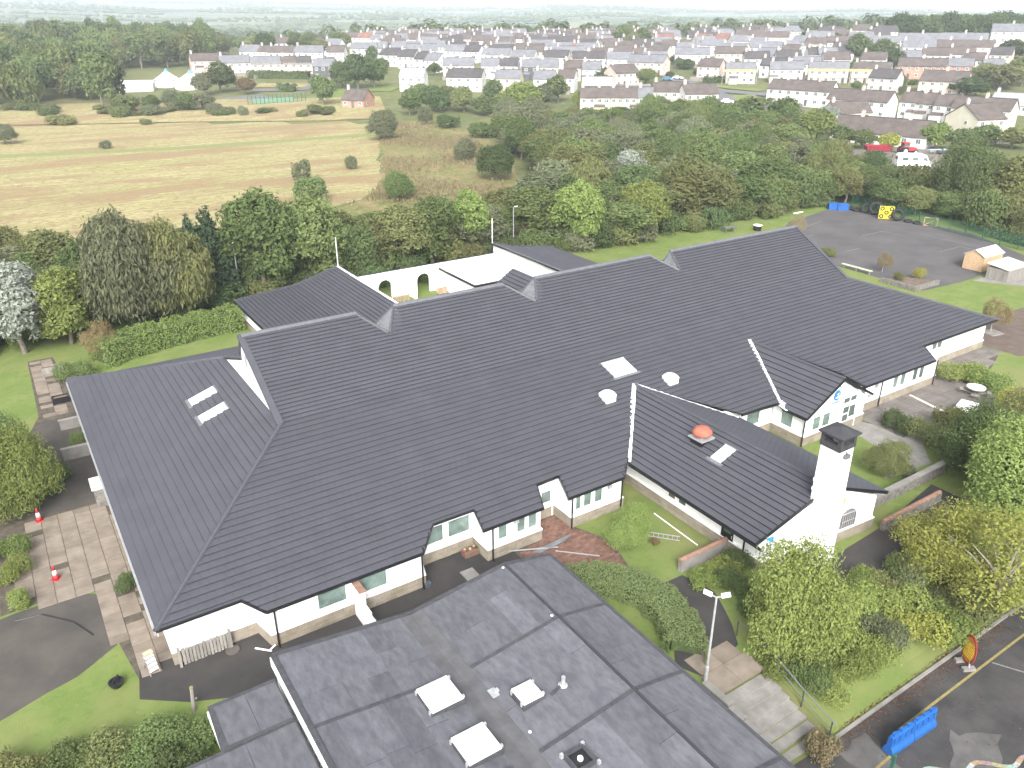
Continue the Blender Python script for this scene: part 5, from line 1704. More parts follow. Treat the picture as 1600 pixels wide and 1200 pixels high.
def make_tree(kind, seed, H, R, leaf, dens, trunk_m=None):
    """returns trunk mesh and crown mesh of a tree H high and 2R wide standing at the origin"""
    g = np.random.default_rng(seed)
    lobes = []
    tb = H * (.08 if kind in ('round', 'tall') else .16 if kind == 'sparse' else .05)
    if kind == 'conifer':
        for k in range(16):
            t = k / 15
            z = H * (.12 + .84 * t)
            rr = R * (1 - t) * .75 + .15
            a = g.uniform(0, 6.28)
            lobes.append((np.array([math.cos(a) * rr * .45, math.sin(a) * rr * .45, z]), rr * .62 + .18))
    elif kind == 'bush':
        for k in range(10):
            a = g.uniform(0, 6.28)
            q = math.sqrt(g.uniform(0, 1)) * .62
            lobes.append((np.array([math.cos(a) * q * R, math.sin(a) * q * R, H * g.uniform(.28, .62)]), R * g.uniform(.30, .46) * min(1.2, H / R)))
    else:
        n = {'round': 22, 'tall': 21, 'willow': 20, 'sparse': 22}[kind]
        zc = (H + tb) / 2
        hz = (H - tb) / 2
        for k in range(n):
            for _ in range(30):
                d = g.uniform(-1, 1, 3)
                if .15 < np.linalg.norm(d) < 1:
                    break
            r = R * g.uniform(.30, .48) * (.8 if kind == 'sparse' else 1)
            c = np.array([d[0] * R * .68, d[1] * R * .68, zc + d[2] * hz * .68])
            taper = 1 - .35 * max(0, d[2])
            c[0] *= taper
            c[1] *= taper
            lobes.append((c, r))
    P_, N_ = lobes_points(g, lobes, dens, zmin=-.75 if kind == 'willow' else -.6)
    # stray twigs beyond the outline, and holes
    hol = [(lobes[int(g.integers(len(lobes)))][0] + g.normal(size=3) * R * .3, R * g.uniform(.12, .24)) for _ in range(16 if kind == 'sparse' else 2 if leaf < .15 else 7)]
    keep = np.ones(len(P_), bool)
    for c, r in hol:
        keep &= np.linalg.norm(P_ - c, axis=1) > r
    P_, N_ = P_[keep], N_[keep]
    P_ = P_[:, :] + g.normal(size=P_.shape) * leaf * .35
    P_[:, 2] = np.maximum(P_[:, 2], .05)
    if kind == 'willow':
        P_[:, 2] -= np.abs(g.normal(size=len(P_))) * .35
    sz = leaf * g.uniform(.6, 1.3, len(P_))
    crown = leaf_mesh('crown', P_, N_, sz, MATS['leaf_mid'], elong=2.6 if kind == 'willow' else 1.5, down=.7 if kind == 'willow' else None, seed=seed)
    tm = MB()
    r0 = max(.05, H * .02)
    if kind == 'bush':
        for k in range(5):
            l = lobes[k][0]
            tm.tube([(l[0] * .1, l[1] * .1, 0), (l[0] * .5, l[1] * .5, l[2] * .6), tuple(l)], [r0 * .7, r0 * .5, r0 * .2], 5)
    else:
        top = H * (.9 if kind == 'conifer' else .62)
        w = g.normal(size=2) * H * .015
        tm.tube([(0, 0, -.15), (w[0], w[1], top * .35), (w[0] * 2, w[1], top * .7), (w[0], w[1] * 2, top)], [r0 * 1.25, r0, r0 * .7, r0 * .25], 7)
        if kind != 'conifer':
            for l, r in lobes[:11]:
                h0 = min(top * .8, max(tb * .8, l[2] * .55))
                tm.tube([(w[0], w[1], h0), (l[0] * .55, l[1] * .55, (h0 + l[2]) / 2 + .2), tuple(l)], [r0 * .5, r0 * .35, r0 * .12], 5)
    return tm.data('trunk', trunk_m or M_bark), crown


LEAFC = dict(leaf_mid=(.150, .195, .078), leaf_dark=(.110, .148, .064), leaf_olive=(.185, .202, .086), leaf_grey=(.182, .202, .118), leaf_silver=(.30, .33, .28), leaf_bright=(.210, .262, .086),
             leaf_yellow=(.315, .325, .090), leaf_lime=(.235, .285, .090), leaf_rust=(.24, .19, .10), leaf_pine=(.085, .120, .070), leaf_straw=(.25, .21, .125))
for k_, c_ in LEAFC.items():
    leafmat(k_, c_, var=.18)

T = {}


def template(key, *a, **k):
    T[key] = (make_tree(*a, **k), a[2], a[3])


template('round_a', 'round', 11, 9, 4.0, .27, 34)
template('round_b', 'round', 12, 9, 3.6, .27, 34)
template('round_c', 'tall', 13, 9, 3.0, .26, 36)
template('round_d', 'round', 14, 8, 4.2, .27, 33)
template('willow', 'willow', 15, 9, 4.4, .19, 60)
template('sparse', 'sparse', 16, 9, 3.4, .24, 28, trunk_m=M_barkp)
template('pine', 'conifer', 17, 9, 2.6, .26, 40)
template('bush_a', 'bush', 18, 2.2, 1.8, .18, 60)
template('bush_b', 'bush', 19, 2.0, 2.2, .18, 55)
template('near_round', 'round', 20, 5, 2.6, .105, 190)
template('near_sparse', 'sparse', 21, 6, 4.2, .12, 60, trunk_m=M_barkp)
template('near_dense', 'round', 22, 5, 3.6, .12, 150)
template('near_bush', 'bush', 23, 1.4, 1.4, .085, 220)
template('near_bush_b', 'bush', 24, 1.0, 1.5, .10, 190)
template('far_a', 'round', 25, 10, 5.0, .6, 7)
template('far_b', 'round', 26, 10, 4.6, .6, 7)
template('far_c', 'tall', 27, 10, 3.8, .55, 8)
template('far_pine', 'conifer', 28, 10, 2.8, .5, 10)
TREES = []
rt = random.Random(77)


def plant(key, x, y, h, w, leafm, desc, cat='tree', group=None, name=None, z=None, parts=True):
    """stand one tree of a template, scaled to height h and width w"""
    (tm, cm), H, R_ = T[key]
    z = terr(x, y) if z is None else z
    nm = name or ('shrub' if 'bush' in key else 'pine_tree' if 'pine' in key else 'willow_tree' if key == 'willow' else 'broadleaf_tree')
    nm = name or nm
    t = thing(nm, desc, cat, (x, y, z - .05), rt.uniform(0, 6.28), group)
    s = w / (2 * R_)
    t.scale = (s, s, h / H)
    obj('trunk', tm, t)
    c = obj('crown', cm, t)
    c.material_slots[0].link = 'OBJECT'
    c.material_slots[0].material = MATS[leafm]
    return t


def poisson(poly, dmin, n, seed, density=None):
    rn = random.Random(seed)
    out = []
    x0, x1 = min(p[0] for p in poly), max(p[0] for p in poly)
    y0, y1 = min(p[1] for p in poly), max(p[1] for p in poly)
    for _ in range(n * 30):
        if len(out) >= n:
            break
        x, y = rn.uniform(x0, x1), rn.uniform(y0, y1)
        if inside(x, y, poly) and all((x - a) ** 2 + (y - b) ** 2 > dmin * dmin for a, b in out):
            out.append((x, y))
    return out


def pix(x, y, z=0.0):
    q = Vector((x, y, z - CAM_H))
    return 800 + FPX * q.dot(RT) / q.dot(FW), 600 - FPX * q.dot(UPV) / q.dot(FW)


def wood(spots, keys, leafs, hr, wr_, where, group, seed, kindname='broadleaf tree', name=None):
    """a named stand of trees, told apart by their order from the left"""
    rn = random.Random(seed)
    spots = sorted(spots, key=lambda p: pix(p[0], p[1], terr(*p))[0])
    cw = dict(leaf_mid='mid green', leaf_dark='dark green', leaf_olive='olive green', leaf_grey='grey-green', leaf_silver='silvery', leaf_bright='bright green', leaf_yellow='yellowish', leaf_lime='lime green', leaf_rust='rusty brown', leaf_pine='dark needle', leaf_straw='straw-coloured')
    for i, (x, y) in enumerate(spots):
        lf = rn.choice(leafs)
        plant(rn.choice(keys), x, y, rn.uniform(*hr), rn.uniform(*wr_), lf, '%s %s %s, %s from the left' % (cw[lf], kindname, where, ordinal(i + 1)), group=group, cat='shrub' if 'shrub' in kindname else 'tree', name=name)


# the tree belt behind the school: the trees one can tell apart first
for key, px, py, h, w, lf, d in (
        ('round_c', 42, 560, 9.6, 6.6, 'leaf_silver', 'tall silvery poplar at the left edge of the tree belt'),
        ('willow', 225, 515, 11.5, 10.5, 'leaf_grey', 'broad grey-green willow behind the left end of the school'),
        ('willow', 290, 505, 10.2, 8.5, 'leaf_olive', 'second, olive-tinted willow right of the broad grey one'),
        ('pine', 345, 478, 10.8, 6.6, 'leaf_pine', 'dark pine rising behind the willows'),
        ('pine', 318, 480, 10.0, 5.6, 'leaf_pine', 'slimmer dark pine left of the tall pine'),
        ('round_a', 420, 468, 11.6, 9.5, 'leaf_mid', 'large round green tree behind the left rear wing'),
        ('round_b', 500, 452, 11.0, 8.0, 'leaf_mid', 'green tree behind the left mast'),
        ('round_d', 150, 520, 7.0, 8.0, 'leaf_dark', 'dark bushy tree between silver poplar and willow'),
        ('round_b', 115, 545, 7.8, 6.5, 'leaf_bright', 'fresh green tree right of the silver poplar'),
        ('sparse', 590, 432, 7.0, 6.5, 'leaf_olive', 'thin olive tree above the courtyard wall'),
        ('round_c', 685, 420, 9.5, 7.0, 'leaf_mid', 'tall green tree behind the right arch of the courtyard'),
        ('round_a', 640, 425, 8.0, 8.0, 'leaf_olive', 'spreading olive tree behind the courtyard wall'),
        ('sparse', 745, 405, 9.5, 7.0, 'leaf_bright', 'light green tree behind the right mast'),
        ('round_d', 560, 438, 6.5, 7.0, 'leaf_dark', 'low dark tree left of the courtyard arches'),
        ('round_a', 15, 530, 6.5, 7.5, 'leaf_grey', 'grey-green tree half cut by the left frame edge'),
        ('bush_a', 597, 452, 2.6, 4.5, 'leaf_dark', 'dark bush seen through the left courtyard arch'), ('bush_a', 657, 445, 2.6, 4.5, 'leaf_dark', 'dark bush seen through the right courtyard arch'),
        ('round_c', 460, 447, 9.0, 7.0, 'leaf_dark', 'dark tree between the two large green trees')):
    x, y = W(px, py)
    plant(key, x, y + 1.5, h, w, lf, d, group='trees of the belt behind the school')
belt = [(-16, 84), (5, 85), (20, 87), (34, 89), (58, 88), (62, 96), (48, 98), (30, 98), (10, 100), (-16, 102)]
wood(poisson(belt, 3.9, 52, 1), ['round_a', 'round_b', 'round_d', 'sparse', 'round_c'], ['leaf_mid', 'leaf_dark', 'leaf_olive', 'leaf_grey', 'leaf_mid'], (4.5, 8.2), (6, 9), 'filling the belt behind the school', 'fill trees of the belt behind the school', 2)
woodp = [(60, 86), (66, 82.5), (85, 82), (100, 82.5), (117, 83.5), (124, 88), (136, 99), (146, 112), (160, 124), (186, 146), (172, 184), (152, 172), (126, 198), (114, 178), (98, 146), (84, 112), (70, 100)]
wood(poisson(woodp, 4.9, 225, 3), ['round_a', 'round_b', 'round_c', 'sparse', 'sparse', 'round_c', 'willow'], ['leaf_mid', 'leaf_mid', 'leaf_dark', 'leaf_olive', 'leaf_grey', 'leaf_mid', 'leaf_olive', 'leaf_grey'], (5.5, 9.8), (7, 10.5), 'in the wood behind the school', 'trees of the wood behind the school', 4)
for px, py, h, w, lf, d in ((985, 300, 8.5, 7, 'leaf_silver', 'pale silvery tree inside the wood'), (1065, 345, 10, 8, 'leaf_olive', 'yellowing olive tree at the front of the wood'), (1000, 370, 8, 7, 'leaf_bright', 'bright green tree at the wood edge above the lawn'), (900, 390, 9, 7.5, 'leaf_bright', 'fresh green tree at the wood edge behind the right rear wing'), (1290, 210, 8, 7, 'leaf_silver', 'silvery willow at the far corner of the wood')):
    x, y = W(px, py)
    plant('round_a' if lf != 'leaf_silver' else 'round_c', x, y, h, w, lf, d, group='trees of the wood behind the school')
edge = [(102, 81.5), (118, 81.8), (121, 66), (118.5, 44), (124, 42), (128, 66), (140, 88), (150, 96), (136, 97), (124, 87)]
wood(poisson(edge, 4.2, 44, 5), ['round_a', 'round_b', 'round_d', 'bush_a'], ['leaf_mid', 'leaf_dark', 'leaf_mid', 'leaf_olive'], (4, 6.5), (5, 7.5), 'along the playground fence', 'trees along the playground fence', 6, name='hedgerow_tree')
for key, px, py, h, w, lf, d in (
        ('near_dense', 1500, 340, 10.5, 11.5, 'leaf_dark', 'large dense dark tree behind the playground fence'),
        ('round_b', 1590, 350, 10.5, 9.5, 'leaf_olive', 'olive tree at the right frame edge behind the fence'),
        ('round_d', 1560, 330, 7.0, 7.5, 'leaf_yellow', 'yellow-green tree between the dark tree and the frame edge'),
        ('round_a', 1340, 318, 6, 6.5, 'leaf_mid', 'rounded tree behind the blue crates')):
    x, y = W(px, py)
    plant(key, x + 1.5, y + 1, h, w, lf, d, group='big trees by the playground')
# shrubs standing free in the meadow
for px, py, h, w, lf, d in ((601, 219, 7.5, 9.5, 'leaf_grey', 'big round willow shrub alone in the meadow'), (473, 282, 4.2, 3.6, 'leaf_grey', 'small upright shrub in the mown meadow'), (487, 312, 4.2, 6.0, 'leaf_mid', 'rounded shrub at the meadow edge above the belt'),
                            (548, 264, 2.8, 2.8, 'leaf_grey', 'tiny shrub beside the reddish meadow patch'), (622, 312, 4.8, 6.5, 'leaf_mid', 'round shrub at the near right corner of the meadow'), (727, 252, 5.0, 6.0, 'leaf_grey', 'grey shrub in the rough grass'),
                            (775, 280, 6.5, 8.5, 'leaf_dark', 'dark dense shrub at the wood edge in rough grass'), (665, 195, 5, 5, 'leaf_grey', 'pale shrub between paddock and meadow'), (700, 200, 4, 7, 'leaf_dark', 'low dark shrub in front of the paddock'),
                            (755, 215, 4, 8, 'leaf_mid', 'long low shrub right of the paddock'), (95, 195, 3, 9, 'leaf_olive', 'low bramble patch at the far left of the meadow'), (165, 232, 2, 3, 'leaf_grey', 'lone small bush in the left of the meadow'),
                            (228, 195, 2, 3.5, 'leaf_olive', 'small bush near the far meadow edge'), (190, 185, 4, 6, 'leaf_mid', 'round bush before the marquees'), (8, 225, 5, 7, 'leaf_grey', 'grey bush at the left frame edge of the meadow'), (10, 392, 3.4, 4.6, 'leaf_olive', 'olive bush at the left frame edge near the belt'), (381, 182, 3.5, 3.2, 'leaf_grey', 'single bush in front of the fenced court')):
    x, y, _ = G(px, py)
    plant('round_d' if h > 4.4 else 'bush_a', x, y, h, w, lf, d, cat='shrub', name='shrub', group='shrubs standing in the meadow')
under = [(58, 84), (64, 81.2), (85, 80.4), (100, 80.8), (117, 81.8), (117, 84), (100, 83.4), (85, 83), (66, 84), (60, 87)]
wood(poisson(under, 2.6, 34, 41), ['bush_a', 'bush_b'], ['leaf_mid', 'leaf_dark', 'leaf_olive', 'leaf_grey'], (2, 3.6), (3.5, 5.5), 'at the front edge of the wood', 'undergrowth at the wood edge', 42, 'shrub')
under = [(-14, 82), (5, 82.5), (20, 84), (34, 86), (58, 85), (58, 88), (34, 89), (20, 87), (5, 85.5), (-14, 85)]
wood(poisson(under, 2.8, 28, 43), ['bush_a', 'bush_b'], ['leaf_mid', 'leaf_dark', 'leaf_olive', 'leaf_dark'], (2, 3.4), (3.5, 5.5), 'at the front of the tree belt', 'undergrowth of the belt', 44, 'shrub')
# hedge bank between wood and yard, low scrub along the wood front
mound = [(134, 104), (144, 114), (160, 121), (172, 122), (166, 113), (150, 105)]
wood(poisson(mound, 3.4, 26, 8), ['bush_a', 'bush_b'], ['leaf_olive', 'leaf_rust', 'leaf_mid'], (2, 3.4), (4, 6), 'on the bank by the tractor yard', 'shrubs on the bank by the yard', 9, 'shrub')
# stand of trees at the far left
fl_ = []
rn = random.Random(12)
for _ in range(1500):
    f, s = rn.uniform(268, 560), rn.uniform(-400, -60)
    x, y = f * HX + s * HY, f * HY - s * HX
    px, py = pix(x, y, terr(x, y))
    lim = 186 - .03 * px
    if py < lim and px < (330 if py < 150 else 240) and not (175 < px < 340 and py > 108 and py < 190) and px > -60 and all((x - a) ** 2 + (y - b) ** 2 > 60 for a, b in fl_):
        fl_.append((x, y))
wood(fl_[:240], ['far_a', 'far_b', 'far_c'], ['leaf_mid', 'leaf_dark', 'leaf_dark', 'leaf_mid', 'leaf_olive'], (12, 19), (10, 15), 'in the far left woodland', 'trees of the far left woodland', 13, name='woodland_tree')
# trees among and behind the houses
tt = [(560, 140, 13, 13, 'leaf_dark'), (585, 138, 11, 10, 'leaf_mid'), (535, 138, 11, 10, 'leaf_dark'), (505, 165, 9.5, 9, 'leaf_mid'), (500, 145, 7, 7, 'leaf_mid'), (345, 145, 11, 13, 'leaf_dark'), (385, 148, 6, 7, 'leaf_rust'), (320, 150, 8, 8, 'leaf_grey'),
      (270, 172, 7, 7, 'leaf_grey'), (240, 173, 5, 7, 'leaf_mid'), (292, 174, 6, 7, 'leaf_mid'), (318, 172, 6, 8, 'leaf_grey'), (200, 176, 6, 9, 'leaf_mid'), (582, 100, 9, 6, 'leaf_dark'), (598, 110, 6, 6, 'leaf_mid'), (640, 180, 8, 8, 'leaf_mid'), (660, 160, 7, 8, 'leaf_mid'), (680, 175, 9, 10, 'leaf_dark'),
      (700, 165, 7, 9, 'leaf_olive'), (725, 175, 8, 9, 'leaf_olive'), (770, 158, 8, 7, 'leaf_dark'), (815, 172, 9.5, 13, 'leaf_lime'), (790, 178, 7, 8, 'leaf_bright'), (872, 160, 9, 10, 'leaf_mid'), (850, 170, 8, 8, 'leaf_grey'), (760, 180, 6, 9, 'leaf_dark'), (905, 172, 6, 5, 'leaf_bright'),
      (945, 132, 6, 9, 'leaf_dark'), (985, 132, 6, 4, 'leaf_dark'), (1008, 132, 6, 10, 'leaf_mid'), (972, 78, 13, 13, 'leaf_mid'), (1000, 80, 13, 11, 'leaf_dark'), (988, 82, 10, 9, 'leaf_grey'), (1060, 108, 5, 5, 'leaf_mid'), (1075, 108, 5, 6, 'leaf_dark'),
      (1105, 78, 8, 9, 'leaf_mid'), (1130, 72, 6, 7, 'leaf_dark'), (1340, 100, 14, 12, 'leaf_dark'), (1380, 102, 12, 12, 'leaf_mid'), (1395, 110, 10, 9, 'leaf_dark'), (1330, 120, 6, 6, 'leaf_mid'), (1260, 68, 7, 8, 'leaf_dark'), (1305, 72, 7, 9, 'leaf_dark'), (1325, 72, 6, 8, 'leaf_dark'), (1510, 152, 7, 15, 'leaf_dark'),
      (1560, 140, 10, 16, 'leaf_olive'), (1595, 135, 11, 14, 'leaf_olive'), (1580, 92, 9, 12, 'leaf_dark'), (1535, 128, 7, 9, 'leaf_olive'), (1225, 205, 9, 11, 'leaf_mid'), (1168, 205, 9, 12, 'leaf_dark'), (1275, 222, 8, 10, 'leaf_bright'), (1310, 228, 5, 7, 'leaf_mid'), (1345, 232, 4.5, 6, 'leaf_mid'),
      (1390, 235, 4, 6, 'leaf_yellow'), (1460, 232, 6, 7, 'leaf_bright'), (1500, 235, 5, 8, 'leaf_dark'), (1540, 228, 5, 9, 'leaf_mid'), (1580, 232, 5, 9, 'leaf_olive'), (1100, 205, 8.5, 4.5, 'leaf_bright'), (1440, 118, 4, 8, 'leaf_bright'), (1430, 88, 4, 9, 'leaf_mid'), (870, 82, 5, 5, 'leaf_dark'), (895, 82, 5, 8, 'leaf_mid'), (725, 78, 5, 5, 'leaf_dark'), (715, 76, 5, 4, 'leaf_dark'),
      (680, 118, 5, 7, 'leaf_mid'), (700, 100, 3, 12, 'leaf_mid'), (1020, 168, 4, 4, 'leaf_dark'), (1200, 170, 4, 5, 'leaf_mid'), (760, 96, 4, 5, 'leaf_mid'), (1150, 108, 4, 4, 'leaf_mid'), (1550, 165, 4, 6, 'leaf_mid'), (420, 122, 3, 4, 'leaf_dark')]
tt += [(x_, 62 - .012 * (x_ - 1400), 12 + (x_ % 3), 14, 'leaf_dark') for x_ in range(1402, 1602, 15)]
tt += [(x_, 78 + (x_ * 7) % 9, 8 + (x_ % 4), 11, ('leaf_mid', 'leaf_dark', 'leaf_olive')[x_ % 3]) for x_ in range(330, 545, 17)]
tt.sort()
for i, (px, py, h, w, lf) in enumerate(tt):
    x, y, z = G(px, py)
    key = 'far_c' if h > w * 1.5 else ('far_a', 'far_b')[i % 2]
    if lf == 'leaf_dark' and w < 5:
        key = 'far_pine'
    plant(key, x, y, h, w, lf, 'garden or roadside tree among the town houses, %s from the left' % ordinal(i + 1), group='trees among the houses', z=z, name='garden_tree')


def hedge(name, label, path, w, h, m, leaf=.14, dens=110, cat='hedge', z=None, round_=.35, seed=1):
    """clipped hedge: a dense woody core wrapped in leaves that follow its sides and top"""
    g = np.random.default_rng(seed)
    t = thing(name, label, cat, (path[0][0], path[0][1], terr(*path[0]) if z is None else z))
    P_, N_ = [], []
    core = MB()
    for (a, b) in zip(path[:-1], path[1:]):
        L = math.dist(a, b)
        d = ((b[0] - a[0]) / L, (b[1] - a[1]) / L)
        n = int((2 * h + w) * L * dens)
        s = g.uniform(-.15, L + .15, n)
        q = g.uniform(-1, 1, n) * (h + w / 2)
        side = np.sign(q)
        aq = np.abs(q)
        onside = aq > w / 2
        off = np.where(onside, w / 2, aq) * side
        zz = np.where(onside, h - (aq - w / 2), h)
        lump = .10 * np.sin(s * 2.3) + .07 * np.sin(s * 5.1 + side)
        edge = np.clip((zz / h - (1 - round_)) / round_, 0, 1) ** 2
        off = off * (1 - .18 * edge * onside) * (1 + lump)
        zz = zz * (1 + lump * .6) - .12 * (np.abs(off) / (w / 2)) ** 3 * (~onside) * h * .4
        nx_ = np.where(onside, side, 0.0)
        px_ = a[0] + d[0] * s - d[1] * off
        py_ = a[1] + d[1] * s + d[0] * off
        P_.append(np.stack([px_, py_, zz + (terr(*a) if z is None else z)], 1) + g.normal(size=(n, 3)) * leaf * .4)
        N_.append(np.stack([-d[1] * nx_, d[0] * nx_, np.where(onside, .3, 1.0)], 1) + g.normal(size=(n, 3)) * .5)
        c = MB()
        ang = math.atan2(d[1], d[0])
        k = w * .40
        z0 = terr(*a) if z is None else z
        q4 = [(a[0] - d[1] * k, a[1] + d[0] * k), (a[0] + d[1] * k, a[1] - d[0] * k), (b[0] + d[1] * k, b[1] - d[0] * k), (b[0] - d[1] * k, b[1] + d[0] * k)]
        q4 = [(a[0] + (q[0] - a[0]) + (d[0] * .45 if q_ < 2 else -d[0] * .45) * ((a is path[0] and q_ < 2) or (b is path[-1] and q_ >= 2)), q[1] + (d[1] * .45 if q_ < 2 else -d[1] * .45) * ((a is path[0] and q_ < 2) or (b is path[-1] and q_ >= 2))) for q_, q in enumerate(q4)]
        core.prism(q4, z0 - .1, z0 + h * .88)
    core.build('woody_core', M_hedgecore, t)
    P_, N_ = np.vstack(P_), np.vstack(N_)
    loc = np.array(t.location)
    me = leaf_mesh('foliage', P_ - loc, N_, leaf * g.uniform(.6, 1.3, len(P_)), m, seed=seed)
    obj('foliage', me, t)
    return t


hedge('curved_hedge', 'thick curved clipped hedge beside the flat roof', [(21.4, 26.9), (22.6, 26.6), (23.9, 25.4), (24.5, 23.6), (24.2, 21.8), (23.5, 20.3), (23.0, 19.9)], 1.9, 1.0, leafmat('leaf_hedge', (.235, .285, .125), var=.2), leaf=.07, dens=520, seed=3)
hedge('flowering_hedge', 'long bright green hedge behind the left end of the school', [(5.0, 74.5), (9, 76.2), (14, 77.2), (18.2, 77.6)], 2.6, 2.1, MATS['leaf_bright'], leaf=.15, dens=80, seed=4)
hedge('low_hedge', 'dark clipped hedge before the far terrace on the left', [G(390, 122)[:2], G(484, 123)[:2]], 4, 2.6, MATS['leaf_dark'], leaf=.6, dens=5, seed=5)
hedge('corner_hedge', 'small clipped hedge by the bend of the town road', [G(1100, 131)[:2], G(1130, 128)[:2]], 3, 2.2, MATS['leaf_dark'], leaf=.6, dens=5, seed=6)
hedge('court_hedge', 'short clipped hedge on the verge behind the fenced court', [G(435, 143)[:2], G(463, 143)[:2]], 3, 2.4, MATS['leaf_dark'], leaf=.6, dens=5, seed=7)
hedge('green_hedge', 'clipped hedge running right along the green mesh fence', [(118.2, 56), (115.2, 44)], 1.6, 1.7, MATS['leaf_dark'], leaf=.3, dens=18, seed=8)

NB = 'plants round the school'


def P0(px, py, z=0.0):
    return W(px, py, z)


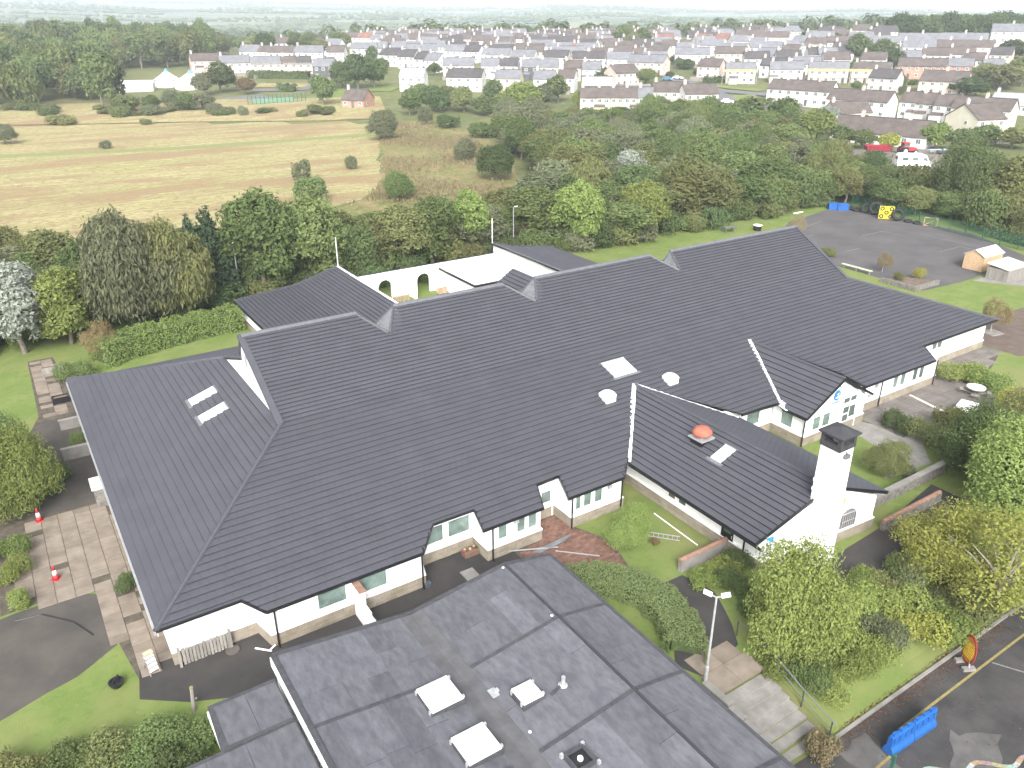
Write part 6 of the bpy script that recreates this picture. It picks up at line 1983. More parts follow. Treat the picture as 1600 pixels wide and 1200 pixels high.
near = [  # template, px, py (foot), height, width, leaf, label
    ('near_round', 1226, 1034, 6.8, 4.6, 'leaf_lime', 'round yellow-green tree in front of the chimney gable', 'tree', -.35),
    ('near_sparse', 1545, 960, 5.8, 10.0, 'leaf_yellow', 'spreading yellow maple with pale branches at the right edge', 'tree', -.9),
    ('near_sparse', 1470, 905, 4.3, 6.5, 'leaf_yellow', 'smaller yellow maple left of the spreading one', 'tree', -.5),
    ('near_dense', 1585, 800, 5.6, 8.5, 'leaf_bright', 'dense green tree above the yellow maple', 'tree', 0),
    ('near_dense', 1535, 745, 4.6, 6.4, 'leaf_mid', 'dense green tree left of the large one at the right edge', 'tree', 0),
    ('near_round', 1600, 710, 4.6, 6.0, 'leaf_olive', 'tree cut by the right frame edge above the large dense one', 'tree', 0),
    ('near_round', 1384, 744, 2.7, 2.9, 'leaf_olive', 'small round tree with rusty tips on the small lawn', 'tree', 0),
    ('near_round', 980, 852, 2.6, 3.0, 'leaf_bright', 'feathery bright green tree on the courtyard lawn', 'tree', 0),
    ('near_dense', 32, 800, 5.2, 5.2, 'leaf_bright', 'large leafy tree at the left edge beside the slab path', 'tree', 0),
    ('near_dense', 5, 765, 5.2, 5.0, 'leaf_mid', 'tree behind the leafy one at the left frame edge', 'tree', 0),
    ('near_sparse', 1547, 520, 3.4, 3.6, 'leaf_rust', 'thin bare-branched tree on the brown path', 'tree', 0),
    ('near_bush', 1500, 595, 1.6, 4.4, 'leaf_bright', 'long fresh green shrub on the terrace, left half', 'shrub', 0),
    ('near_bush', 1545, 604, 1.5, 4.2, 'leaf_bright', 'long fresh green shrub on the terrace, right half', 'shrub', 0),
    ('near_bush', 1405, 672, 1.5, 2.8, 'leaf_dark', 'dark round shrub beside the terrace', 'shrub', 0),
    ('near_bush', 1440, 690, 1.8, 3.2, 'leaf_olive', 'olive shrub between terrace and lawn path', 'shrub', 0),
    ('near_bush_b', 1480, 668, 1.7, 3.4, 'leaf_olive', 'tall grassy shrub before the white table', 'shrub', 0),
    ('near_bush', 1580, 650, 2.0, 3.6, 'leaf_yellow', 'yellowish shrub right of the white table', 'shrub', 0),
    ('near_bush', 1490, 710, 2.4, 4.2, 'leaf_mid', 'green shrub behind the lawn path', 'shrub', 0),
    ('near_bush_b', 1415, 745, .9, 1.6, 'leaf_grey', 'spiky grey-green plant by the white coping', 'plant', 0),
    ('near_bush_b', 1130, 900, 1.0, 2.6, 'leaf_lime', 'lime tussock plant by the garden path', 'plant', 0),
    ('near_bush_b', 1100, 915, .9, 2.4, 'leaf_lime', 'lime tussock plant nearest the garden wall', 'plant', 0),
    ('near_bush', 1150, 920, 1.1, 2.2, 'leaf_mid', 'green shrub behind the twin floodlight', 'shrub', 0),
    ('near_bush', 1160, 880, 1.0, 2.6, 'leaf_dark', 'fern-like shrub under the wing gutter', 'shrub', 0),
    ('near_bush', 1185, 960, 1.2, 2.4, 'leaf_mid', 'shrub at the left foot of the yellow-green tree', 'shrub', -.1),
    ('near_bush', 1215, 1020, 1.3, 2.6, 'leaf_lime', 'lime shrub behind the handrail, upper', 'shrub', -.2),
    ('near_bush', 1200, 1050, 1.0, 1.8, 'leaf_bright', 'bright shrub right beside the handrail', 'shrub', -.35),
    ('near_bush', 1255, 1070, 1.2, 2.4, 'leaf_mid', 'bluish green shrub below the round tree', 'shrub', -.5),
    ('near_bush', 1295, 1085, 1.0, 2.2, 'leaf_bright', 'leafy shrub near the lower end of the handrail', 'shrub', -.75),
    ('near_bush', 1330, 1050, 1.2, 2.6, 'leaf_lime', 'lime shrub above the cut grass', 'shrub', -.6),
    ('near_bush', 1370, 1000, 1.4, 2.8, 'leaf_grey', 'grey-green shrub right of the round tree', 'shrub', -.4),
    ('near_bush', 1345, 960, 1.5, 3.0, 'leaf_lime', 'yellow-green shrub behind the grey-green one', 'shrub', -.2),
    ('near_bush', 1400, 960, 1.6, 3.2, 'leaf_lime', 'yellow-green shrub beside the side path', 'shrub', -.2),
    ('near_bush', 1430, 1000, 1.6, 3.2, 'leaf_yellow', 'yellow shrub left under the maple', 'shrub', -.6),
    ('near_bush', 1470, 990, 1.6, 3.2, 'leaf_lime', 'lime shrub under the maple', 'shrub', -.6),
    ('near_bush', 1520, 970, 1.6, 3.4, 'leaf_olive', 'olive shrub under the maple near the lower yard', 'shrub', -.7),
    ('near_bush', 1420, 910, 1.3, 2.6, 'leaf_grey', 'bluish shrub at the end of the side path', 'shrub', 0),
    ('near_bush', 1455, 870, 1.5, 3.0, 'leaf_yellow', 'yellow shrub below the red coping wall', 'shrub', 0),
    ('near_bush', 1385, 930, 1.2, 2.4, 'leaf_olive', 'low olive shrub by the side path', 'shrub', 0),
    ('near_bush_b', 1283, 1185, 1.3, 2.2, 'leaf_straw', 'straw-coloured pampas tuft at the foot of the steps', 'plant', -1.2),
    ('near_bush', 1565, 930, 1.8, 3.6, 'leaf_lime', 'lime shrub beside the lower yard at the right edge', 'shrub', -.8),
    ('near_bush', 25, 905, 1.3, 2.2, 'leaf_lime', 'lime shrub at the left edge, nearer one', 'shrub', 0),
    ('near_bush', 30, 945, .9, 1.6, 'leaf_bright', 'bright rounded shrub at the corner of the apron', 'shrub', 0),
    ('near_bush', 12, 870, 1.2, 2.6, 'leaf_bright', 'bright shrub beside the farther cone', 'shrub', 0),
    ('near_bush', 60, 772, 1.3, 3.0, 'leaf_dark', 'dark shrub under the leafy left tree', 'shrub', 0),
    ('near_bush', 100, 745, 1.0, 1.8, 'leaf_dark', 'low dark shrub beside the asphalt patch', 'shrub', 0),
    ('near_bush', 125, 700, 1.3, 2.0, 'leaf_mid', 'green shrub between the two short white walls', 'shrub', 0),
    ('near_bush', 205, 920, .9, 1.6, 'leaf_dark', 'dark plant growing against the left wall of the school', 'shrub', 0),
    ('near_bush_b', 195, 905, .5, .8, 'leaf_mid', 'small green potted plant by the left wall', 'plant', 0),
    ('near_bush', 120, 590, 1.6, 3.4, 'leaf_mid', 'green shrub left of the long bright hedge', 'shrub', 0),
    ('near_sparse', 165, 560, 3.4, 4.0, 'leaf_rust', 'rusty feathery shrub left of the long bright hedge', 'shrub', 0),
    ('near_bush', 240, 1188, 1.3, 3.2, 'leaf_mid', 'hedge shrub at the lower left, middle one', 'shrub', 0),
    ('near_bush', 300, 1165, 1.3, 2.8, 'leaf_mid', 'hedge shrub against the felt-roofed extension', 'shrub', 0),
    ('near_bush', 170, 1205, 1.3, 3.2, 'leaf_olive', 'hedge shrub at the lower left, third from the extension', 'shrub', 0),
    ('near_bush', 95, 1215, 1.2, 3.2, 'leaf_mid', 'hedge shrub at the bottom edge near the left corner', 'shrub', 0),
    ('near_bush', 280, 1215, 1.3, 3.0, 'leaf_dark', 'dark hedge shrub at the bottom edge beside the extension', 'shrub', 0),
    ('near_bush', 20, 1225, 1.2, 3.0, 'leaf_olive', 'hedge shrub in the bottom left corner', 'shrub', 0),
    ('near_bush', 1030, 948, .5, .9, 'leaf_bright', 'bright tuft growing on the curved hedge', 'plant', 0),
    ('near_bush_b', 1022, 850, .4, .8, 'leaf_rust', 'small brown bush beside the lying ladder', 'plant', 0),
    ('near_bush', 1435, 432, 1.1, 2.0, 'leaf_yellow', 'round yellow-green shrub in the raised bed', 'shrub', .4),
    ('near_bush', 1405, 437, .9, 1.6, 'leaf_olive', 'low shrub in the middle of the raised bed', 'shrub', .4),
    ('near_sparse', 1378, 425, 2.4, 2.4, 'leaf_rust', 'orange-leaved sapling beside the long bench', 'tree', 0),
    ('near_sparse', 1245, 372, 3.2, 3.2, 'leaf_straw', 'pale thin sapling behind the ridge end', 'tree', 0),
    ('near_bush', 1292, 400, 1.2, 2.2, 'leaf_olive', 'low shrub just beyond the right verge', 'shrub', 0),
]
for key, px, py, h, w, lf, lab, cat, z in near:
    x, y = W(px, py, z)
    plant(key, x, y, h, w, lf, lab, cat=cat, z=z, group=NB, name={'tree': 'small_tree', 'shrub': 'shrub', 'plant': 'garden_plant'}[cat])

fillp = [(26.8, 15.6), (28.5, 17.6), (31, 18.6), (36, 18.2), (43.5, 18.3), (43.5, 14.6), (38, 14.6), (33.5, 15.6), (30, 15.4)]
for i, (x, y) in enumerate(sorted(poisson(fillp, 1.35, 40, 61), key=lambda q: pix(*q)[0])):
    lf = rt.choice(['leaf_lime', 'leaf_mid', 'leaf_olive', 'leaf_bright', 'leaf_lime'])
    plant('near_bush', x, y, rt.uniform(.9, 1.6), rt.uniform(1.8, 2.9), lf, 'shrub in the planted bank above the lower yard, %s from the left' % ordinal(i + 1), cat='shrub', group='shrubs of the planted bank', name='shrub')

# rough grass and bracken standing in the rough meadow (nobody could count the tufts)
g = np.random.default_rng(5)
pos, nrm = [], []
poly_r = [(-40, 104), (40, 106), (62, 104), (74, 106), (88, 140), (104, 170), (116, 212), (106, 236), (92, 205), (80, 178), (66, 146), (54, 128), (40, 121), (-40, 114)]
while len(pos) < 16000:
    x, y = g.uniform(-40, 118), g.uniform(100, 238)
    if inside(x, y, poly_r) and (math.sin(x * .21) + math.sin(y * .17 + x * .08) + g.normal() * .7) > .1:
        for _ in range(3):
            pos.append((x + g.normal() * .25, y + g.normal() * .25, g.uniform(.15, .55)))
            a = g.uniform(0, 6.28)
            nrm.append((math.cos(a), math.sin(a), .25))
me = leaf_mesh('rough_grass_tufts', np.array(pos), np.array(nrm), g.uniform(.18, .42, len(pos)), MATS['leaf_straw'], elong=2.2, down=.8, seed=9)
tag(obj('rough_grass_tufts', me), 'straw-coloured tufts of rough grass in the meadow corner', 'grass', kind='stuff')

# fallen leaves on the lower yard
pos = [(g.uniform(25.5, 40), 13.4 - abs(g.normal()) * .35, LOW + .014) for _ in range(900)] + [(g.uniform(27, 42), g.uniform(6, 13), LOW + .014) for _ in range(260)] + [(g.uniform(25.7, 40), 13.6 + abs(g.normal()) * .25, LOW + .06) for _ in range(700)]
me = leaf_mesh('fallen_leaves', np.array(pos), np.tile([0, 0, 1.0], (len(pos), 1)) + g.normal(size=(len(pos), 3)) * .25, g.uniform(.04, .09, len(pos)), leafmat('leaf_litter', (.15, .088, .052), var=.5), seed=10)
tag(obj('fallen_leaves', me), 'brown fallen leaves along the kerb of the lower yard', 'leaves', kind='stuff')

# distant hedgerow trees and copses: one hazy mass
rn = random.Random(31)
ico = []
t_ = (1 + 5 ** .5) / 2
iv = [Vector(q).normalized() for q in ((-1, t_, 0), (1, t_, 0), (-1, -t_, 0), (1, -t_, 0), (0, -1, t_), (0, 1, t_), (0, -1, -t_), (0, 1, -t_), (t_, 0, -1), (t_, 0, 1), (-t_, 0, -1), (-t_, 0, 1))]
ifc = [(0, 11, 5), (0, 5, 1), (0, 1, 7), (0, 7, 10), (0, 10, 11), (1, 5, 9), (5, 11, 4), (11, 10, 2), (10, 7, 6), (7, 1, 8), (3, 9, 4), (3, 4, 2), (3, 2, 6), (3, 6, 8), (3, 8, 9), (4, 9, 5), (2, 4, 11), (6, 2, 10), (8, 6, 7), (9, 8, 1)]
fw_ = MB()


NP, NN = [], []


def blob(f, s, h, w):
    x, y = f * HX + s * HY, f * HY - s * HX
    z = terr(x, y)
    if f < 1250:                                         # near enough to show a leafy outline
        for _ in range(95):
            d = Vector((rn.gauss(0, 1), rn.gauss(0, 1), rn.gauss(0, 1))).normalized()
            k = rn.uniform(.6, 1.02)
            NP.append((x + d.x * w * .5 * k, y + d.y * w * .5 * k, z + h * .5 + d.z * h * .5 * k))
            NN.append((d.x, d.y, d.z + .3))
        return
    a = rn.uniform(0, 6.28)
    ca, sa = math.cos(a), math.sin(a)
    vs_ = []
    for q in iv:
        k = rn.uniform(.75, 1.2)
        vs_.append((x + (q.x * ca - q.y * sa) * w * .5 * k, y + (q.x * sa + q.y * ca) * w * .5 * k, z + h * .45 + q.z * h * .55 * k))
    fw_.add(vs_, ifc)


for _ in range(300):                                    # hedgerows running across the far land
    f0 = rn.uniform(900, 1700) if rn.random() < .45 else rn.uniform(1700, 4600)
    s0 = rn.uniform(-.75, .75) * f0
    L = rn.uniform(80, 320) * (1 + f0 / 2500)
    an = rn.gauss(0, .35) if rn.random() < .75 else rn.uniform(-1.5, 1.5)
    n = int(L / 9)
    for k in range(n):
        if rn.random() < .85:
            blob(f0 + math.sin(an) * L * k / n, s0 + math.cos(an) * L * k / n, rn.uniform(3, 8), rn.uniform(9, 15))
for _ in range(95):                                      # copses
    f0 = rn.uniform(620, 1300) if rn.random() < .6 else rn.uniform(1300, 4500)
    s0 = rn.uniform(-.75, .75) * f0
    for k in range(rn.randint(10, 34)):
        blob(f0 + rn.gauss(0, 22), s0 + rn.gauss(0, 60), rn.uniform(9, 15), rn.uniform(10, 17))
for _ in range(420):                                    # the woodland belt behind the town
    blob(rn.uniform(620, 900), rn.uniform(-560, 560), rn.uniform(7, 12), rn.uniform(10, 16))
gq = np.random.default_rng(8)
me = leaf_mesh('hazy_woodland', np.array(NP), np.array(NN), gq.uniform(1.6, 3.4, len(NP)), MATS['leaf_dark'], seed=12)
tag(obj('hazy_woodland', me), 'woods and hedges in the valley just behind the town', 'woodland', kind='stuff')
tag(fw_.build('distant_woodland', mat('distant_foliage', (.050, .075, .032), rough=1, c2=(.10, .125, .055), scale=.05, detail=3)), 'distant hedgerow trees and copses fading into haze', 'woodland', kind='stuff')


# ------------------------------------------------------------ the town
WALL = dict(white=mat('wall_white', (.62, .62, .615), var=.05, scale=.4), cream=mat('wall_cream', (.58, .55, .45), var=.06, scale=.4), yellow=mat('wall_yellow', (.56, .52, .36), var=.06, scale=.4), pink=mat('wall_pink', (.50, .41, .36), var=.1, scale=.5),
            beige=mat('wall_beige', (.55, .50, .43), var=.1, scale=.5), grey=mat('wall_grey', (.40, .39, .38), var=.12, scale=.5), stone=mat('wall_stone', (.085, .085, .09), var=.25, scale=1.5), brick=mat('wall_brick', (.36, .22, .17), var=.15, scale=1))
ROOF = dict(brown=mat('roof_brown', (0.095, 0.08, 0.073), var=.2, scale=.5, detail=6), grey=mat('roof_grey', (0.144, 0.147, 0.16), var=.15, scale=.5, detail=6), dark=mat('roof_dark', (0.067, 0.063, 0.064), var=.2, scale=.5, detail=6), red=mat('roof_red', (0.173, 0.095, 0.076), var=.2, scale=.5), pale=mat('roof_pale', (0.268, 0.275, 0.293), var=.1, scale=.5))
WINM = MB().box(-.6, .6, -.06, .02, 0, 1.15, 0).box(-.52, -.03, -.075, -.061, .08, 1.07, 1).box(.03, .52, -.075, -.061, .08, 1.07, 1).data('window', [M_white, M_glass])
DOORM = MB().box(-.5, .5, -.05, .02, 0, 2.05, 0).box(-.25, .25, -.065, -.051, 1.2, 1.85, 1).data('door', [mat('door_paint', (.12, .10, .10), var=.3), M_glass])
CHIM = MB().box(-.45, .45, -.3, .3, -1.2, 1.0).box(-.5, .5, -.35, .35, 1.003, 1.15).lathe((-.2, 0, 1.15), [(.12, 0), (.10, .35)], 7).lathe((.2, 0, 1.15), [(.12, 0), (.10, .35)], 7).data('chimney', mat('chimney_render', (.42, .38, .35), var=.15))


def house(px0, px1, py, yaw, st, wall, roof, depth=7.5, chim=1, rows=None, desc='', name='house', cat='house', grp='houses of the town', hip=False, win=True):
    cx = (px0 + px1) / 2
    x, y, z = G(cx, py)
    dist = math.hypot(x, y)
    dz = abs((Vector((x, y, z - CAM_H))).dot(FW))
    L = (px1 - px0) * dz / FPX / max(.45, math.cos(rad(yaw)))
    view = math.atan2(y, x) - math.pi / 2                    # facade square to the line of sight, then turned
    rz = view + rad(yaw)
    t = thing(name, desc, cat, (x, y, z), rz, grp)
    eh = {1: 2.6, 2: 5.0, 3: 7.4}[st]
    rh = min(depth * .36, 3.2)
    h = L / 2
    d = depth
    if hip:
        i_ = min(h * .8, d / 2)
        MB().box(-h, h, 0, d, -2.5, eh).build('wall', WALL[wall], t, local=True)
        MB().add([(-h - .3, -.3, eh - .1), (h + .3, -.3, eh - .1), (h + .3, d + .3, eh - .1), (-h - .3, d + .3, eh - .1), (-h + i_, d / 2, eh + rh), (h - i_, d / 2, eh + rh)], [(0, 1, 5, 4), (1, 2, 5), (2, 3, 4, 5), (3, 0, 4), (3, 2, 1, 0)]).build('roof', ROOF[roof], t, local=True)
    else:
        MB().add([(-h, 0, -2.5), (h, 0, -2.5), (h, d, -2.5), (-h, d, -2.5), (-h, 0, eh), (h, 0, eh), (h, d, eh), (-h, d, eh), (-h, d / 2, eh + rh), (h, d / 2, eh + rh)],
                 [(0, 1, 5, 4), (2, 3, 7, 6), (1, 2, 6, 9, 5), (3, 0, 4, 8, 7)]).build('wall', WALL[wall], t, local=True)
        k = rh / (d / 2)
        rb = MB()
        for s in (0, 1):
            ye, sg_ = (-.35, 1) if s == 0 else (d + .35, -1)
            a = [(-h - .2, ye, eh - .35 * k + .04), (h + .2, ye, eh - .35 * k + .04), (h + .2, d / 2, eh + rh + .04), (-h - .2, d / 2, eh + rh + .04)]
            b = [(p[0], p[1], p[2] + .16) for p in a]
            rb.add(a + b, [(4, 5, 6, 7) if s == 0 else (7, 6, 5, 4), (0, 1, 2, 3), (0, 4, 5, 1), (1, 5, 6, 2), (3, 7, 4, 0)])
        rb = rb.build('roof', ROOF[roof], t, local=True)
        if dist < 420:
            MB().tube([(-h - .2, d / 2, eh + rh + .2), (h + .2, d / 2, eh + rh + .2)], .16, 6).build('ridge', ROOF['dark'], rb, local=True)
        if chim:
            n = max(1, round(L / 14)) if L > 14 else chim
            for q in range(n):
                sx = (-h + .8) if n == 1 and q == 0 and L < 14 else -h + L * (q + .5) / n
                obj('chimney', CHIM, rb, (sx, d / 2, eh + rh + .15))
    k_ = int(px0 * 7 + py * 13) % 10
    if st == 2 and k_ < 4 and not hip:                       # lean-to extension or porch on the garden side
        w_, s_ = (3.2, -h * .5) if k_ < 2 else (1.6, h * .35)
        e_ = MB().box(s_ - w_ / 2, s_ + w_ / 2, -2.2, -.002, -1.5, 2.2).build('extension', WALL[wall], t, local=True)
        MB().add([(s_ - w_ / 2 - .15, -2.4, 2.204), (s_ + w_ / 2 + .15, -2.4, 2.204), (s_ + w_ / 2 + .15, -.004, 2.95), (s_ - w_ / 2 - .15, -.004, 2.95), (s_ - w_ / 2 - .15, -.004, 2.204), (s_ + w_ / 2 + .15, -.004, 2.204)], [(0, 1, 2, 3), (0, 3, 4), (1, 5, 2)]).build('extension_roof', ROOF[roof], e_, local=True)
    if st == 2 and k_ > 6 and dist < 480:                     # garden fence
        MB().box(-h, h, -7.0, -6.9, -.6, 1.2).box(-h, -h + .1, -6.9, -.3, -.6, 1.2).build('garden_fence', M_wood, t, local=True)
    if win and dist < 560:
        nb = max(2, round(L / 3.1))
        for b_ in range(nb):
            s = -h + L * (b_ + .5) / nb
            for f_ in range(st):
                if f_ == 0 and b_ % 3 == 1 and dist < 480:
                    obj('door', DOORM, t, (s, 0, .05))
                else:
                    obj('window', WINM, t, (s, 0, .95 + f_ * 2.45 if st > 1 else 1.0))
        for sd, rr in ((-h, -math.pi / 2), (h, math.pi / 2)):
            if dist < 400:
                o = obj('window', WINM, t, (sd, d * .35, .95 + (st - 1) * 2.45), rr)
                o.scale = (.7, 1, .8)
    return t


H = [  # left px, right px, foot px, turn, storeys, wall, roof, extras
    # far left group
    (303, 345, 113, 8, 2, 'pink', 'brown', {}), (348, 393, 117, 5, 2, 'beige', 'grey', {}), (396, 442, 119, 4, 2, 'beige', 'grey', {}), (443, 466, 119, 3, 2, 'cream', 'brown', {}), (466, 489, 119, 3, 2, 'beige', 'dark', {}), (491, 522, 124, -12, 2, 'stone', 'grey', {}),
    (376, 403, 97, -28, 2, 'white', 'grey', {}), (405, 420, 98, -28, 2, 'white', 'brown', {}), (421, 458, 99, -20, 2, 'white', 'brown', {}), (464, 505, 99, -8, 2, 'white', 'grey', {}),
    (425, 466, 82, 18, 2, 'white', 'brown', {}), (470, 503, 84, -18, 2, 'white', 'brown', {}), (506, 530, 86, -30, 2, 'white', 'grey', {}), (512, 538, 99, -15, 2, 'white', 'brown', {}), (548, 586, 93, -18, 2, 'white', 'grey', {}),
    (535, 568, 169, -28, 1, 'brick', 'brown', dict(depth=8)),
    # back row
    (538, 558, 72, -25, 2, 'white', 'brown', {}), (560, 579, 73, -25, 2, 'cream', 'red', {}), (581, 602, 74, -25, 2, 'white', 'brown', {}), (618, 638, 76, 5, 2, 'pink', 'grey', {}), (640, 697, 77, -14, 2, 'white', 'brown', {}), (712, 735, 76, -10, 2, 'white', 'brown', {}),
    (737, 768, 79, -12, 2, 'white', 'brown', {}), (774, 803, 77, 15, 2, 'white', 'grey', {}), (820, 848, 79, 12, 2, 'pink', 'dark', {}), (857, 896, 77, 14, 2, 'white', 'brown', {}), (899, 938, 78, 14, 2, 'white', 'brown', {}), (941, 962, 77, 14, 2, 'white', 'brown', {}),
    # second row
    (585, 605, 92, -10, 2, 'grey', 'grey', {}), (612, 650, 91, -10, 2, 'white', 'grey', {}), (652, 694, 90, -12, 2, 'white', 'grey', {}), (696, 724, 97, -20, 2, 'white', 'grey', {}), (724, 748, 98, -25, 2, 'white', 'dark', {}), (754, 798, 88, -14, 2, 'white', 'brown', {}),
    (803, 845, 94, -20, 2, 'pink', 'brown', {}), (862, 892, 94, -5, 2, 'pink', 'grey', {}), (893, 898, 94, -5, 2, 'pink', 'red', {}), (899, 932, 94, -5, 2, 'pink', 'grey', {}),
    # stepped white terrace
    (594, 621, 104, -28, 2, 'white', 'dark', {}), (622, 647, 107, -28, 2, 'white', 'dark', {}), (648, 667, 111, -32, 2, 'white', 'dark', {}), (664, 684, 113, -38, 2, 'white', 'grey', {}),
    (753, 795, 104, -18, 2, 'white', 'grey', {}), (798, 834, 107, -16, 2, 'white', 'grey', {}), (846, 886, 108, -14, 2, 'white', 'dark', {}), (895, 944, 110, 5, 2, 'beige', 'dark', {}),
    (693, 715, 122, -3, 2, 'pink', 'grey', {}), (716, 740, 122, -3, 2, 'white', 'grey', {}), (752, 779, 123, -6, 2, 'white', 'grey', {}), (780, 809, 123, -6, 2, 'white', 'dark', {}), (815, 842, 125, -4, 2, 'stone', 'grey', {}), (843, 871, 125, -4, 2, 'pink', 'grey', {}),
    (880, 908, 127, -3, 2, 'pink', 'brown', {}), (909, 937, 129, -3, 2, 'grey', 'grey', {}), (948, 986, 111, 4, 2, 'white', 'grey', {}), (1004, 1041, 110, 3, 2, 'white', 'grey', {}),
    (625, 662, 142, -15, 2, 'white', 'pale', {}), (698, 752, 143, -15, 2, 'white', 'dark', {}), (773, 812, 145, -12, 2, 'yellow', 'grey', {}), (833, 864, 146, -12, 2, 'white', 'grey', {}), (871, 896, 144, -12, 2, 'white', 'brown', {}),
    (914, 956, 145, 0, 1, 'grey', 'pale', {}), (962, 998, 135, 40, 2, 'pink', 'brown', {}),
    # front terraces
    (906, 930, 178, 2, 2, 'pink', 'brown', {}), (931, 952, 178, 2, 2, 'yellow', 'brown', {}), (953, 973, 178, 2, 2, 'yellow', 'brown', {}), (974, 994, 178, 2, 2, 'cream', 'brown', {}), (995, 1018, 178, 2, 2, 'pink', 'grey', {}), (1019, 1072, 168, 2, 2, 'beige', 'brown', {}),
    (1070, 1120, 172, 22, 2, 'white', 'brown', {}), (1012, 1128, 197, -12, 1, 'white', 'brown', dict(depth=9)),
    # right-hand town
    (1054, 1107, 103, 2, 2, 'white', 'grey', {}), (1118, 1166, 102, 6, 2, 'beige', 'brown', {}), (1170, 1218, 92, 4, 2, 'white', 'grey', {}), (1162, 1200, 111, 8, 2, 'white', 'dark', {}), (1212, 1249, 109, 8, 2, 'white', 'dark', {}), (1220, 1256, 90, 25, 2, 'white', 'grey', dict(hip=True)),
    (1262, 1278, 104, 18, 2, 'white', 'dark', {}), (1279, 1306, 104, 18, 2, 'white', 'grey', {}), (1308, 1330, 102, 12, 2, 'white', 'dark', {}), (1088, 1122, 124, -20, 2, 'pink', 'brown', {}), (1134, 1178, 131, 6, 2, 'beige', 'grey', {}), (1202, 1226, 129, 5, 2, 'cream', 'grey', {}), (1227, 1252, 129, 5, 2, 'beige', 'grey', {}),
    (1262, 1294, 130, 4, 2, 'beige', 'grey', {}), (1295, 1322, 130, 4, 2, 'grey', 'grey', {}), (1330, 1385, 131, -6, 2, 'beige', 'brown', {}),
    (1083, 1108, 78, -15, 2, 'white', 'red', {}), (1116, 1140, 77, -15, 2, 'pink', 'red', {}), (1143, 1168, 81, 20, 2, 'white', 'grey', {}), (1176, 1230, 74, 4, 2, 'beige', 'brown', {}), (1233, 1250, 64, 40, 2, 'white', 'grey', {}), (1258, 1300, 75, 5, 2, 'beige', 'grey', {}), (1262, 1288, 86, 15, 2, 'pink', 'brown', {}), (1292, 1330, 84, 12, 2, 'white', 'brown', {}),
    (1197, 1290, 165, -24, 2, 'white', 'brown', {}), (1290, 1378, 183, -24, 2, 'white', 'brown', {}), (1402, 1428, 186, -16, 2, 'white', 'brown', {}), (1429, 1455, 189, -16, 2, 'grey', 'brown', {}), (1455, 1484, 192, -16, 2, 'white', 'brown', {}), (1485, 1566, 199, -16, 2, 'beige', 'brown', {}),
    (1355, 1395, 144, -20, 2, 'grey', 'dark', {}), (1435, 1500, 150, -12, 2, 'pink', 'brown', dict(depth=10)), (1402, 1470, 124, -4, 2, 'brick', 'brown', {}), (1475, 1512, 124, -6, 2, 'brick', 'grey', {}), (1440, 1480, 106, 4, 2, 'white', 'brown', {}), (1482, 1518, 105, 8, 2, 'white', 'brown', {}), (1410, 1456, 92, 6, 2, 'white', 'grey', {}), (1462, 1545, 92, 5, 2, 'pink', 'brown', {}),
    (1404, 1470, 80, 3, 2, 'grey', 'grey', {}), (1472, 1535, 80, 3, 2, 'grey', 'grey', {}), (1548, 1604, 76, 4, 3, 'white', 'grey', dict(depth=10)), (1525, 1562, 218, 46, 2, 'cream', 'brown', dict(depth=11)), (1298, 1436, 226, -18, 1, 'white', 'brown', dict(depth=10)), (1305, 1358, 190, 30, 1, 'beige', 'brown', {}), (1170, 1255, 197, 24, 1, 'beige', 'brown', {}),
    (1545, 1602, 178, -10, 1, 'white', 'pale', dict(depth=14)), (1340, 1400, 84, 4, 2, 'beige', 'grey', {}), (1022, 1050, 78, 4, 2, 'white', 'red', {}), (650, 690, 68, 4, 2, 'white', 'brown', {}), (1035, 1078, 88, 5, 2, 'white', 'brown', {})]
# infill: the smaller, half-hidden houses of the estate
rn = random.Random(90)
cen = [(Vector(G((h[0] + h[1]) / 2, h[2])[:2]), (h[1] - h[0]) * math.hypot(*G((h[0] + h[1]) / 2, h[2])[:2]) / FPX) for h in H]
for _ in range(2600):
    px, py = rn.uniform(585, 1560), rn.uniform(62, 128)
    if px > 1390 and py < 74 or (1020 < px < 1190 and py > 104) or py > 92 + (px - 585) * .06:
        continue
    q = Vector(G(px, py)[:2])
    d_ = q.length
    L = rn.uniform(8, 17)
    if all((q - c).length > (L + l) * .42 + 3.5 for c, l in cen):
        cen.append((q, L))
        hw = L * FPX / d_ / 2
        H.append((px - hw, px + hw, py, rn.choice([-25, -14, -8, 4, 8, 14, 20]), 2, rn.choice(['white', 'white', 'white', 'cream', 'pink', 'beige']), rn.choice(['brown', 'grey', 'grey', 'dark', 'brown']), {}))
WN = dict(white='white', cream='cream', yellow='pale yellow', pink='pinkish', beige='beige', grey='grey', stone='dark stone', brick='brick')
RN = dict(brown='brown', grey='grey', dark='dark', red='reddish', pale='pale')
rows_ = {}
for h_ in sorted(H, key=lambda q: q[0] + q[1]):
    b = 'far row' if h_[2] < 84 else 'back row' if h_[2] < 101 else 'middle row' if h_[2] < 127 else 'near row' if h_[2] < 160 else 'front row'
    rows_.setdefault(b, []).append(h_)
for b, lst in rows_.items():
    for i, (p0, p1, py, yaw, st_, wl_, rf_, ex) in enumerate(lst):
        d_ = '%s house with %s roof, %s from left in the town\'s %s' % (WN[wl_], RN[rf_], ordinal(i + 1), b)
        house(p0, p1, py, yaw, st_, wl_, rf_, desc=d_, name='bungalow' if st_ == 1 else 'house', **ex)

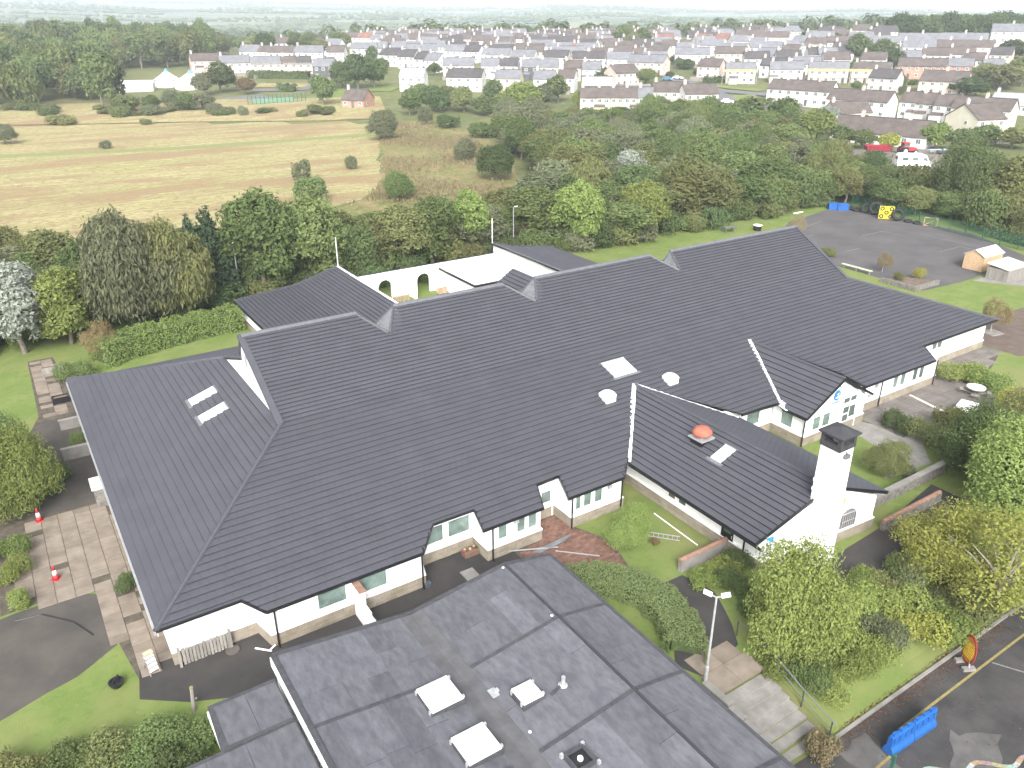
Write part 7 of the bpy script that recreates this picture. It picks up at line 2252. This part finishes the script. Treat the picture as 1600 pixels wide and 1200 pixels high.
# small trees and bushes in the gardens
gsp = []
for _ in range(3000):
    px, py = rn.uniform(590, 1560), rn.uniform(66, 150)
    if py > 100 + (px - 590) * .06 or len(gsp) > 75:
        continue
    q = Vector(G(px, py)[:2])
    if all((q - c).length > l * .5 + 2.5 for c, l in cen) and all((q - Vector(b[:2])).length > 9 for b in gsp):
        gsp.append((q.x, q.y))
wood(gsp, ['far_a', 'far_b'], ['leaf_mid', 'leaf_dark', 'leaf_olive'], (2.2, 5), (3, 6.5), 'in a town garden', 'garden shrubs of the town', 55, 'shrub', name='garden_shrub')

# roads, verges and far court


def strip(name, px, w, m, lift=.12):
    """ribbon following the land along surveyed points"""
    pts_ = []
    gp_ = [Vector(G(*p)) for p in px]
    for a, b in zip(gp_[:-1], gp_[1:]):
        n = max(2, int((b - a).length / 8))
        pts_ += [a.lerp(b, k / n) for k in range(n)]
    pts_.append(gp_[-1])
    mb = MB()
    for i in range(len(pts_) - 1):
        a, b = pts_[i], pts_[i + 1]
        d = (pts_[min(i + 1, len(pts_) - 1)] - pts_[max(i - 1, 0)])
        d2 = (pts_[min(i + 2, len(pts_) - 1)] - pts_[i])
        n1, n2 = Vector((-d.y, d.x)).normalized() * w / 2, Vector((-d2.y, d2.x)).normalized() * w / 2
        q = [(a.x + n1.x, a.y + n1.y), (a.x - n1.x, a.y - n1.y), (b.x - n2.x, b.y - n2.y), (b.x + n2.x, b.y + n2.y)]
        mb.poly([(u[0], u[1], terr(*u) + lift) for u in q])
    return tag(mb.build(name, m), kind='structure')


strip('meadow_edge', [(-120, 184), (150, 178), (330, 173), (480, 171), (600, 167)], 46, M_field, .2)
esp = []
for _ in range(26):
    x, y, z = G(rn.uniform(0, 520), rn.uniform(172, 184))
    esp.append((x, y))
wood(esp, ['bush_a', 'bush_b', 'far_b'], ['leaf_olive', 'leaf_grey', 'leaf_mid'], (1.5, 4), (3, 8), 'along the far edge of the meadow', 'scrub along the meadow edge', 66, 'shrub', name='shrub')
M_road = mat('town_road', (0.133, 0.133, 0.136), var=.1, scale=.3)
strip('town_road', [(1028, 112), (1052, 122), (1085, 136), (1130, 143), (1200, 149)], 8, M_road, .3)
strip('town_road', [(1105, 140), (1130, 152), (1142, 166)], 7, M_road, .31)
strip('verge', [(1095, 133), (1140, 138), (1190, 143)], 6, M_lawn, .33)
strip('verge', [(1138, 158), (1165, 152), (1185, 152)], 9, M_lawn, .3)
strip('town_road', [(396, 142), (440, 141), (485, 139), (500, 128)], 7, M_road, .2)
strip('verge', [(400, 134), (480, 134)], 12, M_field, .2)
strip('verge', [(500, 160), (560, 138), (620, 140)], 14, M_lawn, .2)
strip('sports_court', [(345, 160), (420, 152)], 16, M_road, .2)
strip('sports_court', [(395, 160), (460, 156)], 10, mat('green_court', (.16, .26, .17), var=.1), .24)
gfm = thing('court_fence', 'green mesh fence round the far sports court', 'fence', (*G(395, 163),))
a0, a1, a2 = Vector(G(388, 165)), Vector(G(478, 159)), Vector(G(405, 150))
for k in range(15):
    p_ = a0.lerp(a1, k / 14)
    MB().box(p_.x - .08, p_.x + .08, p_.y - .08, p_.y + .08, p_.z, p_.z + 3.0).build('post', gf, gfm)
m_ = MB()
for k in range(6):
    m_.bar(a0 + Vector((0, 0, .4 + .5 * k)), a1 + Vector((0, 0, .4 + .5 * k)), .06, .06)
m_.build('mesh', gf, gfm)

# marquees
for n_, (px, py, w_, lab) in enumerate(((263, 135, 9.5, 'white peaked marquee with blue top, left of the pair'), (300, 138, 12, 'white peaked marquee with blue top, right of the pair'))):
    x, y, z = G(px, py)
    t = thing('marquee', lab, 'marquee', (x, y, z), .4, 'white marquees at the wood')
    MB().lathe((0, 0, 0), [(w_ / 2, -.5), (w_ / 2, 2.6)], 10).build('wall', WALL['white'], t, local=True)
    MB().lathe((0, 0, 0), [(w_ / 2 + .3, 2.603), (w_ * .30, 3.9), (w_ * .12, 5.2), (w_ * .09, 5.4)], 10).build('canopy', WALL['white'], t, local=True)
    MB().lathe((0, 0, 0), [(w_ * .10, 5.403), (w_ * .05, 6.1), (.05, 6.7)], 10).build('peak', mat('marquee_blue', (.12, .32, .62)), t, local=True)
x, y, z = G(215, 142)
t = thing('long_tent', 'long low white tent among the far left trees', 'tent', (x, y, z), -.3)
MB().box(-6, 6, -3, 3, -.5, 2.4).build('wall', WALL['white'], t, local=True)
MB().add([(-6.2, -3.2, 2.403), (6.2, -3.2, 2.403), (6.2, 3.2, 2.403), (-6.2, 3.2, 2.403), (-6.2, 0, 3.8), (6.2, 0, 3.8)], [(0, 1, 5, 4), (2, 3, 4, 5), (1, 2, 5), (3, 0, 4)]).build('canopy', WALL['white'], t, local=True)

# scaffolds on the houses under repair
for n_, (px0, px1, py, yaw, lab) in enumerate(((1128, 1180, 133, 6, 'scaffold wrapped round the corner house by the road bend'), (1258, 1324, 132, 4, 'scaffold with yellow edge boards on the middle terrace'), (1328, 1386, 133, -6, 'scaffold with yellow edge boards right of the middle terrace'), (396, 440, 121, 4, 'scaffold before the far left terrace, left part'), (446, 489, 121, 3, 'scaffold before the far left terrace, right part'))):
    x, y, z = G((px0 + px1) / 2, py)
    dz = Vector((x, y, z - CAM_H)).dot(FW)
    L = (px1 - px0) * dz / FPX
    t = thing('scaffold', lab, 'scaffold', (x, y, z), math.atan2(y, x) - math.pi / 2 + rad(yaw), 'scaffolds on town houses')
    for k in range(6):
        s = -L / 2 + L * k / 5
        MB().bar((s, -.3, -1), (s, -.3, 6.0), .1, .1).build('upright', M_galv, t, local=True)
    for zz in (2.3, 4.7):
        MB().box(-L / 2, L / 2, -.9, -.1, zz, zz + .12).build('platform', M_wood, t, local=True)
    MB().box(-L / 2, L / 2, -1.0, -.92, 5.0, 5.75).build('edge_board', mat('board_ochre', (.42, .36, .17)) if n_ < 3 else M_wood, t, local=True)


# ------------------------------------------------------------ vehicles
def car(px, py, rz, m, lab, van=False):
    x, y, z = G(px, py)
    t = thing('parked_car', lab, 'car', (x, y, z + .34), rz, 'cars parked in the town')
    L, w = 2.15, .88
    sec = [(-L, .28), (-L, .78), (-L * .86, .92), (-L * .62, 1.42), (L * .12, 1.46), (L * .45, .98), (L * .95, .82), (L, .5), (L, .28)]
    n = len(sec)
    b = MB().add([(q[0], -w * (.86 if q[1] > 1.2 else 1), q[1]) for q in sec] + [(q[0], w * (.86 if q[1] > 1.2 else 1), q[1]) for q in sec], [tuple(range(n)), tuple(range(2 * n - 1, n - 1, -1))] + [(k, k + n, (k + 1) % n + n, (k + 1) % n) for k in range(n)])
    b.build('body', m, t, local=True)
    for s in (-1, 1):
        MB().poly([(-L * .60, s * (w * .90 + .02), 1.36), (L * .10, s * (w * .90 + .02), 1.38), (L * .38, s * (w * .97 + .015), 1.0), (-L * .80, s * (w * .97 + .015), .98)]).build('side_window', M_glass, t, local=True)
    MB().poly([(L * .135, -w * .8, 1.455), (L * .135, w * .8, 1.455), (L * .455, w * .9, 1.0), (L * .455, -w * .9, 1.0)]).build('windscreen', M_glass, t, local=True)
    MB().poly([(-L * .635, -w * .8, 1.42), (-L * .635, w * .8, 1.42), (-L * .87, w * .9, .95), (-L * .87, -w * .9, .95)]).build('rear_window', M_glass, t, local=True)
    for sx in (-1.3, 1.3):
        for s in (-1, 1):
            wv = MB().tube([(sx, s * w * .8, .3), (sx, s * (w + .03), .3)], .33, 14).build('wheel', M_rubber, t, local=True)
    for s in (-.6, .6):
        MB().box(L - .02, L + .02, s - .15, s + .15, .6, .74).build('headlight', M_white, t, local=True)


car(1136, 163, rad(-50), M_white, 'white car parked by the green in the front of town')
car(1041, 115, rad(-30), mat('car_slate', (.05, .07, .10), rough=.35, spec=.6), 'dark car at the top of the town road')
car(1043, 127, rad(-75), mat('car_blue', (.08, .20, .32), rough=.35, spec=.6), 'blue car on the left of the town road')
car(1059, 125, rad(-75), mat('car_silver', (.55, .5, .5), rough=.35, spec=.6), 'silver car on the right of the town road')
car(511, 138, rad(20), M_white, 'white car in front of the dark stone house')
car(920, 183, rad(-40), mat('car_pale_blue', (.25, .38, .55), rough=.35, spec=.6), 'pale blue car half hidden below the pinkish terrace end')

# the machinery yard
sheet('machinery_yard', rough_edge([(140, 104), (151, 101), (163, 88), (182, 92), (200, 102), (192, 112), (174, 117), (160, 119)], .8, 3, 17), mat('yard_gravel', (.13, .115, .105), rough=.95, c2=(.21, .185, .155), scale=.25, detail=9), 3)
x, y = W(1370, 241)
t = thing('farm_trailer', 'dark red tipping trailer in the machinery yard', 'trailer', (x, y, 0), rad(-40))
red2 = mat('trailer_red', (.20, .02, .03), rough=.6, var=.2)
MB().add([(-2.6, -1.1, .9), (2.6, -1.1, .9), (2.6, 1.1, .9), (-2.6, 1.1, .9), (-2.9, -1.25, 2.0), (2.7, -1.25, 2.0), (2.7, 1.25, 2.0), (-2.9, 1.25, 2.0), (-2.7, -1.1, 1.9), (2.55, -1.1, 1.9), (2.55, 1.1, 1.9), (-2.7, 1.1, 1.9), (-2.5, -1.0, 1.1), (2.5, -1.0, 1.1), (2.5, 1.0, 1.1), (-2.5, 1.0, 1.1)],
         [(3, 2, 1, 0), (0, 1, 5, 4), (1, 2, 6, 5), (2, 3, 7, 6), (3, 0, 4, 7), (4, 5, 9, 8), (5, 6, 10, 9), (6, 7, 11, 10), (7, 4, 8, 11), (9, 13, 12, 8), (10, 14, 13, 9), (11, 15, 14, 10), (8, 12, 15, 11), (12, 13, 14, 15)]).build('tipper_body', red2, t, local=True)
MB().bar((2.5, 0, .8), (4.2, 0, .55), .15, .15).box(-2.4, 2.4, -.5, .5, .7, .897).build('drawbar', M_black, t, local=True)
for sx in (-.9, .4):
    for s in (-1, 1):
        MB().tube([(sx, s * .85, .5), (sx, s * 1.15, .5)], .5, 14).build('wheel', M_rubber, t, local=True)
x, y = W(1415, 241)
t = thing('tractor', 'red tractor with glazed cab in the machinery yard', 'tractor', (x, y, 0), rad(-28))
MB().add([(.2, -.45, .8), (2.4, -.40, .8), (2.4, .40, .8), (.2, .45, .8), (.2, -.42, 1.65), (2.3, -.36, 1.45), (2.3, .36, 1.45), (.2, .42, 1.65)], [(3, 2, 1, 0), (4, 5, 6, 7), (0, 1, 5, 4), (1, 2, 6, 5), (2, 3, 7, 6), (3, 0, 4, 7)]).build('bonnet', M_red, t, local=True)
cb = MB().box(-1.2, .19, -.75, .75, .9, 1.35).build('cab_base', M_red, t, local=True)
for sx in (-1.15, .1):
    for s in (-.7, .62):
        MB().box(sx, sx + .08, s, s + .08, 1.353, 2.5).build('cab_pillar', M_black, cb, local=True)
MB().box(-1.06, .09, -.66, .66, 1.36, 2.48).build('cab_glass', M_glass, cb, local=True)
MB().box(-1.3, .3, -.85, .85, 2.5, 2.68).build('cab_roof', M_red, t, local=True)
for sx, r_, w_ in ((-.8, .85, .45), (1.8, .55, .3)):
    for s in (-1, 1):
        wv = MB().tube([(sx, s * .7, r_), (sx, s * (.7 + w_), r_)], r_, 16).build('wheel', M_rubber, t, local=True)
        MB().tube([(sx, s * (.7 + w_), r_), (sx, s * (.71 + w_), r_)], r_ * .5, 12).build('rim', M_white, wv, local=True)
for s in (-1, 1):
    MB().box(-1.6, .0, s * .95 - .22, s * .95 + .22, 1.7, 1.78).build('mudguard', M_red, t, local=True)
MB().tube([(1.2, -.3, 1.5), (1.2, -.3, 2.4)], .05, 7).build('exhaust', M_black, t, local=True)
x, y = W(1424, 262)
t = thing('motorhome', 'white motorhome parked behind the playground trees', 'motorhome', (x, y, 0), rad(-42))
sec = [(-3.2, .5), (-3.3, 1.2), (-3.2, 2.5), (-2.9, 2.85), (1.6, 2.85), (2.3, 2.6), (2.7, 1.75), (3.3, 1.4), (3.4, .5)]
n = len(sec)
MB().add([(q[0], -1.1, q[1]) for q in sec] + [(q[0], 1.1, q[1]) for q in sec], [tuple(range(n)), tuple(range(2 * n - 1, n - 1, -1))] + [(k, k + n, (k + 1) % n + n, (k + 1) % n) for k in range(n)]).build('body', M_white, t, local=True)
for s in (-1, 1):
    MB().box(-2.4, -1.2, s * 1.1 - .02, s * 1.1 + .02, 1.6, 2.2).box(-.4, .7, s * 1.1 - .02, s * 1.1 + .02, 1.6, 2.2).box(1.7, 2.4, s * 1.1 - .02, s * 1.1 + .02, 1.6, 2.2).build('side_window', M_glass, t, local=True)
MB().poly([(2.32, -.95, 2.57), (2.32, .95, 2.57), (2.72, 1.0, 1.77), (2.72, -1.0, 1.77)]).build('windscreen', M_glass, t, local=True)
MB().box(-3.33, -3.30, -.7, .7, 1.7, 2.3).build('rear_window', M_glass, t, local=True)
for sx in (-1.9, 2.3):
    for s in (-1, 1):
        MB().tube([(sx, s * .8, .38), (sx, s * 1.12, .38)], .38, 12).build('wheel', M_rubber, t, local=True)
x, y = W(1441, 274)
t = thing('tarpaulin_heap', 'heap of junk under pale blue tarpaulins beside the motorhome', 'tarpaulin', (x, y, 0), rad(-30))
tp_ = MB()
g = np.random.default_rng(3)
hh = [[max(0, 1.6 * math.exp(-((i - 4) / 3.2) ** 2 - ((j - 3) / 2.4) ** 2) + g.normal() * .12) for j in range(7)] for i in range(9)]
tp_.add([((i - 4) * .55, (j - 3) * .5, hh[i][j] + .02) for i in range(9) for j in range(7)], [(i * 7 + j, (i + 1) * 7 + j, (i + 1) * 7 + j + 1, i * 7 + j + 1) for i in range(8) for j in range(6)])
tp_.build('tarpaulin', mat('pale_blue_tarp', (.30, .52, .62), var=.3, scale=1.5, rough=.5), t, local=True)
for n_, (px, py, lab) in enumerate(((1465, 240, 'pale boat hull on blocks right of the tractor'), (1480, 241, 'blue-grey trailer frame at the right of the yard'))):
    x, y = W(px, py)
    t = thing('boat' if n_ == 0 else 'trailer_frame', lab, 'boat' if n_ == 0 else 'trailer', (x, y, 0), rad(-25))
    MB().add([(-2.4, -.7, .9), (1.2, -.8, .9), (2.6, 0, 1.1), (1.2, .8, .9), (-2.4, .7, .9), (-2.2, -.2, .35), (1.2, -.1, .35), (1.2, .1, .35), (-2.2, .2, .35)], [(0, 1, 2, 3, 4), (0, 5, 6, 1), (1, 6, 2), (2, 7, 3), (6, 7, 2), (3, 7, 8, 4), (4, 8, 5, 0), (5, 8, 7, 6)]).build('hull' if n_ == 0 else 'bed', mat('hull_pale', (.45, .52, .52)) if n_ == 0 else mat('frame_blue', (.16, .19, .25)), t, local=True)
    for sx in (-1.2, .9):
        MB().box(sx, sx + .2, -.5, .5, 0, .4).build('support', M_wood, t, local=True)
x, y = W(1334, 243)
g = np.random.default_rng(4)
gm_ = MB()
N = 14
hh = [[max(0, 1.3 * math.exp(-((i - 6.5) / 3.6) ** 2 - ((j - 6.5) / 3.2) ** 2) - .05 + g.normal() * .05) for j in range(N)] for i in range(N)]
gm_.add([(x + (i - 6.5) * .75, y + (j - 6.5) * .5, hh[i][j] + .02) for i in range(N) for j in range(N)], [(i * N + j, (i + 1) * N + j, (i + 1) * N + j + 1, i * N + j + 1) for i in range(N - 1) for j in range(N - 1)])
tag(gm_.build('spoil_heap', mat('spoil', (.07, .065, .07), c2=(.12, .11, .11), scale=2)), 'dark heap of chippings left of the red trailer', 'heap')
yf = thing('timber_rail_fence', 'short old timber rail fence in front of the chippings heap', 'fence', (*W(1330, 250), 0))
p0_, p1_ = Vector((*W(1305, 247), 0)), Vector((*W(1352, 254), 0))
for k in range(7):
    p_ = p0_.lerp(p1_, k / 6)
    MB().box(p_.x - .07, p_.x + .07, p_.y - .07, p_.y + .07, 0, 1.2).build('post', M_wood, yf)
for zz in (.5, .95):
    MB().bar(p0_ + Vector((0, 0, zz)), p1_ + Vector((0, 0, zz)), .06, .12).build('rail', M_wood, yf)

# ------------------------------------------------------------ the air
hz = MB().box(-7000, 7000, -7000, 7000, -16, 175).build('haze', [])
hz['kind'] = 'stuff'
hm = bpy.data.materials.new('haze_air')
hm.use_nodes = True
hm.node_tree.nodes.clear()
vo = hm.node_tree.nodes.new('ShaderNodeVolumePrincipled')
vo.inputs['Color'].default_value = (.78, .85, .98, 1)
vo.inputs['Density'].default_value = HAZE
vo.inputs['Anisotropy'].default_value = 0.0
mo_ = hm.node_tree.nodes.new('ShaderNodeOutputMaterial')
hm.node_tree.links.new(vo.outputs[0], mo_.inputs['Volume'])
hz.data.materials.append(hm)
tag(hz, 'thin pale haze filling the air over the whole scene', 'haze')
